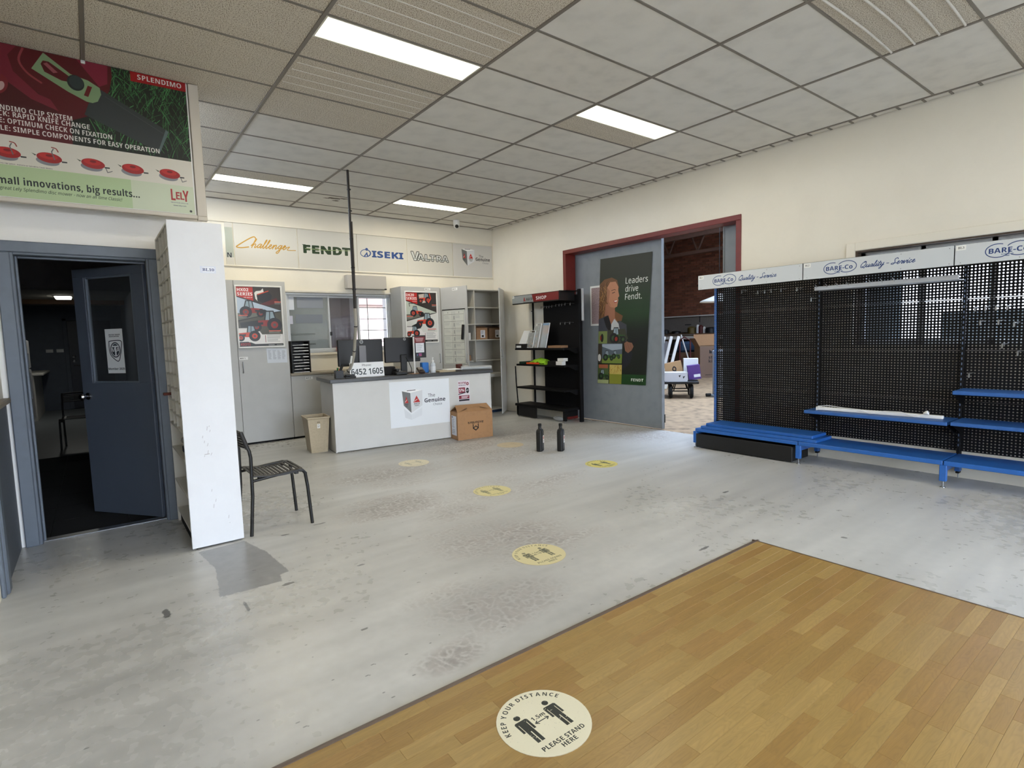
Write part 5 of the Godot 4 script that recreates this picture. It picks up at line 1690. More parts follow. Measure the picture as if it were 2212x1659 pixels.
	for y in [3.2, 2.95, 2.62, 2.28, 2.02]:
		part(cd, "cable_tie", MB.new().lathe(Transform3D(Basis(), Vector3(1.274, y, -2.371)), [[0.0, 0.0], [0.024, 0.0], [0.024, 0.012], [0.0, 0.012]], 10), mats.black)
	var c3 := Curve3D.new()
	var kp := [Vector3(1.274, 1.80, -2.376), Vector3(1.285, 1.62, -2.40), Vector3(1.31, 1.42, -2.52), Vector3(1.33, 1.22, -2.64), Vector3(1.32, 1.05, -2.76), Vector3(1.27, 0.975, -2.86), Vector3(1.22, 0.955, -2.92)]
	for i in kp.size():
		var tan: Vector3 = (kp[min(i + 1, kp.size() - 1)] - kp[max(i - 1, 0)]) / 6.0
		c3.add_point(kp[i], -tan, tan)
	var bake := []
	for s in 31:
		bake.append(c3.sample_baked(c3.get_baked_length() * s / 30.0))
	part(cd, "conduit", MB.new().tube(bake, 0.019, 10), mats.conduit)
	for k in [6, 16, 25]:
		part(cd, "cable_tie", MB.new().tube([bake[k], bake[k] + (bake[k + 1] - bake[k]).normalized() * 0.012], 0.0215, 10), mats.black)
	part(cd, "inline_switch", MB.new().obox(Transform3D(Basis(Vector3.FORWARD, 0.2), Vector3(1.285, 1.17, -2.62)), Vector3(0.022, 0.10, 0.02), 0.006), mats.white)
	# small red parts box on the window sill
	single("red_gift_box", "small glossy red box standing on the rear window sill", "box", MB.new().cbox(1.80, 1.90, 1.236, 1.33, ZB - 0.02, ZB + 0.03, 0.012), paint(Color(0.68, 0.14, 0.10), 0.3))
	# bin, carton and the two black bottles on the floor
	var bn := thing("waste_bin", "grubby cream plastic waste bin beside the counter end", "bin", Vector3(0.93, 0, -3.04))
	var bxf := Transform3D(Basis(Vector3.UP, -0.1), Vector3(0.925, 0, -3.02))
	var prof := [[0.0, 0.20, 0.27], [0.025, 0.205, 0.275], [0.43, 0.265, 0.345], [0.455, 0.28, 0.36]]
	var wall := MB.new()
	for i in 3:
		for k in 4:
			var c := func(q: Array, kk: int, inset: float): return bxf * Vector3([-1, 1, 1, -1][kk % 4] * (q[1] / 2 - inset), q[0], [1, 1, -1, -1][kk % 4] * (q[2] / 2 - inset))
			wall.quad(c.call(prof[i], k, 0.0), c.call(prof[i], k + 1, 0.0), c.call(prof[i + 1], k + 1, 0.0), c.call(prof[i + 1], k, 0.0))
			wall.quad(c.call(prof[i], k + 1, 0.006), c.call(prof[i], k, 0.006), c.call(prof[i + 1], k, 0.006), c.call(prof[i + 1], k + 1, 0.006))
	wall.obox(bxf * Transform3D(Basis(), Vector3(0, 0.012, 0)), Vector3(0.19, 0.012, 0.26), 0.0)
	part(bn, "body", wall, mats.cream_plastic)
	var rim := MB.new()
	for q in [[0, 0.18, 0.285, 0.014], [0, -0.18, 0.285, 0.014]]:
		rim.obox(bxf * Transform3D(Basis(), Vector3(q[0], 0.448, q[1])), Vector3(q[2], 0.02, q[3]), 0.004)
	for q in [-0.14, 0.14]:
		rim.obox(bxf * Transform3D(Basis(), Vector3(q, 0.448, 0)), Vector3(0.014, 0.02, 0.35), 0.004)
	part(bn, "rim", rim, mats.cream_plastic)
	var bcv := Cv.new(60, 90, Color(0.70, 0.64, 0.53))
	bcv.text("BIN", 30, 22, 14, Color(0.3, 0.26, 0.2), "bold", 1)
	bcv.rect(10, 34, 40, 50, Color(0.9, 0.9, 0.88))
	bcv.rect(18, 44, 20, 4, Color(0.3, 0.3, 0.3))
	bcv.line([Vector2(18, 60), Vector2(26, 70), Vector2(42, 56)], 4, Color(0.3, 0.3, 0.3))
	var lean := 0.082
	mb = MB.new()
	var L := func(a: float, y: float): return bxf * Vector3(a, y, 0.1385 + (y - 0.025) * 0.0864 + 0.0015)
	mb.print_quad(L.call(-0.03, 0.31), L.call(0.025, 0.31), L.call(0.025, 0.41), L.call(-0.03, 0.41))
	part(bn, "label", mb, printed(bcv))
	build_carton()
	var bt := [Vector3(2.962, 0, -0.955), Vector3(3.148, 0, -0.785)]
	var bl := ["black oil bottle standing on the floor, the one closer to the carton", "black oil bottle standing on the floor, the one closer to the sliding door"]
	for i in 2:
		var b := thing("oil_bottle", bl[i], "bottle", bt[i], "black oil bottles on the floor")
		var xf := Transform3D(Basis(Vector3.UP, 0.55), Vector3.ZERO)
		var body := MB.new()
		# rounded slab body with shoulders: stacked rounded outlines
		var secs := [[0.0, 0.052, 0.034], [0.006, 0.058, 0.039], [0.235, 0.058, 0.039], [0.262, 0.050, 0.034], [0.276, 0.02, 0.02], [0.31, 0.019, 0.019]]
		var outline := func(q: Array, k: int) -> Vector3:
			var a := TAU * k / 24
			var e := 0.55 if q[1] > 0.03 else 1.0
			return xf * Vector3(signf(cos(a)) * pow(absf(cos(a)), e) * q[1], q[0], signf(sin(a)) * pow(absf(sin(a)), e) * q[2])
		for s in secs.size() - 1:
			for k in 24:
				body.quad(outline.call(secs[s], k + 1), outline.call(secs[s], k), outline.call(secs[s + 1], k), outline.call(secs[s + 1], k + 1))
		part(b, "body", body, mats.black, true)
		part(b, "cap", MB.new().lathe(Transform3D(), [[0.021, 0.305], [0.022, 0.31], [0.022, 0.333], [0.019, 0.337], [0.0, 0.338]], 14), mats.black_matt, true)
		var lv := Cv.new(40, 90, Color(0.90, 0.88, 0.86))
		lv.rect(6, 10, 26, 34, Color(0.70, 0.30, 0.22))
		lv.lines(6, 52, 28, 6, 5, Color(0.45, 0.45, 0.45), RandomNumberGenerator.new())
		mb = MB.new()
		mb.print_quad(xf * Vector3(-0.005, 0.10, 0.0396), xf * Vector3(0.038, 0.10, 0.0396), xf * Vector3(0.038, 0.19, 0.0396), xf * Vector3(-0.005, 0.19, 0.0396))
		part(b, "label", mb, printed(lv), true)
		part(b, "level_strip", MB.new().box(-0.001, 0.001, 0.03, 0.25, 0, 0.0005), mats.alu, true).transform = xf * Transform3D(Basis(), Vector3(-0.018, 0, 0.0392))


func build_carton() -> void:
	var o := Vector3(2.596, 0, -2.26)
	var e := Vector3(0.539, 0, 0.066).normalized()
	var nn := Vector3(-e.z, 0, e.x)
	var xf := Transform3D(Basis(e, Vector3.UP, nn), o)
	var W := 0.543
	var D := 0.235
	var H := 0.385
	var c := thing("cardboard_carton", "big brown cardboard carton with loosely folded lid beside the counter", "carton", o + e * W / 2 - nn * D / 2)
	var body := MB.new()
	var B := func(x0, x1, y0, y1, z0, z1): body.obox(xf * Transform3D(Basis(), Vector3((x0 + x1) / 2, (y0 + y1) / 2, (z0 + z1) / 2)), Vector3(x1 - x0, y1 - y0, z1 - z0), 0.002)
	B.call(0.0, W, 0.0, 0.006, -D, 0.0)
	B.call(0.0, W, 0.006, H, -0.005, 0.0)
	B.call(0.0, W, 0.006, H, -D, -D + 0.005)
	B.call(0.0, 0.005, 0.006, H, -D + 0.005, -0.005)
	B.call(W - 0.005, W, 0.006, H, -D + 0.005, -0.005)
	part(c, "box_body", body, mats.carton)
	# lid flaps rise to a ridge
	var ridge := 0.085
	for q in [[0.0, -0.115, 1.0], [-D, -D + 0.115, -1.0]]:
		var fl := MB.new()
		var a := xf * Vector3(0.004, H, q[0])
		var b := xf * Vector3(W - 0.004, H, q[0])
		var d := xf * Vector3(W - 0.03, H + ridge * (1.0 if q[2] > 0 else 0.85), q[1])
		var f := xf * Vector3(0.02, H + ridge * (1.05 if q[2] > 0 else 0.8), q[1])
		if q[2] > 0:
			fl.quad(a, b, d, f)
		else:
			fl.quad(b, a, f, d)
		var up := Vector3(0, -0.005, 0)
		fl.quad(f + up, d + up, b + up, a + up)
		fl.quad(f, d, d + up, f + up)
		part(c, "lid_flap", fl, mats.carton)
	for q in [0.0, W]:
		var fl := MB.new()
		var in_ := 0.17 * (1.0 if q == 0.0 else -1.0)
		var a := xf * Vector3(q, H, -0.005)
		var b := xf * Vector3(q, H, -D + 0.005)
		var d := xf * Vector3(q + in_, H + 0.05, -D + 0.03)
		var f := xf * Vector3(q + in_, H + 0.05, -0.03)
		fl.quad(a, f, d, b)
		fl.quad(b + Vector3(0, -0.004, 0), d + Vector3(0, -0.004, 0), f + Vector3(0, -0.004, 0), a + Vector3(0, -0.004, 0))
		part(c, "end_flap", fl, mats.carton_b)
	# upside-down maker's mark on the front
	var cv := Cv.new(300, 220, Color(0.655, 0.495, 0.345))
	var ink := Color(0.06, 0.05, 0.05)
	cv.text("AnchorMark", 150, 70, 30, ink, "bold", 1, 0.9, 0.0, PI)
	var P := func(a: float, b: float): return Vector2(150 + a, 150 + b)
	cv.line([P.call(-36, -40), P.call(-36, 10), P.call(0, 36), P.call(36, 10), P.call(36, -40)], 11, ink)
	cv.line([P.call(-36, 8), P.call(0, -18), P.call(36, 8), P.call(0, 34), P.call(-36, 8)], 11, ink)
	var mb := MB.new()
	var z := 0.0006
	mb.print_quad(xf * Vector3(0.11, 0.08, z), xf * Vector3(0.44, 0.08, z), xf * Vector3(0.44, 0.32, z), xf * Vector3(0.11, 0.32, z))
	part(c, "printed_mark", mb, printed(cv, 0.8))
	var lv := Cv.new(120, 180, Color(0.86, 0.87, 0.9))
	var r := RandomNumberGenerator.new()
	r.seed = 2
	lv.rect(8, 8, 30, 10, Color(0.25, 0.25, 0.3))
	lv.lines(8, 28, 70, 7, 12, Color(0.62, 0.63, 0.66), r)
	lv.lines(8, 126, 90, 8, 5, Color(0.55, 0.56, 0.6), r)
	mb = MB.new()
	mb.print_quad(xf * Vector3(-0.0008, 0.06, -0.20), xf * Vector3(-0.0008, 0.06, -0.04), xf * Vector3(-0.0008, 0.33, -0.04), xf * Vector3(-0.0008, 0.33, -0.20))
	part(c, "shipping_label", mb, printed(lv))


# ---------------------------------------------------------------- cabinets along the rear wall

func machine_poster(title: String, second: bool) -> Cv:
	var W := 420
	var H := 600
	var cv := Cv.new(W, H, Color(0.13, 0.12, 0.11))
	var red := Color(0.72, 0.13, 0.10)
	var org := Color(0.78, 0.26, 0.16)
	var r := RandomNumberGenerator.new()
	r.seed = 5 if second else 6
	var V := func(a: Array): return a.map(func(q): return Vector2(q[0] * W, q[1] * H))
	# four slanted pictures
	cv.poly(V.call([[0.38, 0.0], [1.0, 0.0], [1.0, 0.4], [0.0, 0.13], [0.0, 0.0]]), Color(0.20, 0.17, 0.15))
	cv.poly(V.call([[0.0, 0.17], [1.0, 0.40], [0.0, 0.52]]), Color(0.70, 0.76, 0.82) if not second else Color(0.72, 0.75, 0.70))
	cv.poly(V.call([[0.0, 0.44], [0.55, 0.42], [0.8, 0.44], [0.0, 0.56]]), Color(0.40, 0.40, 0.36))
	cv.poly(V.call([[0.0, 0.58], [1.0, 0.41], [1.0, 0.80], [0.45, 0.80], [0.35, 0.68], [0.0, 0.68]]), Color(0.30, 0.29, 0.24) if not second else Color(0.82, 0.82, 0.80))
	cv.poly(V.call([[0.0, 0.69], [0.42, 0.69], [0.52, 0.80], [1.0, 0.80], [1.0, 0.96], [0.35, 0.96], [0.25, 0.93], [0.0, 0.93]]), Color(0.88, 0.87, 0.86))
	# red corner with the title
	cv.poly(V.call([[0.0, 0.0], [0.37, 0.0], [0.37, 0.235], [0.0, 0.155]]), red)
	var white := Color(0.94, 0.93, 0.92)
	cv.text(title, 10, 46, 31, white, "bold", 0, 1.05)
	cv.text("SERIES", 10, 88, 31, white, "bold", 0, 1.05)
	cv.text("HST 4WD HP" if not second else "45-60 HP", 148, 112, 10, white, "bold", 2)
	# machines
	if second:
		cv.poly(V.call([[0.42, 0.04], [0.62, 0.02], [0.66, 0.2], [0.46, 0.22]]), Color(0.75, 0.70, 0.66))
		cv.tractor(W * 0.66, H * 0.21, 120, org, -1.0)
		cv.line(V.call([[0.78, 0.02], [0.82, 0.12], [0.74, 0.2]]), 14, org)
		cv.tractor(W * 0.30, H * 0.475, 118, org)
		cv.ell(W * 0.52, H * 0.44, 26, 30, Color(0.08, 0.08, 0.08))
		cv.line(V.call([[0.12, 0.28], [0.10, 0.22], [0.3, 0.22]]), 8, Color(0.2, 0.2, 0.2))
		cv.tractor(W * 0.66, H * 0.70, 170, org, -1.0)
		cv.poly(V.call([[0.16, 0.67], [0.4, 0.60], [0.46, 0.72], [0.3, 0.74]]), Color(0.10, 0.10, 0.10))
		cv.tractor(W * 0.24, H * 0.88, 120, org, -1.0)
	else:
		cv.poly(V.call([[0.40, 0.10], [0.44, 0.07], [0.55, 0.06], [0.6, 0.02], [0.62, 0.09], [0.45, 0.14], [0.47, 0.24], [0.42, 0.2]]), Color(0.86, 0.86, 0.84))
		cv.poly(V.call([[0.46, 0.12], [0.72, 0.06], [0.80, 0.14], [0.76, 0.24], [0.58, 0.27], [0.46, 0.22]]), Color(0.09, 0.09, 0.10))
		cv.line(V.call([[0.48, 0.125], [0.72, 0.065]]), 10, org)
		cv.poly(V.call([[0.5, 0.29], [0.9, 0.18], [0.97, 0.26], [0.7, 0.31]]), Color(0.34, 0.10, 0.09))
		cv.tractor(W * 0.28, H * 0.50, 160, Color(0.55, 0.16, 0.12))
		cv.poly(V.call([[0.50, 0.37], [0.62, 0.38], [0.75, 0.43], [0.76, 0.46], [0.50, 0.44]]), Color(0.08, 0.08, 0.09))
		cv.tractor(W * 0.70, H * 0.74, 200, Color(0.55, 0.15, 0.13), -1.0)
		cv.poly(V.call([[0.04, 0.60], [0.44, 0.56], [0.46, 0.66], [0.06, 0.68]]), Color(0.12, 0.12, 0.11))
		cv.tractor(W * 0.26, H * 0.90, 150, org, -1.0)
	for q in [[0.85, 0.24, 0.15], [0.02, 0.47, 0.2], [0.68, 0.735, 0.28]]:
		cv.rect(q[0] * W, q[1] * H, q[2] * W, 9, Color(0.86, 0.42, 0.36))
		for k in 2:
			cv.rect(q[0] * W, q[1] * H + 14 + k * 8, q[2] * W * 0.9, 4, Color(0.55, 0.54, 0.52))
	cv.rect(W * 0.585, H * 0.815, 5, H * 0.12, Color(0.5, 0.2, 0.2))
	cv.lines(W * 0.63, H * 0.81, W * 0.33, 11, 7, Color(0.55, 0.55, 0.56), r, 0.35)
	cv.poly(V.call([[0.0, 0.92], [0.2, 0.92], [0.28, 0.965], [1.0, 0.965], [1.0, 1.0], [0.0, 1.0]]), Color(0.10, 0.10, 0.10))
	cv.text("KIOTI", 12, 590, 26, red, "bold", 0, 0.95)
	cv.rect(W * 0.65, H * 0.978, W * 0.14, 5, Color(0.7, 0.7, 0.7))
	cv.rect(W * 0.84, H * 0.978, W * 0.14, 5, Color(0.6, 0.6, 0.6))
	return cv


func hang_poster(called: String, label: String, x0: float, x1: float, y0: float, y1: float, z: float, cv: Cv) -> void:
	var t := thing(called, label, "poster", Vector3((x0 + x1) / 2, y0, z))
	var f := MB.new()
	var w := 0.02
	f.cbox(x0, x1, y0, y0 + w, z, z + 0.014, 0.003).cbox(x0, x1, y1 - w, y1, z, z + 0.014, 0.003).cbox(x0, x0 + w, y0 + w, y1 - w, z, z + 0.014, 0.003).cbox(x1 - w, x1, y0 + w, y1 - w, z, z + 0.014, 0.003)
	part(t, "snap_frame", f, mats.white)
	var mb := MB.new()
	mb.print_quad(Vector3(x0 + w, y0 + w, z + 0.004), Vector3(x1 - w, y0 + w, z + 0.004), Vector3(x1 - w, y1 - w, z + 0.004), Vector3(x0 + w, y1 - w, z + 0.004))
	part(t, "poster_print", mb, printed(cv, 0.3))


func small_label(parent: Node3D, x: float, y: float, z: float, s: String) -> void:
	var cv := Cv.new(96, 36, Color(0.88, 0.88, 0.87))
	cv.text(s, 10, 26, 16, Color(0.2, 0.2, 0.2), "bold")
	var mb := MB.new()
	mb.print_quad(Vector3(x, y, z), Vector3(x + 0.11, y, z), Vector3(x + 0.11, y + 0.04, z), Vector3(x, y + 0.04, z))
	part(parent, "label", mb, printed(cv))


func bow_handle(parent: Node3D, a: Vector3, b: Vector3, out: Vector3) -> void:
	part(parent, "handle", MB.new().tube([a, a + out, b + out, b], 0.006, 8), mats.steel)


func build_cabinets() -> void:
	var zf := -4.14
	var zw := ZB + 0.002
	# tall cabinet with the loader poster
	var t := thing("tall_cabinet", "tall grey cabinet with the loader poster on its door beside the rear window", "cabinet", Vector3(0.5, 0, -4.34))
	part(t, "carcass", MB.new().cbox(0.02, 0.955, 0.06, 2.275, zw, zf - 0.02, 0.003), mats.cab)
	part(t, "plinth", MB.new().box(0.03, 0.95, 0.0, 0.06, zw, zf - 0.05), mats.black_matt)
	var d := part(t, "door", MB.new().cbox(0.285, 0.955, 0.03, 2.275, zf - 0.018, zf, 0.003), mats.cab)
	bow_handle(d, Vector3(0.335, 1.16, zf), Vector3(0.335, 1.01, zf), Vector3(0, 0, 0.025))
	part(t, "door", MB.new().cbox(0.02, 0.281, 0.03, 2.275, zf - 0.018, zf, 0.003), mats.cab)
	small_label(d, 0.295, 1.19, zf + 0.001, "BAY 1")
	hang_poster("machine_poster", "framed red poster of tractors with loaders on the tall cabinet door", 0.292, 0.905, 1.35, 2.21, zf + 0.001, machine_poster("HX02", false))
	var cv := Cv.new(150, 100, Color(0.80, 0.82, 0.85))
	var r := RandomNumberGenerator.new()
	r.seed = 15
	for c in 4:
		cv.lines(10 + c * 34, 14, 26, 8, 8, Color(0.62, 0.64, 0.68), r, 0.5)
	var mb := MB.new()
	mb.print_quad(Vector3(0.655, 1.13, zf + 0.002), Vector3(0.925, 1.125, zf + 0.002), Vector3(0.925, 1.325, zf + 0.002), Vector3(0.652, 1.335, zf + 0.002))
	single("price_list", "pale printed list taped under the loader poster", "paper", mb, printed(cv))
	# base cabinets with a worn bench
	t = thing("base_cabinet", "low grey base cabinet with a cream bench under the rear window", "cabinet", Vector3(1.8, 0, -4.34))
	part(t, "carcass", MB.new().cbox(0.958, 2.76, 0.06, 0.925, zw, zf - 0.02, 0.003), mats.cab)
	part(t, "plinth", MB.new().box(0.958, 2.76, 0.0, 0.06, zw, zf - 0.05), mats.black_matt)
	for i in 3:
		var x := 0.962 + i * 0.6
		d = part(t, "door", MB.new().cbox(x, x + 0.594, 0.03, 0.92, zf - 0.018, zf, 0.003), mats.cab)
		small_label(d, x + 0.2, 0.86, zf + 0.001, "BAY %d" % (2 + i))
	part(t, "bench_top", MB.new().cbox(0.957, 2.76, 0.925, 0.958, zw, zf + 0.02, 0.004), mottled(Color(0.56, 0.53, 0.47), mats.tile.albedo_texture, 0.4, 0.5))
	# letter tray rack
	t = thing("letter_rack", "black ten slot letter rack full of papers on the low bench", "letter rack", Vector3(1.14, 0.958, -4.34))
	var f := MB.new()
	f.cbox(1.005, 1.018, 0.958, 1.43, -4.45, -4.20, 0.002).cbox(1.262, 1.275, 0.958, 1.43, -4.45, -4.20, 0.002).cbox(1.018, 1.262, 1.42, 1.43, -4.45, -4.20, 0.002).box(1.018, 1.262, 0.958, 1.42, -4.45, -4.44)
	part(t, "frame", f, mats.black)
	for k in 11:
		var y := 0.958 + k * 0.0445
		if k < 10:
			part(t, "slot_shelf", MB.new().box(1.018, 1.262, y, y + 0.006, -4.44, -4.21), mats.black)
			var wv: float = [0.16, 0.12, 0.15, 0.17, 0.13, 0.10, 0.16, 0.15, 0.14, 0.16][k]
			single("paper_sheaf", "sheaf of papers in the %s slot of the black letter rack" % ["bottom", "ninth from the top", "eighth from the top", "seventh from the top", "sixth from the top", "fifth from the top", "fourth from the top", "third from the top", "second from the top", "top"][k], "paper", MB.new().cbox(1.03 + (k % 3) * 0.008, 1.03 + wv, y + 0.006, y + 0.012 + (k % 3) * 0.003, -4.43, -4.205, 0.001).cbox(1.175, 1.255, y + 0.006, y + 0.014 + (k % 2) * 0.006, -4.43, -4.207 - (k % 3) * 0.004, 0.001), mats.paper, "papers in the letter rack")
	# tall cabinet with the compact tractor poster
	t = thing("tall_cabinet", "tall grey cabinet with the compact tractor poster behind the monitors", "cabinet", Vector3(3.13, 0, -4.34))
	part(t, "carcass", MB.new().cbox(2.765, 3.495, 0.06, 2.27, zw, zf - 0.02, 0.003), mats.cab)
	part(t, "plinth", MB.new().box(2.775, 3.49, 0.0, 0.06, zw, zf - 0.05), mats.black_matt)
	d = part(t, "door", MB.new().cbox(2.765, 3.492, 0.03, 2.27, zf - 0.018, zf, 0.003), mats.cab)
	bow_handle(d, Vector3(3.44, 1.14, zf), Vector3(3.44, 0.99, zf), Vector3(0, 0, 0.025))
	small_label(d, 3.20, 2.215, zf + 0.001, "BAY 5")
	hang_poster("machine_poster", "framed red poster of compact tractors on the cabinet behind the monitors", 2.82, 3.43, 1.335, 2.195, zf + 0.001, machine_poster("DK20", true))
	# open cabinet in the corner
	t = thing("corner_cabinet", "open grey shelf cabinet in the corner with both doors ajar", "cabinet", Vector3(4.18, 0, -4.34))
	f = MB.new()
	f.cbox(3.50, 3.518, 0.03, 2.262, zw, zf - 0.02, 0.002).cbox(4.842, 4.86, 0.03, 2.262, zw, zf - 0.02, 0.002).cbox(3.518, 4.842, 2.244, 2.262, zw, zf - 0.02, 0.002).box(3.518, 4.842, 0.05, 2.244, zw, zw + 0.012)
	part(t, "carcass", f, mats.cab_in)
	part(t, "plinth", MB.new().box(3.51, 4.85, 0.0, 0.05, zw, zf - 0.06), paint(Color(0.10, 0.22, 0.36), 0.6))
	part(t, "divider", MB.new().cbox(4.20, 4.218, 0.96, 2.244, zw + 0.012, zf - 0.025, 0.002), mats.cab_in)
	for y in [1.93, 1.63, 1.345, 0.965, 0.05]:
		part(t, "shelf", MB.new().cbox(3.518, 4.842, y, y + 0.018, zw + 0.012, zf - 0.03 - (0.08 if y < 1.0 and y > 0.5 else 0.0), 0.002), mats.cab_in)
	part(t, "drawer_rail", MB.new().cbox(3.518, 4.842, 0.66, 0.72, zf - 0.05, zf - 0.03, 0.003), mats.cab)
	part(t, "bench_shelf", MB.new().cbox(3.518, 4.842, 0.72, 0.735, zw + 0.012, zf - 0.03, 0.003), mats.cab_in)
	var lx := Transform3D(Basis(Vector3(0.2588, 0, 0.9659), Vector3.UP, Vector3(-0.9659, 0, 0.2588)), Vector3(3.502, 0, zf))
	d = part(t, "door", MB.new().obox(lx * Transform3D(Basis(), Vector3(0.30, 1.146, -0.009)), Vector3(0.6, 2.232, 0.018), 0.003), mats.cab)
	bow_handle(d, lx * Vector3(0.57, 1.14, 0.0), lx * Vector3(0.57, 0.99, 0.0), lx.basis.z * 0.025)
	cv = Cv.new(96, 36, Color(0.88, 0.88, 0.87))
	cv.text("BAY 6", 10, 26, 16, Color(0.2, 0.2, 0.2), "bold")
	mb = MB.new()
	mb.print_quad(lx * Vector3(0.28, 2.20, 0.001), lx * Vector3(0.40, 2.20, 0.001), lx * Vector3(0.40, 2.24, 0.001), lx * Vector3(0.28, 2.24, 0.001))
	part(d, "label", mb, printed(cv))
	var rx := Transform3D(Basis(Vector3(-0.7071, 0, 0.7071), Vector3.UP, Vector3(-0.7071, 0, -0.7071)), Vector3(4.858, 0, zf))
	d = part(t, "door", MB.new().obox(rx * Transform3D(Basis(), Vector3(0.28, 1.146, 0.009)), Vector3(0.56, 2.232, 0.018), 0.003), mats.cab)
	bow_handle(d, rx * Vector3(0.53, 1.18, 0.0), rx * Vector3(0.53, 1.03, 0.0), rx.basis.z * -0.025)
	# planner hanging on the open door
	cv = Cv.new(300, 620, Color(0.80, 0.81, 0.78))
	var ink := Color(0.35, 0.36, 0.36)
	for k in 8:
		cv.rect(10, 50 + k * 80, 280, 3, ink)
	for x in [10, 126, 146, 166, 288]:
		cv.rect(x, 20, 2, 590, ink)
	cv.text("1", 70, 40, 18, ink, "bold", 1)
	cv.text("2", 225, 40, 18, ink, "bold", 1)
	for k in 7:
		cv.lines(24, 66 + k * 80, 90, 12, 3, Color(0.66, 0.67, 0.66), r, 0.3)
		cv.lines(176, 66 + k * 80, 90, 12, 3, Color(0.62, 0.63, 0.64), r, 0.3)
		cv.rect(150, 70 + k * 80, 12, 40, Color(0.6, 0.6, 0.6))
	var pl := thing("wall_planner", "white two column planner board hanging on the open cabinet door", "planner", lx * Vector3(0.3, 0.95, 0.01))
	part(pl, "sheet", MB.new().obox(lx * Transform3D(Basis(), Vector3(0.295, 1.42, 0.005)), Vector3(0.50, 0.92, 0.004), 0.001), mats.paper)
	mb = MB.new()
	mb.print_quad(lx * Vector3(0.047, 0.962, 0.0078), lx * Vector3(0.543, 0.962, 0.0078), lx * Vector3(0.543, 1.878, 0.0078), lx * Vector3(0.047, 1.878, 0.0078))
	part(pl, "grid_print", mb, printed(cv))
	part(pl, "hanging_bar", MB.new().obox(lx * Transform3D(Basis(), Vector3(0.295, 1.883, 0.008)), Vector3(0.52, 0.016, 0.012), 0.002), mats.gap)
	single("marker_pouch", "black pouch clipped to the planner board", "pouch", MB.new().obox(lx * Transform3D(Basis(Vector3.BACK, -0.12), Vector3(0.505, 1.50, 0.02)), Vector3(0.055, 0.25, 0.02), 0.008), mats.black)
	# boxes on the corner cabinet shelves
	var bx := [["shelf_carton", "brown carton with a white label, on the corner cabinet shelf next to the divider", [4.255, 4.50, 1.349 + 0.014, 1.575, -4.44, -4.20], mats.carton_b], ["shelf_carton", "torn brown carton next to the cabinet side, on the same shelf", [4.545, 4.80, 1.349 + 0.014, 1.57, -4.46, -4.20], mats.carton_old]]
	for i in 2:
		var q: Array = bx[i]
		var c: Array = q[2]
		var b := thing(q[0], q[1], "carton", Vector3((c[0] + c[1]) / 2, c[2], -4.3), "cartons in the corner cabinet")
		part(b, "box_body", MB.new().cbox(c[0], c[1], c[2], c[3], c[4], c[5], 0.004), q[3])
		part(b, "lid_flap", MB.new().obox(Transform3D(Basis(Vector3.RIGHT, 0.25), Vector3((c[0] + c[1]) / 2, c[3] + 0.012, -4.26)), Vector3(c[1] - c[0], 0.005, 0.13), 0.0), q[3])
		cv = Cv.new(60, 80, Color(0.82, 0.82, 0.85))
		cv.lines(6, 8, 44, 7, 5, Color(0.5, 0.5, 0.55), r)
		cv.rect(14, 52, 28, 20, Color(0.15, 0.15, 0.15))
		mb = MB.new()
		var lx0 := c[0] + (0.09 if i == 0 else 0.13) as float
		mb.print_quad(Vector3(lx0, c[2] + 0.03, -4.1992), Vector3(lx0 + 0.10, c[2] + 0.03, -4.1992), Vector3(lx0 + 0.10, c[2] + 0.17, -4.1992), Vector3(lx0, c[2] + 0.17, -4.1992))
		part(b, "label", mb, printed(cv))
	single("white_pack", "white upright pack in the narrow cabinet column, one of two", "box", MB.new().cbox(4.035, 4.085, 1.363, 1.49, -4.36, -4.22, 0.003), mats.white, "white packs in the cabinet")
	single("white_pack", "white upright pack in the narrow cabinet column, one of two", "box", MB.new().cbox(4.092, 4.145, 1.363, 1.49, -4.36, -4.22, 0.003), mats.white, "white packs in the cabinet")
	single("small_brown_box", "small plain brown box low in the narrow cabinet column", "box", MB.new().cbox(4.06, 4.175, 0.983, 1.085, -4.40, -4.28, 0.003), mats.carton_b)
	# roller blind box above the rear window
	t = thing("blind_cassette", "beige roller shutter box above the rear window", "shutter box", Vector3(2.32, 2.235, ZB + 0.06))
	part(t, "box_cover", MB.new().cbox(1.985, 2.655, 2.235, 2.455, ZB, ZB + 0.12, 0.008), paint(Color(0.70, 0.68, 0.65), 0.5))
	part(t, "end_switch", MB.new().cbox(2.615, 2.655, 2.228, 2.25, ZB + 0.08, ZB + 0.125, 0.003), mats.black)
	part(t, "pull_cord", MB.new().tube([Vector3(2.65, 2.235, ZB + 0.05), Vector3(2.65, 1.9, ZB + 0.05)], 0.003, 6), mats.white)


# ---------------------------------------------------------------- brand panels above the window

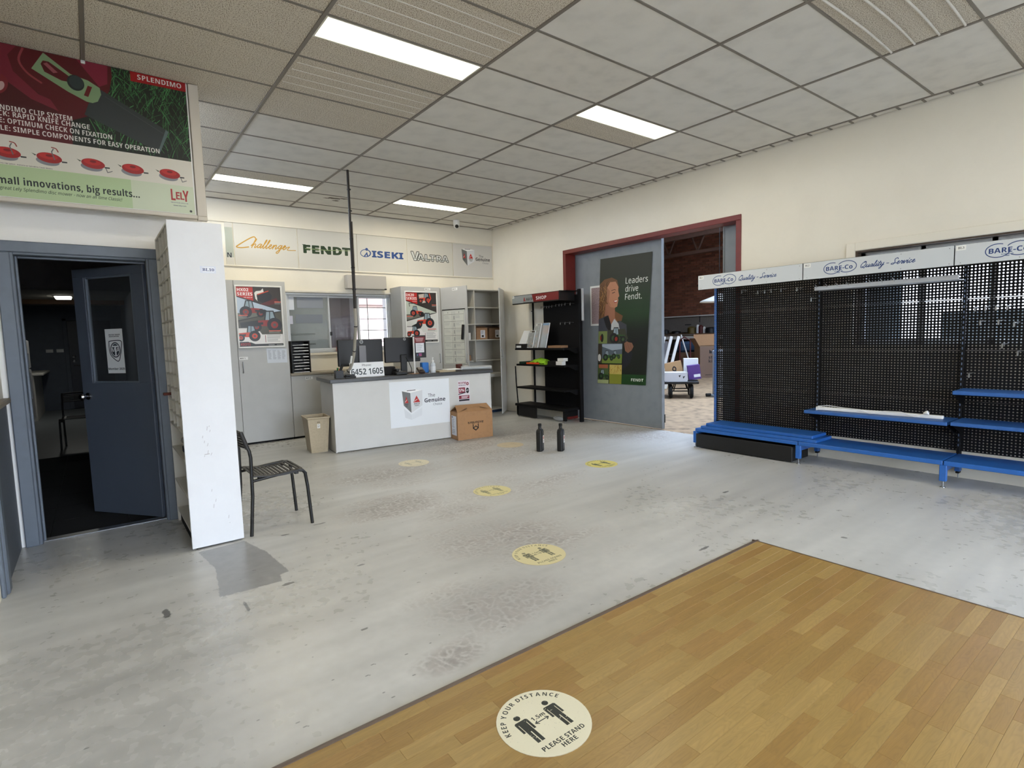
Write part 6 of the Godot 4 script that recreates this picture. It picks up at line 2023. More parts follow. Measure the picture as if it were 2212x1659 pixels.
func build_brand_panels() -> void:
	var z := ZB + 0.012
	var y0 := 2.528
	var y1 := 3.118
	var base := Color(0.80, 0.79, 0.755)
	for y in [[3.118, 3.135], [2.51, 2.528]]:
		structure("trim_4" if y[0] > 3 else "trim_5", "cream rail along the edge of the brand panels, upper" if y[0] > 3 else "cream rail along the edge of the brand panels, lower", "rail", MB.new().cbox(0.0, 4.90, y[0], y[1], ZB, ZB + 0.028, 0.004), mats.wall)
	var defs := [["gold script brand panel next to the loader poster cabinet", 0.412, 1.285], ["green block letter brand panel behind the hanging cables", 1.295, 2.165], ["blue brand panel with a small round figure emblem", 2.222, 3.105], ["silver outlined brand panel above the compact tractor poster", 3.113, 4.018], ["white brand panel with a boxed triangle logo in the corner", 4.026, 4.895], ["narrow frosted panel with a single letter beside the white end panel", 0.30, 0.402], ["narrow blank filler panel between the green and blue brands", 2.173, 2.215]]
	for i in defs.size():
		var q: Array = defs[i]
		var wm: float = q[2] - q[1]
		var W := int(wm * 600)
		var H := 354
		var cv := Cv.new(W, H, base)
		# metres on the wall to pixels of the panel
		var P := func(x: float, y: float): return Vector2((x - q[1]) / wm * W, (y1 - y) / (y1 - y0) * H)
		match i:
			0:
				var c := Color(0.72, 0.53, 0.14)
				var a: Vector2 = P.call(0.60, 2.812)
				cv.curve([P.call(0.705, 2.915), P.call(0.68, 2.945), P.call(0.60, 2.905), P.call(0.47, 2.815), P.call(0.44, 2.785), P.call(0.50, 2.777), P.call(0.60, 2.795)], 9, c)
				cv.pen("hallenge", a.x + 14, a.y + 14, 40, 7, c, 0.42, 0.98)
				cv.curve([P.call(1.075, 2.80), P.call(1.105, 2.845), P.call(1.125, 2.82), P.call(1.17, 2.835), P.call(1.135, 2.79), P.call(1.18, 2.785), P.call(1.255, 2.79)], 6, c)
			1:
				var c := Color(0.10, 0.20, 0.08)
				var a: Vector2 = P.call(1.375, 2.768)
				cv.fit("FENDT", a.x, P.call(2.105, 0).x, a.y, 68, c, "bold", 4.0)
				cv.line([P.call(1.40, 2.832), P.call(1.70, 2.826), P.call(2.0, 2.838), P.call(2.12, 2.846)], 6, Color(0.55, 0.62, 0.42))
				cv.poly([P.call(1.352, 2.892), P.call(1.41, 2.892), P.call(1.40, 2.86)], c)
			2:
				var c := Color(0.11, 0.26, 0.50)
				var a: Vector2 = P.call(2.475, 2.770)
				cv.fit("ISEKI", a.x, P.call(3.035, 0).x, a.y, 60, c, "bold", 2.5)
				var e: Vector2 = P.call(2.365, 2.825)
				cv.ell(e.x, e.y, 56, 38, c, -0.1)
				cv.ell(e.x - 3, e.y, 46, 31, base, -0.1)
				cv.poly([e + Vector2(-22, 30), e + Vector2(14, -14), e + Vector2(26, 30), e + Vector2(14, 34), e + Vector2(6, 10), e + Vector2(-8, 34)], c)
				cv.ell(e.x + 12, e.y - 38, 14, 14, c)
			3:
				var dark := Color(0.10, 0.11, 0.10)
				var a: Vector2 = P.call(3.30, 2.768)
				var v: Vector2 = P.call(3.185, 2.765)
				for o in 12:
					var d := Vector2.from_angle(TAU * o / 12) * 6
					cv.fit("ALTRA", a.x + d.x, P.call(3.93, 0).x + d.x, a.y + d.y, 62, dark)
					cv.text("V", v.x + d.x, v.y + d.y, 86, dark, "bold", 0, 1.25)
				cv.fit("ALTRA", a.x, P.call(3.93, 0).x, a.y, 62, Color(0.80, 0.81, 0.80))
				cv.text("V", v.x, v.y, 86, Color(0.80, 0.81, 0.80), "bold", 0, 1.25)
				cv.line([P.call(3.22, 2.80), P.call(3.93, 2.793)], 7, Color(0.46, 0.48, 0.47))
			4:
				cv.rect(0, 0, W, H, Color(0.80, 0.79, 0.77))
				var a: Vector2 = P.call(4.215, 3.04)
				cv.cube_logo(a.x, a.y, 170)
				var b: Vector2 = P.call(4.52, 2.83)
				cv.text("The", b.x + 44, b.y - 38, 28, Color(0.32, 0.32, 0.35), "sans")
				cv.text("Genuine", b.x, b.y, 36, Color(0.14, 0.14, 0.17), "bold", 0, 0.98)
				cv.text("Choice", b.x + 92, b.y + 30, 20, Color(0.45, 0.45, 0.48), "sans")
			5:
				cv.rect(0, 40, W, 250, Color(0.66, 0.68, 0.63))
				cv.text("N", 8, H - 62, 40, Color(0.12, 0.14, 0.2), "bold", 0)
		var t := thing("brand_panel", q[0] + "", "sign", Vector3((q[1] + q[2]) / 2, y0, ZB), "brand panels above the rear window")
		part(t, "panel", MB.new().cbox(q[1], q[2], y0, y1, ZB, z, 0.002), mats.wall)
		var mb := MB.new()
		mb.print_quad(Vector3(q[1] + 0.001, y0 + 0.001, z + 0.0006), Vector3(q[2] - 0.001, y0 + 0.001, z + 0.0006), Vector3(q[2] - 0.001, y1 - 0.001, z + 0.0006), Vector3(q[1] + 0.001, y1 - 0.001, z + 0.0006))
		part(t, "panel_print", mb, printed(cv, 0.4))


# ---------------------------------------------------------------- pigeonhole shelf with the white end panel

func build_partition_side() -> void:
	var x0 := -0.852
	var x1 := -0.532
	var za := -1.0
	var zb := -0.15
	var H := 2.235
	var t := thing("pigeonhole_shelf", "white pigeonhole shelf unit with a tall blank end panel beside the office door", "shelf unit", Vector3(-0.69, 0, -0.58))
	part(t, "end_panel", MB.new().cbox(x0 - 0.006, x1, 0.012, H, zb - 0.018, zb, 0.003), mats.white_board)
	part(t, "rear_end", MB.new().cbox(x0, x1, 0.0, H, za, za + 0.018, 0.002), mats.shelf_white)
	part(t, "back_board", MB.new().cbox(x1 - 0.012, x1 - 0.002, 0.02, H - 0.002, za + 0.018, zb - 0.018, 0.001), mats.white_board)
	part(t, "top_board", MB.new().cbox(x0, x1 - 0.012, H - 0.018, H - 0.001, za + 0.018, zb - 0.018, 0.002), mats.shelf_white)
	part(t, "kick_board", MB.new().box(x0 + 0.02, x0 + 0.03, 0.0, 0.10, za + 0.018, zb - 0.018), mats.black_matt)
	# low deep shelves, then rows of small compartments
	for y in [0.10, 0.34, 0.60, 0.80]:
		part(t, "shelf", MB.new().cbox(x0 + 0.002, x1 - 0.012, y, y + 0.016, za + 0.018, zb - 0.018, 0.002), mats.shelf_white)
	var cell := (zb - za - 0.036) / 4.0
	for k in 13:
		var y := 0.90 + k * 0.0975
		part(t, "shelf", MB.new().cbox(x0 + 0.002, x1 - 0.012, y, y + 0.010, za + 0.018, zb - 0.018, 0.001), mats.shelf_white)
	for c in range(1, 4):
		var z := za + 0.018 + c * cell
		part(t, "divider", MB.new().cbox(x0 + 0.004, x1 - 0.012, 0.816, H - 0.018, z - 0.005, z + 0.005, 0.001), mats.shelf_white)
	# small stick-on label
	var cv := Cv.new(100, 54, Color(0.86, 0.88, 0.93))
	cv.rect(16, 6, 74, 42, Color(0.92, 0.93, 0.96))
	cv.text("BL10", 52, 38, 22, Color(0.16, 0.20, 0.40), "serifbold", 1)
	var mb := MB.new()
	mb.print_quad(Vector3(-0.683, 1.897, zb + 0.001), Vector3(-0.587, 1.897, zb + 0.001), Vector3(-0.587, 1.943, zb + 0.001), Vector3(-0.683, 1.943, zb + 0.001))
	part(t, "bay_label", mb, printed(cv))
	# scuffs on the panel
	var r := RandomNumberGenerator.new()
	r.seed = 8
	var sc := MB.new()
	for i in 16:
		var y := r.randf_range(0.62, 0.86) if i < 11 else r.randf_range(0.1, 0.5)
		var x := r.randf_range(-0.75, -0.70) if i < 11 else r.randf_range(-0.72, -0.60)
		var l := r.randf_range(0.006, 0.03)
		sc.quad(Vector3(x, y, zb + 0.0004), Vector3(x + 0.002, y, zb + 0.0004), Vector3(x + 0.002 + 0.004, y + l, zb + 0.0004), Vector3(x + 0.004, y + l, zb + 0.0004))
	sc.quad(Vector3(-0.742, 0.655, zb + 0.0004), Vector3(-0.71, 0.657, zb + 0.0004), Vector3(-0.71, 0.660, zb + 0.0004), Vector3(-0.742, 0.658, zb + 0.0004))
	part(t, "scuff_marks", sc, paint(Color(0.62, 0.58, 0.58), 0.7))
	# a few things left in it
	single("strap_end", "reddish brown strap end sticking out of the pigeonholes", "strap", MB.new().cbox(-0.885, -0.80, 1.025, 1.045, -0.975, -0.93, 0.003), paint(Color(0.42, 0.20, 0.15), 0.7))
	var goods := [["parts_bag", "clear bag of fittings on the low shelf of the pigeonhole unit", Vector3(-0.72, 0.675, -0.80), Vector3(0.09, 0.055, 0.1), mats.clear], ["parts_bag", "olive bag of fittings on the low shelf of the pigeonhole unit", Vector3(-0.70, 0.675, -0.45), Vector3(0.09, 0.055, 0.11), paint(Color(0.26, 0.26, 0.16), 0.6)]]
	for q in goods:
		single(q[0], q[1], "bag", MB.new().ball(q[2], q[3], 12, 8), q[4])
	single("blue_tray", "dark blue tray of small parts on the low shelf of the pigeonhole unit", "tray", MB.new().cbox(-0.82, -0.62, 0.617, 0.66, -0.64, -0.57, 0.004), paint(Color(0.10, 0.13, 0.22), 0.5))


# ---------------------------------------------------------------- hanging mower sign

func build_hanging_sign() -> void:
	var xl := -1.80
	var xr := -0.575
	var yt := 3.40
	var yb := 2.436
	var z := -0.9
	var S := 800.0
	var W := int((xr - xl) * S)
	var H := int((3.428 - yb) * S)
	yt = 3.428
	var cv := Cv.new(W, H, Color(0.10, 0.12, 0.08))
	var P := func(x: float, y: float): return Vector2((x - xl) * S, (yt - y) * S)
	var A := func(a: Array): return a.map(func(q): return P.call(q[0], q[1]))
	var r := RandomNumberGenerator.new()
	r.seed = 21
	# grass at the side
	for i in 520:
		var x := r.randf_range(-1.15, -0.575)
		var y := r.randf_range(2.84, 3.43)
		var dx := r.randf_range(-0.10, 0.10)
		var dy := r.randf_range(0.04, 0.16)
		var g := r.randf_range(0.7, 1.9)
		cv.line(A.call([[x, y], [x + dx * 0.5, y + dy * 0.6], [x + dx, y + dy]]), r.randf_range(1.5, 4.5), Color(0.16 * g, 0.30 * g, 0.17 * g) if i % 4 else Color(0.10, 0.11, 0.08))
	# dark red disc housing
	cv.poly(A.call([[-1.8, 3.43], [-1.04, 3.43], [-1.04, 3.36], [-1.06, 3.26], [-1.12, 3.14], [-1.2, 3.05], [-1.3, 3.0], [-1.3, 2.84], [-1.8, 2.84]]), Color(0.34, 0.06, 0.08))
	cv.poly(A.call([[-1.8, 3.35], [-1.62, 3.28], [-1.45, 3.14], [-1.35, 3.02], [-1.8, 2.98]]), Color(0.28, 0.05, 0.06))
	cv.poly(A.call([[-1.72, 3.43], [-1.55, 3.43], [-1.60, 3.36], [-1.58, 3.26], [-1.46, 3.14], [-1.40, 3.12], [-1.36, 3.05], [-1.5, 3.1], [-1.66, 3.22]]), Color(0.46, 0.12, 0.18))
	cv.poly(A.call([[-1.24, 3.43], [-1.06, 3.43], [-1.07, 3.30], [-1.12, 3.27]]), Color(0.50, 0.12, 0.20))
	cv.curve(A.call([[-1.52, 3.42], [-1.545, 3.34], [-1.51, 3.27], [-1.44, 3.22]]), 10, Color(0.55, 0.22, 0.24))
	cv.ell(P.call(-1.66, 3.16).x, P.call(-1.66, 3.16).y, 36, 54, Color(0.48, 0.14, 0.16), 0.4)
	cv.ell(P.call(-1.65, 3.15).x, P.call(-1.65, 3.15).y, 14, 26, Color(0.75, 0.62, 0.6), 0.4)
	# knife and clip plate
	cv.poly(A.call([[-1.111, 3.251], [-0.73, 3.05], [-0.711, 3.037], [-0.776, 2.878], [-0.80, 2.88], [-1.219, 3.058], [-1.19, 3.14]]), Color(0.20, 0.22, 0.22))
	cv.poly(A.call([[-0.73, 3.05], [-0.711, 3.037], [-0.776, 2.878], [-0.79, 2.88]]), Color(0.34, 0.40, 0.40))
	cv.line(A.call([[-1.09, 3.21], [-0.75, 3.02]]), 3, Color(0.27, 0.29, 0.29))
	var plate := Color(0.50, 0.60, 0.44)
	cv.poly(A.call([[-1.415, 3.423], [-1.485, 3.302], [-1.30, 3.195], [-1.199, 3.150], [-1.166, 3.148], [-1.135, 3.165], [-1.112, 3.218], [-1.117, 3.262], [-1.181, 3.298], [-1.277, 3.318]]), plate)
	cv.poly(A.call([[-1.433, 3.345], [-1.42, 3.37], [-1.39, 3.37], [-1.30, 3.31], [-1.272, 3.29], [-1.285, 3.262], [-1.33, 3.262], [-1.417, 3.298]]), Color(0.34, 0.06, 0.08))
	cv.poly(A.call([[-1.42, 3.35], [-1.40, 3.362], [-1.345, 3.31], [-1.37, 3.30]]), Color(0.60, 0.32, 0.34))
	cv.ell(P.call(-1.252, 3.265).x, P.call(-1.252, 3.265).y, 38, 42, Color(0.13, 0.16, 0.16))
	cv.ell(P.call(-1.248, 3.27).x, P.call(-1.248, 3.27).y, 32, 35, Color(0.19, 0.23, 0.23))
	cv.poly(A.call([[-1.185, 3.262], [-1.161, 3.258], [-1.188, 3.185], [-1.212, 3.19]]), Color(0.40, 0.08, 0.09))
	# red name tab
	cv.poly(A.call([[-0.928, 3.433], [-0.575, 3.433], [-0.575, 3.362], [-0.928, 3.358]]), Color(0.60, 0.05, 0.06))
	var q: Vector2 = P.call(-0.885, 3.380)
	var white := Color(0.86, 0.85, 0.82)
	cv.text("SPLENDIMO", q.x, q.y, 28, white, "bold", 0, 1.02)
	# words over the picture
	var rows := [["SPLENDIMO CLIP SYSTEM", -1.29, 2.998], ["QUICK: RAPID KNIFE CHANGE", -1.195, 2.960], ["SAFE: OPTIMUM CHECK ON FIXATION", -1.07, 2.915], ["SIMPLE: SIMPLE COMPONENTS FOR EASY OPERATION", -0.782, 2.866]]
	var starts := [-1.752, -1.752, -1.742, -1.768]
	for i in 4:
		var w: Array = rows[i]
		q = P.call(w[1], w[2])
		cv.fit(w[0], P.call(starts[i], 0).x, q.x, q.y, 26.5, white)
	# white band with five small discs, pale green band, logo
	cv.rect(0, P.call(0, 2.840).y, W, H, Color(0.83, 0.81, 0.76))
	cv.poly(A.call([[-1.8, 2.645], [-0.62, 2.645], [-0.575, 2.60], [-0.575, 2.43], [-1.8, 2.43]]), Color(0.68, 0.76, 0.58))
	cv.poly(A.call([[-0.98, 2.645], [-0.575, 2.645], [-0.575, 2.43], [-0.98, 2.43]]), Color(0.77, 0.80, 0.70))
	var xs := [-1.651, -1.436, -1.195, -0.96, -0.726]
	for i in 5:
		var c: Vector2 = P.call(xs[i], 2.725)
		cv.ell(c.x - 8, c.y + 20, 50, 22, Color(0.50, 0.50, 0.52), 0.08)
		cv.ell(c.x, c.y, 54, 27, Color(0.60, 0.09, 0.08), 0.08)
		cv.ell(c.x - 4, c.y - 8, 40, 16, Color(0.72, 0.14, 0.11), 0.08)
		cv.ell(c.x, c.y - 12, 15, 7, Color(0.48, 0.06, 0.06))
		cv.poly([c + Vector2(-54, -8), c + Vector2(-74, -16), c + Vector2(-60, -3)], Color(0.24, 0.28, 0.22))
		cv.poly([c + Vector2(50, 10), c + Vector2(76, 10), c + Vector2(76, 17), c + Vector2(54, 18)], Color(0.2, 0.2, 0.2))
		if i < 2:
			cv.line([c + Vector2(22, 6), c + Vector2(12, -34), c + Vector2(20, -50)], 5, Color(0.40, 0.40, 0.40))
			cv.curve([c + Vector2(14, -58), c + Vector2(32, -54), c + Vector2(40, -38)], 5, Color(0.55, 0.2, 0.16))
		elif i != 3:
			cv.line([c + Vector2(58, 20), c + Vector2(64, 40), c + Vector2(86, 30)], 4, Color(0.40, 0.40, 0.40))
	q = P.call(-1.425, 2.649)
	cv.text("Splendimo Clip System - Available on Splendimo Classic Mowers", q.x, q.y, 6, Color(0.25, 0.25, 0.25), "sans", 2, 1.0)
	q = P.call(-0.932, 2.520)
	cv.fit("small innovations, big results...", P.call(-1.742, 0).x, q.x, q.y, 38, Color(0.10, 0.13, 0.11))
	q = P.call(-1.045, 2.481)
	cv.fit("The great Lely Splendimo disc mower - now an all time Classic!", P.call(-1.757, 0).x, q.x, q.y, 17.5, Color(0.16, 0.19, 0.17), "sans", 0.0, 0.2)
	# logo letters of uneven height
	var lg := Color(0.62, 0.10, 0.10)
	for w in [["L", -0.73, 2.53, 66.0, 0.62], ["E", -0.697, 2.540, 44.0, 0.80], ["L", -0.668, 2.540, 44.0, 0.8], ["Y", -0.652, 2.528, 66.0, 0.62]]:
		q = P.call(w[1], w[2])
		cv.text(w[0], q.x, q.y, w[3], lg, "bold", 0, w[4])
	q = P.call(-0.676, 2.510)
	cv.text("INNOVATORS IN AGRICULTURE", q.x, q.y, 6, Color(0.3, 0.3, 0.4), "sans", 1, 0.8)
	q = P.call(-0.676, 2.488)
	cv.text("www.lely.com", q.x, q.y, 8, Color(0.2, 0.2, 0.3), "sans", 1)
	q = P.call(-0.603, 2.458)
	cv.ell(q.x, q.y, 7, 7, Color(0.15, 0.15, 0.15))
	var t := thing("hanging_sign", "large mower advertising sign with a red disc and grass, hung above the office door", "sign", Vector3(-1.15, 2.40, -0.92))
	part(t, "board", MB.new().cbox(xl, -0.565, 2.41, 3.430, -0.935, -0.903, 0.003), mats.white)
	var mb := MB.new()
	mb.print_quad(Vector3(xl + 0.001, yb, z - 0.0015), Vector3(xr, yb, z - 0.0015), Vector3(xr, yt, z - 0.0015), Vector3(xl + 0.001, yt, z - 0.0015))
	part(t, "sign_print", mb, printed(cv, 0.35))
	var trim := paint(Color(0.80, 0.77, 0.72), 0.5)
	part(t, "side_channel", MB.new().cbox(-0.56, -0.492, 2.425, 3.430, -0.94, -0.895, 0.004), trim)
	part(t, "bottom_channel", MB.new().cbox(xl, -0.56, 2.402, 2.432, -0.94, -0.896, 0.004), trim)
	part(t, "corner_cap", MB.new().cbox(-0.56, -0.49, 2.392, 2.425, -0.94, -0.894, 0.004), trim)
	part(t, "hanger_clip", MB.new().cbox(-1.213, -1.187, 3.405, CEIL - 0.007, -0.91, -0.885, 0.004), mats.white)
	part(t, "wall_bracket", MB.new().cbox(-1.6, -1.55, 2.9, 2.95, -1.08, -0.935, 0.003).cbox(-0.75, -0.70, 2.9, 2.95, -1.08, -0.935, 0.003), mats.steel)


# ---------------------------------------------------------------- chairs

func make_chair() -> Node3D:
	# faces local +x; legs 0.44 apart front to back
	var t := thing("stacking_chair", "black tube frame chair with a slatted plastic seat behind the white end panel", "chair", Vector3(-0.455, 0, -0.39), "black slatted chairs")
	var tube: Material = mats.black
	for s in [-1.0, 1.0]:
		var z: float = s * 0.205
		part(t, "rear_leg", MB.new().tube([Vector3(-0.02, 0.0, z), Vector3(0.005, 0.30, z), Vector3(0.01, 0.58, z * 0.99), Vector3(0.003, 0.63, z * 0.98), Vector3(-0.015, 0.68, z * 0.96)], 0.0125, 10), tube, true)
		part(t, "side_rail", MB.new().tube([Vector3(0.005, 0.405, z), Vector3(0.20, 0.425, z), Vector3(0.33, 0.435, z), Vector3(0.37, 0.425, z), Vector3(0.392, 0.395, z)], 0.011, 10), tube, true)
		part(t, "front_leg", MB.new().tube([Vector3(0.388, 0.40, z), Vector3(0.40, 0.30, z), Vector3(0.418, 0.0, z * 1.02)], 0.0125, 10), tube, true)
	# seat of slats between two side bands, dished
	var h := func(x: float) -> float: return 0.444 - 0.020 * sin(PI * clampf((x - 0.03) / 0.36, 0.0, 1.0)) + 0.012 * clampf((x - 0.3) / 0.1, 0.0, 1.0) - 0.05 * pow(clampf((x - 0.35) / 0.05, 0.0, 1.0), 2.0)
	for s in [-1.0, 1.0]:
		var band := MB.new()
		for k in 14:
			var xa := 0.015 + k * 0.0275
			var xb := xa + 0.0275
			var z0: float = s * 0.16
			var z1: float = s * 0.215
			var lo := minf(z0, z1)
			var hi := maxf(z0, z1)
			for e in [0.0, -0.009]:
				var a := Vector3(xa, h.call(xa) + e, hi)
				var b := Vector3(xb, h.call(xb) + e, hi)
				var c := Vector3(xb, h.call(xb) + e, lo)
				var d := Vector3(xa, h.call(xa) + e, lo)
				if e == 0.0:
					band.quad(a, b, c, d)
				else:
					band.quad(d, c, b, a)
			band.quad(Vector3(xa, h.call(xa) - 0.009, hi), Vector3(xb, h.call(xb) - 0.009, hi), Vector3(xb, h.call(xb), hi), Vector3(xa, h.call(xa), hi))
			band.quad(Vector3(xb, h.call(xb) - 0.009, lo), Vector3(xa, h.call(xa) - 0.009, lo), Vector3(xa, h.call(xa), lo), Vector3(xb, h.call(xb), lo))
		part(t, "seat_band", band, mats.chair_plastic, true)
	for k in 13:
		var x := 0.02 + k * 0.0285
		part(t, "seat_slat", MB.new().cbox(x, x + 0.018, h.call(x + 0.01) - 0.009, h.call(x + 0.01), -0.162, 0.162, 0.002), mats.chair_plastic, true)
	for s in [-1.0, 1.0]:
		for x in [0.05, 0.31]:
			part(t, "seat_lug", MB.new().cbox(x, x + 0.03, 0.405, 0.425, s * 0.19 - 0.015, s * 0.19 + 0.015, 0.003), mats.chair_plastic, true)
	# back rest: curved slats and end sleeves
	for k in 6:
		var y := 0.655 + k * 0.022
		var pts := []
		for s in 13:
			var u := s / 12.0 * 2.0 - 1.0
			pts.append(Vector3(-0.015 - (y - 0.67) * 0.30 - 0.022 * (1.0 - u * u), y + (0.01 * (1.0 - u * u) if k == 5 else 0.0), u * 0.205))
		part(t, "back_slat", MB.new().tube(pts, 0.0085 if k < 5 else 0.013, 8), mats.chair_plastic, true)
	for s in [-1.0, 1.0]:
		part(t, "back_sleeve", MB.new().tube([Vector3(-0.006, 0.65, s * 0.197), Vector3(-0.028, 0.72, s * 0.20), Vector3(-0.045, 0.775, s * 0.196)], 0.015, 10), mats.chair_plastic, true)
	return t


func build_chairs() -> void:
	var c := make_chair()
	copy_of(c, "stacking_chair", Vector3(-1.50, -0.012, -6.18), -PI / 2 - 0.08, "black tube frame chair standing on the grey floor inside the dim office")


# ---------------------------------------------------------------- dim office behind the door

func build_office() -> void:
	var top := 2.62
	var dk: Material = mats.office_dark
	structure("wall_office_side", "dark wall between the office and the showroom", "wall", MB.new().box(-0.66, -0.5, -0.16, top + 0.3, -12.6, -1.2), dk)
	structure("wall_office_far", "dark blue rear wall of the office", "wall", MB.new().box(-4.2, -0.66, -0.16, top + 0.3, -12.75, -12.5), dk)
	structure("wall_office_outer", "dark outer wall of the office", "wall", MB.new().box(-4.4, -4.2, -0.16, top + 0.3, -12.75, -1.08), dk)
	structure("wall_office_front", "dark inner face of the partition beside the office door", "wall", MB.new().box(-4.2, -2.02, -0.16, top + 0.3, -1.2, -1.08), dk)
	structure("ceiling_office", "low dark ceiling of the office", "ceiling", MB.new().box(-4.2, -0.66, top, top + 0.1, -5.0, -1.2).box(-4.2, -0.66, 2.42, 2.52, -12.5, -5.1), mats.office_pale)
	structure("trim_6", "pale downstand beam across the office", "beam", MB.new().cbox(-4.2, -0.66, 2.165, 2.62, -5.1, -5.0, 0.004), mats.office_pale)
	var carpet := MB.new()
	# carpet tiles, with a missing corner tile
	for i in 4:
		for j in 8:
			var x := -2.66 + i * 0.5
			var z := -1.2 - (j + 1) * 0.5
			if i == 3 and j == 7:
				continue
			carpet.cbox(x + 0.001, minf(x + 0.499, -0.67), -0.012, -0.004 + 0.0005 * ((i + j) % 2), z + 0.001, z + 0.499, 0.002)
	structure("floor_carpet", "dark brown carpet tiles just inside the office door", "carpet", carpet, mats.carpet)
	# far door
	var d := structure("door_4", "dark panel door in the far office wall with two chrome locks", "door", MB.new().cbox(-1.72, -0.90, 0.0, 2.06, -12.5, -12.46, 0.004), mottled(Color(0.17, 0.19, 0.225), mats.tile.albedo_texture, 0.7, 0.45))
	part(d, "door_frame", MB.new().cbox(-1.80, -1.725, 0.0, 2.12, -12.5, -12.45, 0.004).cbox(-0.895, -0.82, 0.0, 2.12, -12.5, -12.45, 0.004).cbox(-1.80, -0.82, 2.065, 2.13, -12.5, -12.45, 0.004), dk)
	for y in [1.12, 1.23]:
		part(d, "lock", MB.new().lathe(Transform3D(Basis(Vector3.RIGHT, PI / 2), Vector3(-1.64, y, -12.46)), [[0.035, 0.0], [0.035, 0.012], [0.02, 0.02], [0.02, 0.05], [0.0, 0.052]], 14), mats.chrome)
	part(d, "kick_rail", MB.new().cbox(-1.66, -1.42, 1.0, 1.03, -12.46, -12.44, 0.003), mats.black)
	for q in [[-2.075, "white switch plate on the dark office wall beside the fridge"], [-1.885, "white switch plate on the dark office wall beside the far door"]]:
		var p := thing("switch_plate", q[1], "switch plate", Vector3(q[0], 1.36, -12.5), "switch plates")
		part(p, "plate", MB.new().cbox(q[0] - 0.065, q[0] + 0.065, 1.335, 1.41, -12.5, -12.485, 0.003), mats.white)
		part(p, "rocker", MB.new().cbox(q[0] - 0.02, q[0] + 0.02, 1.36, 1.385, -12.486, -12.48, 0.002), mats.white)
	# fridge, its doors towards the passage
	var f := thing("fridge", "white top-freezer fridge in the dim office", "fridge", Vector3(-2.6, 0, -9.75))
	part(f, "body", MB.new().cbox(-2.98, -2.335, 0.03, 1.60, -10.05, -9.42, 0.01), paint(Color(0.72, 0.73, 0.74), 0.4))
	for q in [[0.07, 1.045, 0.5, 1.0], [1.055, 1.60, 1.1, 1.35]]:
		var dr := part(f, "door", MB.new().cbox(-2.33, -2.26, q[0], q[1], -10.05, -9.42, 0.02), paint(Color(0.78, 0.78, 0.78), 0.35))
		part(dr, "handle", MB.new().cbox(-2.262, -2.235, q[2], q[3], -9.50, -9.47, 0.006), mats.alu)
	part(f, "foot", MB.new().box(-2.95, -2.30, -0.012, 0.03, -10.0, -9.45), mats.black)
	single("fridge_top_box", "upright pale box standing on the fridge", "box", MB.new().cbox(-2.37, -2.31, 1.60, 1.80, -9.75, -9.5, 0.004), mats.shelf_white)
	single("blue_bag", "crumpled dark blue bag on top of the fridge", "bag", MB.new().ball(Vector3(-2.52, 1.66, -9.65), Vector3(0.10, 0.06, 0.12), 12, 8), paint(Color(0.12, 0.16, 0.32), 0.6))
	single("kitchen_bench", "narrow pale bench top beyond the fridge", "bench", MB.new().cbox(-2.9, -2.1, 0.90, 0.94, -12.4, -10.2, 0.005).cbox(-2.88, -2.25, -0.012, 0.90, -12.38, -10.25, 0.004), mats.shelf_white)
	single("timber_batten", "bare timber batten under the far office ceiling", "batten", MB.new().cbox(-4.2, -0.66, 2.33, 2.42, -10.6, -10.5, 0.004), mats.timber)
	var l := thing("office_light", "small lit ceiling light in the far office", "ceiling light", Vector3(-1.66, 2.40, -9.6))
	part(l, "diffuser", MB.new().cbox(-1.78, -1.54, 2.375, 2.405, -9.85, -9.35, 0.01), glow(Color(1.0, 1.0, 0.95), 4.0))
	part(l, "backplate", MB.new().cbox(-1.80, -1.52, 2.405, 2.42, -9.88, -9.32, 0.004), mats.white)
	var a := AreaLight3D.new()
	a.name = "office_lamp_light"
	a.area_size = Vector2(0.22, 0.48)
	a.position = Vector3(0, -0.04, 0)
	a.rotation.x = -PI / 2
	a.light_energy = 0.3
	a.light_color = Color(1, 0.99, 0.95)
	a.area_range = 12.0
	a.shadow_enabled = true
	l.add_child(a)


# ---------------------------------------------------------------- workshop through the sliding door

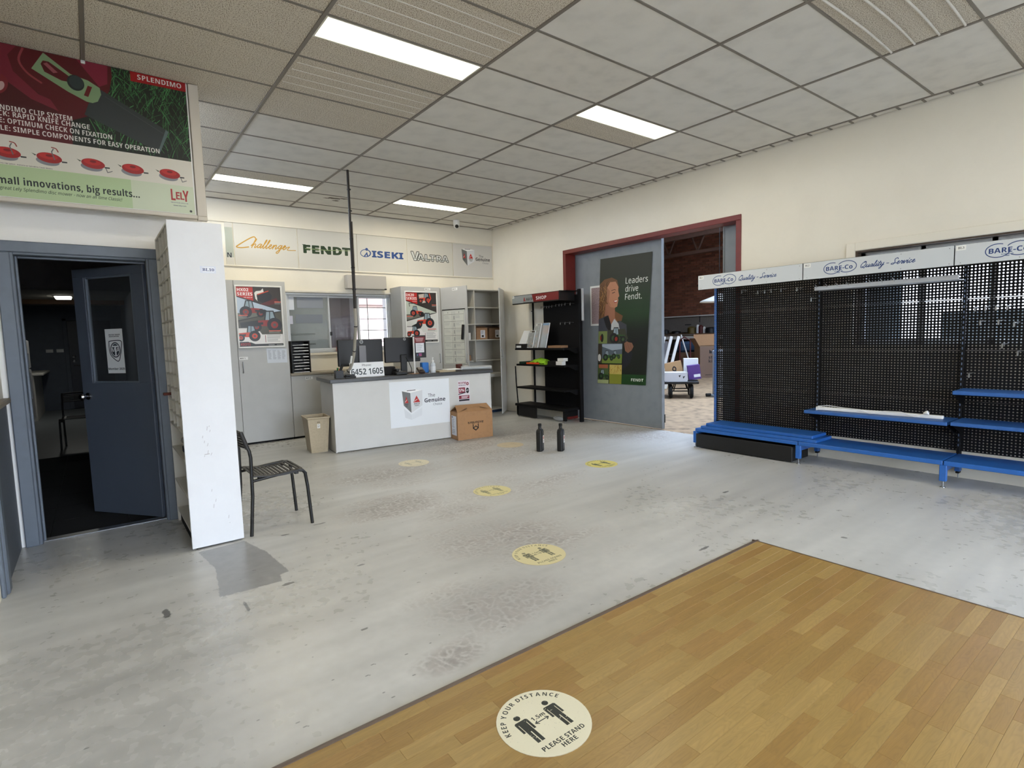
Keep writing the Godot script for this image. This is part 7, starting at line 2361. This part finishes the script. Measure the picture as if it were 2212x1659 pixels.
func build_workshop() -> void:
	var H := 5.2
	var pale: Material = mats.office_pale
	structure("wall_workshop_near", "rough inner face of the wall round the sliding doors", "wall", MB.new().box(5.12, 5.13, 2.80, H, -4.75, 1.55).box(5.0, 5.13, -0.2, H, -9.6, -4.75), pale)
	structure("wall_workshop_side", "pale painted side wall of the workshop", "wall", MB.new().box(5.12, 16.2, -0.2, H, 1.4, 1.55), mats.white)
	structure("wall_workshop_end", "far end wall of the workshop", "wall", MB.new().box(5.0, 16.2, -0.2, H, -9.8, -9.6), mats.roof)
	# brick wall: real courses where the doorway shows them
	var wb := structure("wall_workshop_brick", "dark red brick wall at the back of the workshop", "wall", MB.new().box(16.02, 16.25, -0.2, H, -9.8, 1.55), mats.mortar)
	var v := MB.new()
	var col := PackedColorArray()
	var r := RandomNumberGenerator.new()
	r.seed = 30
	for j in 46:
		var y := 1.75 + j * 0.076
		for i in 19:
			var z := -9.6 + i * 0.24 + (0.12 if j % 2 else 0.0)
			var n0 := v.v.size()
			v.box(16.005, 16.03, y, y + 0.066, z, z + 0.23)
			var t := r.randf_range(0.7, 1.25)
			var c := Color(0.20 * t, 0.075 * t, 0.042 * t)
			for k in v.v.size() - n0:
				col.append(c)
	var a := []
	a.resize(Mesh.ARRAY_MAX)
	a[Mesh.ARRAY_VERTEX] = v.v
	a[Mesh.ARRAY_NORMAL] = v.n
	a[Mesh.ARRAY_COLOR] = col
	var m := ArrayMesh.new()
	m.add_surface_from_arrays(Mesh.PRIMITIVE_TRIANGLES, a)
	var bo := part(wb, "brick_courses", m, mats.brick)
	bo.set_meta("kind", "stuff")
	# roof and trusses
	var rf := structure("roof_workshop", "dark sheet roof on steel trusses over the workshop", "roof", MB.new().box(5.0, 16.25, H, H + 0.1, -9.8, -2.2).box(5.0, 16.25, H, H + 0.1, 0.6, 1.55).box(5.0, 6.0, H, H + 0.1, -2.2, 0.6).box(14.0, 16.25, H, H + 0.1, -2.2, 0.6), mats.roof)
	part(rf, "skylight_sheet", MB.new().box(6.0, 14.0, H + 0.04, H + 0.044, -2.2, 0.6), mats.glass)
	for x in [8.6, 11.4, 14.2]:
		var tr := MB.new()
		tr.cbox(x - 0.05, x + 0.05, 3.85, 3.95, -9.6, 1.4, 0.004).cbox(x - 0.05, x + 0.05, 5.05, 5.15, -9.6, 1.4, 0.004)
		for k in 10:
			var z := -9.6 + k * 1.1
			tr.tube([Vector3(x, 3.9, z), Vector3(x, 5.1, z + 0.55)], 0.035, 6)
			tr.tube([Vector3(x, 5.1, z + 0.55), Vector3(x, 3.9, z + 1.1)], 0.035, 6)
		part(rf, "truss", tr, mottled(Color(0.32, 0.22, 0.18), mats.tile.albedo_texture, 0.7, 0.7))
	for k in 7:
		part(rf, "purlin", MB.new().box(5.12, 16.2, 5.12, 5.2, -9.2 + k * 1.1, -9.14 + k * 1.1), mats.roof)
	for q in [[10.0, -5.0, "lit tube light under the workshop roof"], [12.9, -6.2, "far lit tube light under the workshop roof"]]:
		var l := thing("workshop_light", q[2], "ceiling light", Vector3(q[0], 4.4, q[1]), "workshop lights")
		part(l, "tube", MB.new().cbox(q[0] - 0.08, q[0] + 0.08, 4.36, 4.42, q[1] - 0.6, q[1] + 0.6, 0.01), glow(Color(1, 0.97, 0.9), 0.9))
		part(l, "hanger", MB.new().tube([Vector3(q[0], 4.42, q[1]), Vector3(q[0], 5.2, q[1])], 0.01, 6), mats.steel)
		var o := AreaLight3D.new()
		o.name = "workshop_lamp_light"
		o.area_size = Vector2(0.15, 1.18)
		o.position = Vector3(0, -0.06, 0)
		o.rotation.x = -PI / 2
		o.light_energy = 0.6
		o.area_range = 15.0
		o.shadow_enabled = true
		l.add_child(o)
	# wash lamp shade
	var ls := thing("reflector_shade", "pale conical reflector shade hanging in the workshop", "lamp shade", Vector3(10.9, 2.1, -3.75))
	part(ls, "shade", MB.new().lathe(Transform3D(Basis(), Vector3(11.0, 2.10, -3.55)), [[0.46, 0.0], [0.44, 0.03], [0.12, 0.15], [0.05, 0.2], [0.0, 0.2]], 24), mats.shelf_white)
	part(ls, "rod", MB.new().tube([Vector3(11.0, 2.3, -3.55), Vector3(11.0, 5.2, -3.55)], 0.008, 6), mats.black)
	# trolley
	var tr := thing("garden_trolley", "black flat bed trolley with rubber wheels loaded with cartons", "trolley", Vector3(8.7, 0, -3.1))
	var tx := Transform3D(Basis(Vector3(0.62, 0, 0.7846), Vector3.UP, Vector3(-0.7846, 0, 0.62)), Vector3(8.72, 0, -3.05))
	part(tr, "deck", MB.new().obox(tx * Transform3D(Basis(), Vector3(0, 0.335, 0)), Vector3(0.70, 0.05, 0.86), 0.006), mats.black)
	for sz in [-1.0, 1.0]:
		part(tr, "axle", MB.new().tube([tx * Vector3(-0.2, 0.15, sz * 0.28), tx * Vector3(0.2, 0.15, sz * 0.28)], 0.012, 8), mats.black)
		for sx in [-1.0, 1.0]:
			var w := part(tr, "wheel", MB.new().lathe(tx * Transform3D(Basis(Vector3.FORWARD, PI / 2), Vector3(sx * 0.21 - 0.035, 0.15, sz * 0.28)), [[0.07, 0.0], [0.13, 0.0], [0.15, 0.02], [0.15, 0.05], [0.13, 0.07], [0.07, 0.07]], 20), mats.rubber)
			part(w, "hub", MB.new().lathe(tx * Transform3D(Basis(Vector3.FORWARD, PI / 2), Vector3(sx * 0.21 - 0.037, 0.15, sz * 0.28)), [[0.0, 0.0], [0.07, 0.0], [0.07, 0.074], [0.0, 0.074]], 14), mats.steel)
			part(tr, "strut", MB.new().tube([tx * Vector3(sx * 0.15, 0.15, sz * 0.28), tx * Vector3(sx * 0.10, 0.32, sz * 0.2)], 0.012, 6), mats.black)
	var marks := Cv.new(160, 90, Color(0.78, 0.78, 0.79))
	marks.poly([Vector2(96, 30), Vector2(112, 24), Vector2(104, 50)], Color(0.1, 0.1, 0.1))
	marks.poly([Vector2(126, 40), Vector2(142, 36), Vector2(130, 62)], Color(0.1, 0.1, 0.1))
	var king := Cv.new(200, 260, Color(0.46, 0.37, 0.31))
	var kd := Color(0.10, 0.07, 0.06)
	king.poly([Vector2(70, 60), Vector2(70, 30), Vector2(88, 44), Vector2(100, 24), Vector2(112, 44), Vector2(130, 30), Vector2(130, 60)], kd)
	king.text("storage", 66, 104, 24, kd, "bold")
	king.text("king", 66, 136, 24, kd, "bold")
	king.rect(40, 236, 60, 4, kd)
	var qk := Cv.new(160, 120, Color(0.66, 0.52, 0.36))
	qk.curve([Vector2(60, 90), Vector2(84, 80), Vector2(100, 50), Vector2(84, 36), Vector2(70, 56), Vector2(96, 72)], 10, kd)
	qk.line([Vector2(50, 76), Vector2(76, 98)], 9, kd)
	var loads := [
		["trolley_carton", "white carton with two black marks on the trolley", Transform3D(Basis(), Vector3(-0.10, 0.455, 0.21)), Vector3(0.46, 0.19, 0.36), mats.white, marks],
		["trolley_carton", "tan carton with a black squiggle tilted on the trolley", Transform3D(Basis(Vector3.BACK, 0.20), Vector3(-0.13, 0.575, -0.12)), Vector3(0.36, 0.34, 0.22), mats.carton, qk],
		["trolley_carton", "purple carton leaning on the trolley end", Transform3D(Basis(Vector3.BACK, 0.12), Vector3(0.265, 0.545, 0.18)), Vector3(0.25, 0.30, 0.22), mats.purple, null],
		["trolley_carton", "plain white carton behind the purple one on the trolley", Transform3D(Basis(), Vector3(0.22, 0.59, -0.14)), Vector3(0.30, 0.46, 0.22), mats.white, null],
	]
	for q in loads:
		var x: Transform3D = tx * q[2]
		var s: Vector3 = q[3]
		var b := thing(q[0], q[1], "carton", x.origin - Vector3(0, s.y / 2, 0), "cartons on the trolley")
		part(b, "box_body", MB.new().obox(x, s, 0.004), q[4])
		if q[5] != null:
			var mb := MB.new()
			var z := s.z / 2 + 0.001
			mb.print_quad(x * Vector3(-s.x / 2, -s.y / 2, z), x * Vector3(s.x / 2, -s.y / 2, z), x * Vector3(s.x / 2, s.y / 2, z), x * Vector3(-s.x / 2, s.y / 2, z))
			part(b, "printed_mark", mb, printed(q[5], 0.7))
		else:
			part(b, "label", MB.new().obox(x * Transform3D(Basis(), Vector3(0.05, -s.y * 0.25, s.z / 2)), Vector3(0.13, 0.06, 0.002), 0.0), mats.paper)
	# removal carton
	var bx := Transform3D(Basis(Vector3.UP, -0.7), Vector3(13.55, 0, -5.55))
	var k := thing("removal_carton", "tall brown removal carton with a crown mark and open lid in the workshop", "carton", bx.origin)
	part(k, "box_body", MB.new().obox(bx * Transform3D(Basis(), Vector3(0.1, 0.47, 0)), Vector3(0.78, 0.94, 0.6), 0.006), mats.carton_b)
	part(k, "lid_flap", MB.new().obox(bx * Transform3D(Basis(Vector3.RIGHT, -0.3), Vector3(0.1, 1.12, -0.33)), Vector3(0.78, 0.36, 0.008), 0.0), mats.carton)
	part(k, "lid_flap", MB.new().obox(bx * Transform3D(Basis(Vector3.BACK, 0.5), Vector3(-0.36, 1.05, 0)), Vector3(0.008, 0.30, 0.56), 0.0), mats.carton_b)
	var mb := MB.new()
	mb.print_quad(bx * Vector3(-0.29, 0.0, 0.302), bx * Vector3(0.49, 0.0, 0.302), bx * Vector3(0.49, 0.94, 0.302), bx * Vector3(-0.29, 0.94, 0.302))
	part(k, "printed_mark", mb, printed(king, 0.8))
	# grey cylinder on a foot
	var g := thing("gas_strut_stand", "grey round pedestal beside the pegboard end in the workshop", "pedestal", Vector3(9.25, 0, -2.48))
	part(g, "column", MB.new().lathe(Transform3D(Basis(), Vector3(9.22, 0.05, -2.44)), [[0.13, 0.0], [0.13, 0.86], [0.145, 0.86], [0.145, 0.92], [0.10, 0.95], [0.0, 0.95]], 20), paint(Color(0.62, 0.63, 0.65), 0.5))
	part(g, "base", MB.new().lathe(Transform3D(Basis(), Vector3(9.22, 0.0, -2.44)), [[0.0, 0.0], [0.18, 0.0], [0.18, 0.04], [0.13, 0.05]], 20), mats.slide)
	part(g, "caster", MB.new().tube([Vector3(9.02, 0.04, -2.62), Vector3(9.10, 0.04, -2.56)], 0.035, 10), mats.rubber)
	# bench, wall board and clutter
	var bn := thing("work_bench", "long dark work bench against the brick wall", "work bench", Vector3(15.5, 0, -7.0))
	part(bn, "bench_top", MB.new().cbox(15.2, 16.0, 1.24, 1.32, -9.8, -5.6, 0.006), mats.timber)
	part(bn, "apron", MB.new().cbox(15.22, 15.26, 1.12, 1.24, -9.8, -5.6, 0.004), mats.shelf_white)
	for z in [-9.7, -8.3, -6.9, -5.7]:
		part(bn, "leg", MB.new().cbox(15.25, 15.35, 0.0, 1.24, z - 0.05, z + 0.05, 0.006), mats.timber)
	part(bn, "lower_shelf", MB.new().cbox(15.3, 16.0, 0.40, 0.44, -9.8, -5.6, 0.004), mats.timber)
	var sb := thing("tool_board", "pale tool board on the brick wall above the bench", "tool board", Vector3(15.97, 1.36, -7.2))
	part(sb, "board", MB.new().cbox(15.96, 16.0, 1.36, 1.92, -9.0, -5.6, 0.004), mottled(Color(0.46, 0.43, 0.40), mats.tile.albedo_texture, 0.5, 0.8))
	part(sb, "top_rail", MB.new().cbox(15.90, 16.0, 1.92, 1.96, -9.1, -5.6, 0.004), mats.shelf_white)
	for q in [[-8.0, 1.62, 0.25], [-7.4, 1.7, 0.02], [-6.7, 1.74, 0.3], [-6.3, 1.60, 0.18], [-6.2, 1.78, 0.22]]:
		part(sb, "hung_tool", MB.new().cbox(15.93, 15.96, q[1], q[1] + (0.3 if q[2] < 0.05 else 0.03), q[0], q[0] + q[2], 0.004), mats.black)
	var clut := [[-8.55, 0.12, 0.16, mats.black, "dark tin on the workshop bench"], [-8.1, 0.16, 0.10, mats.black, "low dark toolbox on the workshop bench"], [-7.45, 0.14, 0.24, paint(Color(0.34, 0.28, 0.12), 0.5), "mustard tin on the workshop bench"], [-7.2, 0.06, 0.30, mats.white, "white bottle on the workshop bench"], [-7.08, 0.08, 0.28, paint(Color(0.30, 0.08, 0.06), 0.4), "dark red tin on the workshop bench"], [-6.95, 0.05, 0.22, mats.shelf_white, "cream bottle on the workshop bench"], [-6.7, 0.18, 0.2, mats.black, "black bench grinder on the workshop bench"], [-6.1, 0.07, 0.22, mats.white, "white spray can on the workshop bench"]]
	for q in clut:
		var z: float = q[0]
		var rr: float = q[1]
		var hh: float = q[2]
		single("bench_tin", q[4], "tin", MB.new().lathe(Transform3D(Basis(), Vector3(15.55, 1.32, z)), [[0.0, 0.0], [rr, 0.0], [rr, hh * 0.8], [rr * 0.8, hh * 0.9], [rr * 0.5, hh], [0.0, hh]], 12), q[3], "tins on the workshop bench")
	# wire display stand, shelving sections, blue tarp and a hand truck in front of the bench
	var ws := thing("wire_stand", "grey metal clothes rail in front of the workshop bench", "rail", Vector3(14.5, 0, -7.2))
	var wsm := MB.new()
	wsm.tube([Vector3(14.9, 0, -8.8), Vector3(14.9, 1.28, -8.8), Vector3(14.9, 1.28, -6.9), Vector3(14.9, 0, -6.9)], 0.02, 8)
	wsm.tube([Vector3(14.9, 0.6, -8.8), Vector3(14.9, 0.6, -6.9)], 0.014, 8)
	part(ws, "frame", wsm, mats.steel)
	for i in 4:
		var x := 9.55 + i * 0.07
		var z := -4.45 + i * 0.14
		var b := thing("leaning_panel", ["wide pale perforated shelf panel leaning beside the trolley", "narrow pale shelf post leaning right against the perforated panel", "narrow pale shelf post leaning between two others beside the trolley", "narrow pale shelf post leaning at the end of the row beside the trolley"][i], "panel", Vector3(x, 0, z), "leaning shelf panels")
		var px := Transform3D(Basis(Vector3.UP, -0.62) * Basis(Vector3.BACK, -0.20 - i * 0.02), Vector3(x, 0.66, z))
		part(b, "sheet", MB.new().obox(px, Vector3(0.30 if i == 0 else 0.07, 1.30, 0.03), 0.004), mats.shelf_white)
		if i == 0:
			var hs := MB.new()
			for u in 4:
				for w in 14:
					hs.obox(px * Transform3D(Basis(), Vector3(-0.11 + u * 0.07 + 0.03 * (w % 2), -0.55 + w * 0.08, 0.015)), Vector3(0.035, 0.03, 0.004), 0.0)
			part(b, "perforations", hs, mats.black_matt).set_meta("kind", "stuff")
	single("blue_tarp", "folded blue tarpaulin over a crate in the workshop", "tarpaulin", MB.new().obox(Transform3D(Basis(Vector3.UP, -0.5), Vector3(14.2, 0.90, -6.6)), Vector3(0.9, 0.34, 0.5), 0.06), paint(Color(0.12, 0.22, 0.32), 0.7))
	single("slatted_crate", "dark timber crate under the blue tarpaulin", "crate", MB.new().obox(Transform3D(Basis(Vector3.UP, -0.5), Vector3(14.2, 0.365, -6.6)), Vector3(0.85, 0.72, 0.48), 0.01), mats.timber)
	single("grey_carton", "pale grey carton behind the hand truck in the workshop", "carton", MB.new().obox(Transform3D(Basis(Vector3.UP, -0.6), Vector3(13.2, 0.55, -7.1)), Vector3(0.5, 1.1, 0.5), 0.01), paint(Color(0.45, 0.44, 0.45), 0.7))
	var ht := thing("hand_truck", "red and black hand truck standing behind the trolley", "hand truck", Vector3(11.6, 0, -4.9))
	var hm := MB.new()
	hm.tube([Vector3(11.5, 0.15, -5.05), Vector3(11.5, 1.15, -5.05), Vector3(11.56, 1.25, -4.95), Vector3(11.62, 1.15, -4.8), Vector3(11.62, 0.15, -4.8)], 0.018, 8)
	hm.tube([Vector3(11.5, 0.6, -5.05), Vector3(11.62, 0.6, -4.8)], 0.014, 8)
	part(ht, "frame", hm, paint(Color(0.30, 0.05, 0.05), 0.5))
	for z in [[11.46, -5.14], [11.66, -4.70]]:
		part(ht, "wheel", MB.new().tube([Vector3(z[0], 0.13, z[1]), Vector3(z[0] + 0.03, 0.13, z[1] + 0.06)], 0.13, 16), mats.rubber)
	single("white_pole", "white pole leaning in front of the bench", "pole", MB.new().tube([Vector3(13.2, 0.0, -5.75), Vector3(13.1, 1.30, -6.15)], 0.02, 8), mats.white)
	single("plastic_bag", "crumpled white plastic bag on the workshop floor by the trolley", "bag", MB.new().ball(Vector3(8.25, 0.13, -3.3), Vector3(0.16, 0.14, 0.16), 10, 7), mats.white)


# ---------------------------------------------------------------- floor stickers

func sticker_print(fade: float, yellow: Color, seed_: int) -> Cv:
	var N := 512
	var ink := Color(0.13, 0.16, 0.15).lerp(yellow, fade)
	var cv := Cv.new(N, N, yellow)
	cv.arc("KEEP YOUR DISTANCE", 256, 256, 204, -1.50, 1.12, 30, ink)
	cv.text("PLEASE STAND", 256, 428, 29, ink, "bold", 1, 1.04)
	cv.text("HERE", 262, 466, 29, ink, "bold", 1, 1.04)
	for q in [[152, 226], [352, 226]]:
		var P := func(a: float, b: float): return Vector2(q[0] + a, q[1] + b)
		cv.ell(q[0], q[1] - 74, 19, 19, ink)
		cv.poly([P.call(-34, -46), P.call(34, -46), P.call(42, -38), P.call(42, 42), P.call(28, 42), P.call(28, -24), P.call(24, -24), P.call(24, 136), P.call(3, 136), P.call(3, 48), P.call(-3, 48), P.call(-3, 136), P.call(-24, 136), P.call(-24, -24), P.call(-28, -24), P.call(-28, 42), P.call(-42, 42), P.call(-42, -38)], ink)
	cv.text("1.5m", 252, 224, 27, ink, "bold", 1, 1.05)
	cv.line([Vector2(210, 246), Vector2(294, 246)], 6, ink)
	for s in [-1.0, 1.0]:
		cv.line([Vector2(252 + s * 28, 234), Vector2(252 + s * 44, 246), Vector2(252 + s * 28, 258)], 6, ink)
	# scuffed-off ink and ground-in dirt
	var r := RandomNumberGenerator.new()
	r.seed = seed_
	for i in int(60 + fade * 700):
		var p := Vector2(r.randf_range(20, 492), r.randf_range(20, 492))
		var d := Vector2.from_angle(r.randf_range(-0.6, 0.6)) * r.randf_range(4, 26)
		cv.line([p, p + d], r.randf_range(1, 3 + fade * 6), yellow)
	for i in 160:
		var p := Vector2(r.randf_range(10, 500), r.randf_range(10, 500))
		cv.ell(p.x, p.y, r.randf_range(0.6, 2.2), r.randf_range(0.6, 2.0), yellow * 0.78)
	return cv


func build_stickers() -> void:
	var pale := Color(0.86, 0.83, 0.72)
	var sp := [
		[-0.102, 2.662, 0.011, 0.0, Color(0.88, 0.86, 0.76), "round cream keep-your-distance floor sticker on the laminate"],
		[0.889, 1.464, 0.0, 0.35, Color(0.84, 0.80, 0.62), "round yellowed keep-your-distance floor sticker between the laminate and the worn floor"],
		[1.516, 0.06, 0.0, 0.5, Color(0.83, 0.79, 0.58), "faded yellow floor sticker in the middle of the showroom"],
		[2.992, 0.031, 0.0, 0.15, Color(0.80, 0.75, 0.42), "strong yellow floor sticker towards the sliding door"],
		[1.516, -1.481, 0.0, 0.75, pale, "rubbed pale floor sticker in front of the counter poster"],
		[2.924, -1.514, 0.0, 0.93, Color(0.78, 0.72, 0.60), "blank worn floor sticker in front of the carton"],
	]
	for i in sp.size():
		var q: Array = sp[i]
		var c := Vector3(q[0], q[2], q[1])
		var t := thing("floor_sticker", q[5], "floor sticker", c, "distance stickers on the floor")
		part(t, "vinyl_disc", MB.new().lathe(Transform3D(), [[0.174, 0.0], [0.174, 0.0008], [0.1735, 0.001], [0.0, 0.001]], 48), mats.cream_plastic, true)
		var mb := MB.new()
		var y := 0.0014
		for k in 48:
			var a0 := TAU * k / 48
			var a1 := TAU * (k + 1) / 48
			var p0 := Vector2(cos(a0), sin(a0))
			var p1 := Vector2(cos(a1), sin(a1))
			mb.v.append_array([Vector3(0, y, 0), Vector3(p0.x, 0, p0.y) * 0.1735 + Vector3(0, y, 0), Vector3(p1.x, 0, p1.y) * 0.1735 + Vector3(0, y, 0)])
			mb.n.append_array([Vector3.UP, Vector3.UP, Vector3.UP])
			mb.t.append_array([Vector2(0.5, 0.5), Vector2(0.5, 0.5) + p0 * 0.5, Vector2(0.5, 0.5) + p1 * 0.5])
		part(t, "sticker_print", mb, printed(sticker_print(q[3], q[4], 50 + i), 0.5), true)


# ---------------------------------------------------------------- small fixtures

func build_loose_things() -> void:
	var c := thing("dome_camera", "small white dome camera with a black eye on the ceiling", "camera", Vector3(3.87, CEIL, -4.13))
	var o := Transform3D(Basis(), Vector3(3.87, CEIL, -4.13))
	part(c, "base", MB.new().lathe(o, [[0.0, -0.10], [0.052, -0.085], [0.056, -0.05], [0.056, -0.002], [0.0, -0.002]], 18), mats.white)
	part(c, "camera_ball", MB.new().ball(Vector3(3.87, CEIL - 0.095, -4.13), Vector3(0.05, 0.05, 0.05), 16, 10), mats.white)
	part(c, "lens", MB.new().ball(Vector3(3.853, CEIL - 0.112, -4.092), Vector3(0.034, 0.03, 0.026), 14, 8), mats.black)
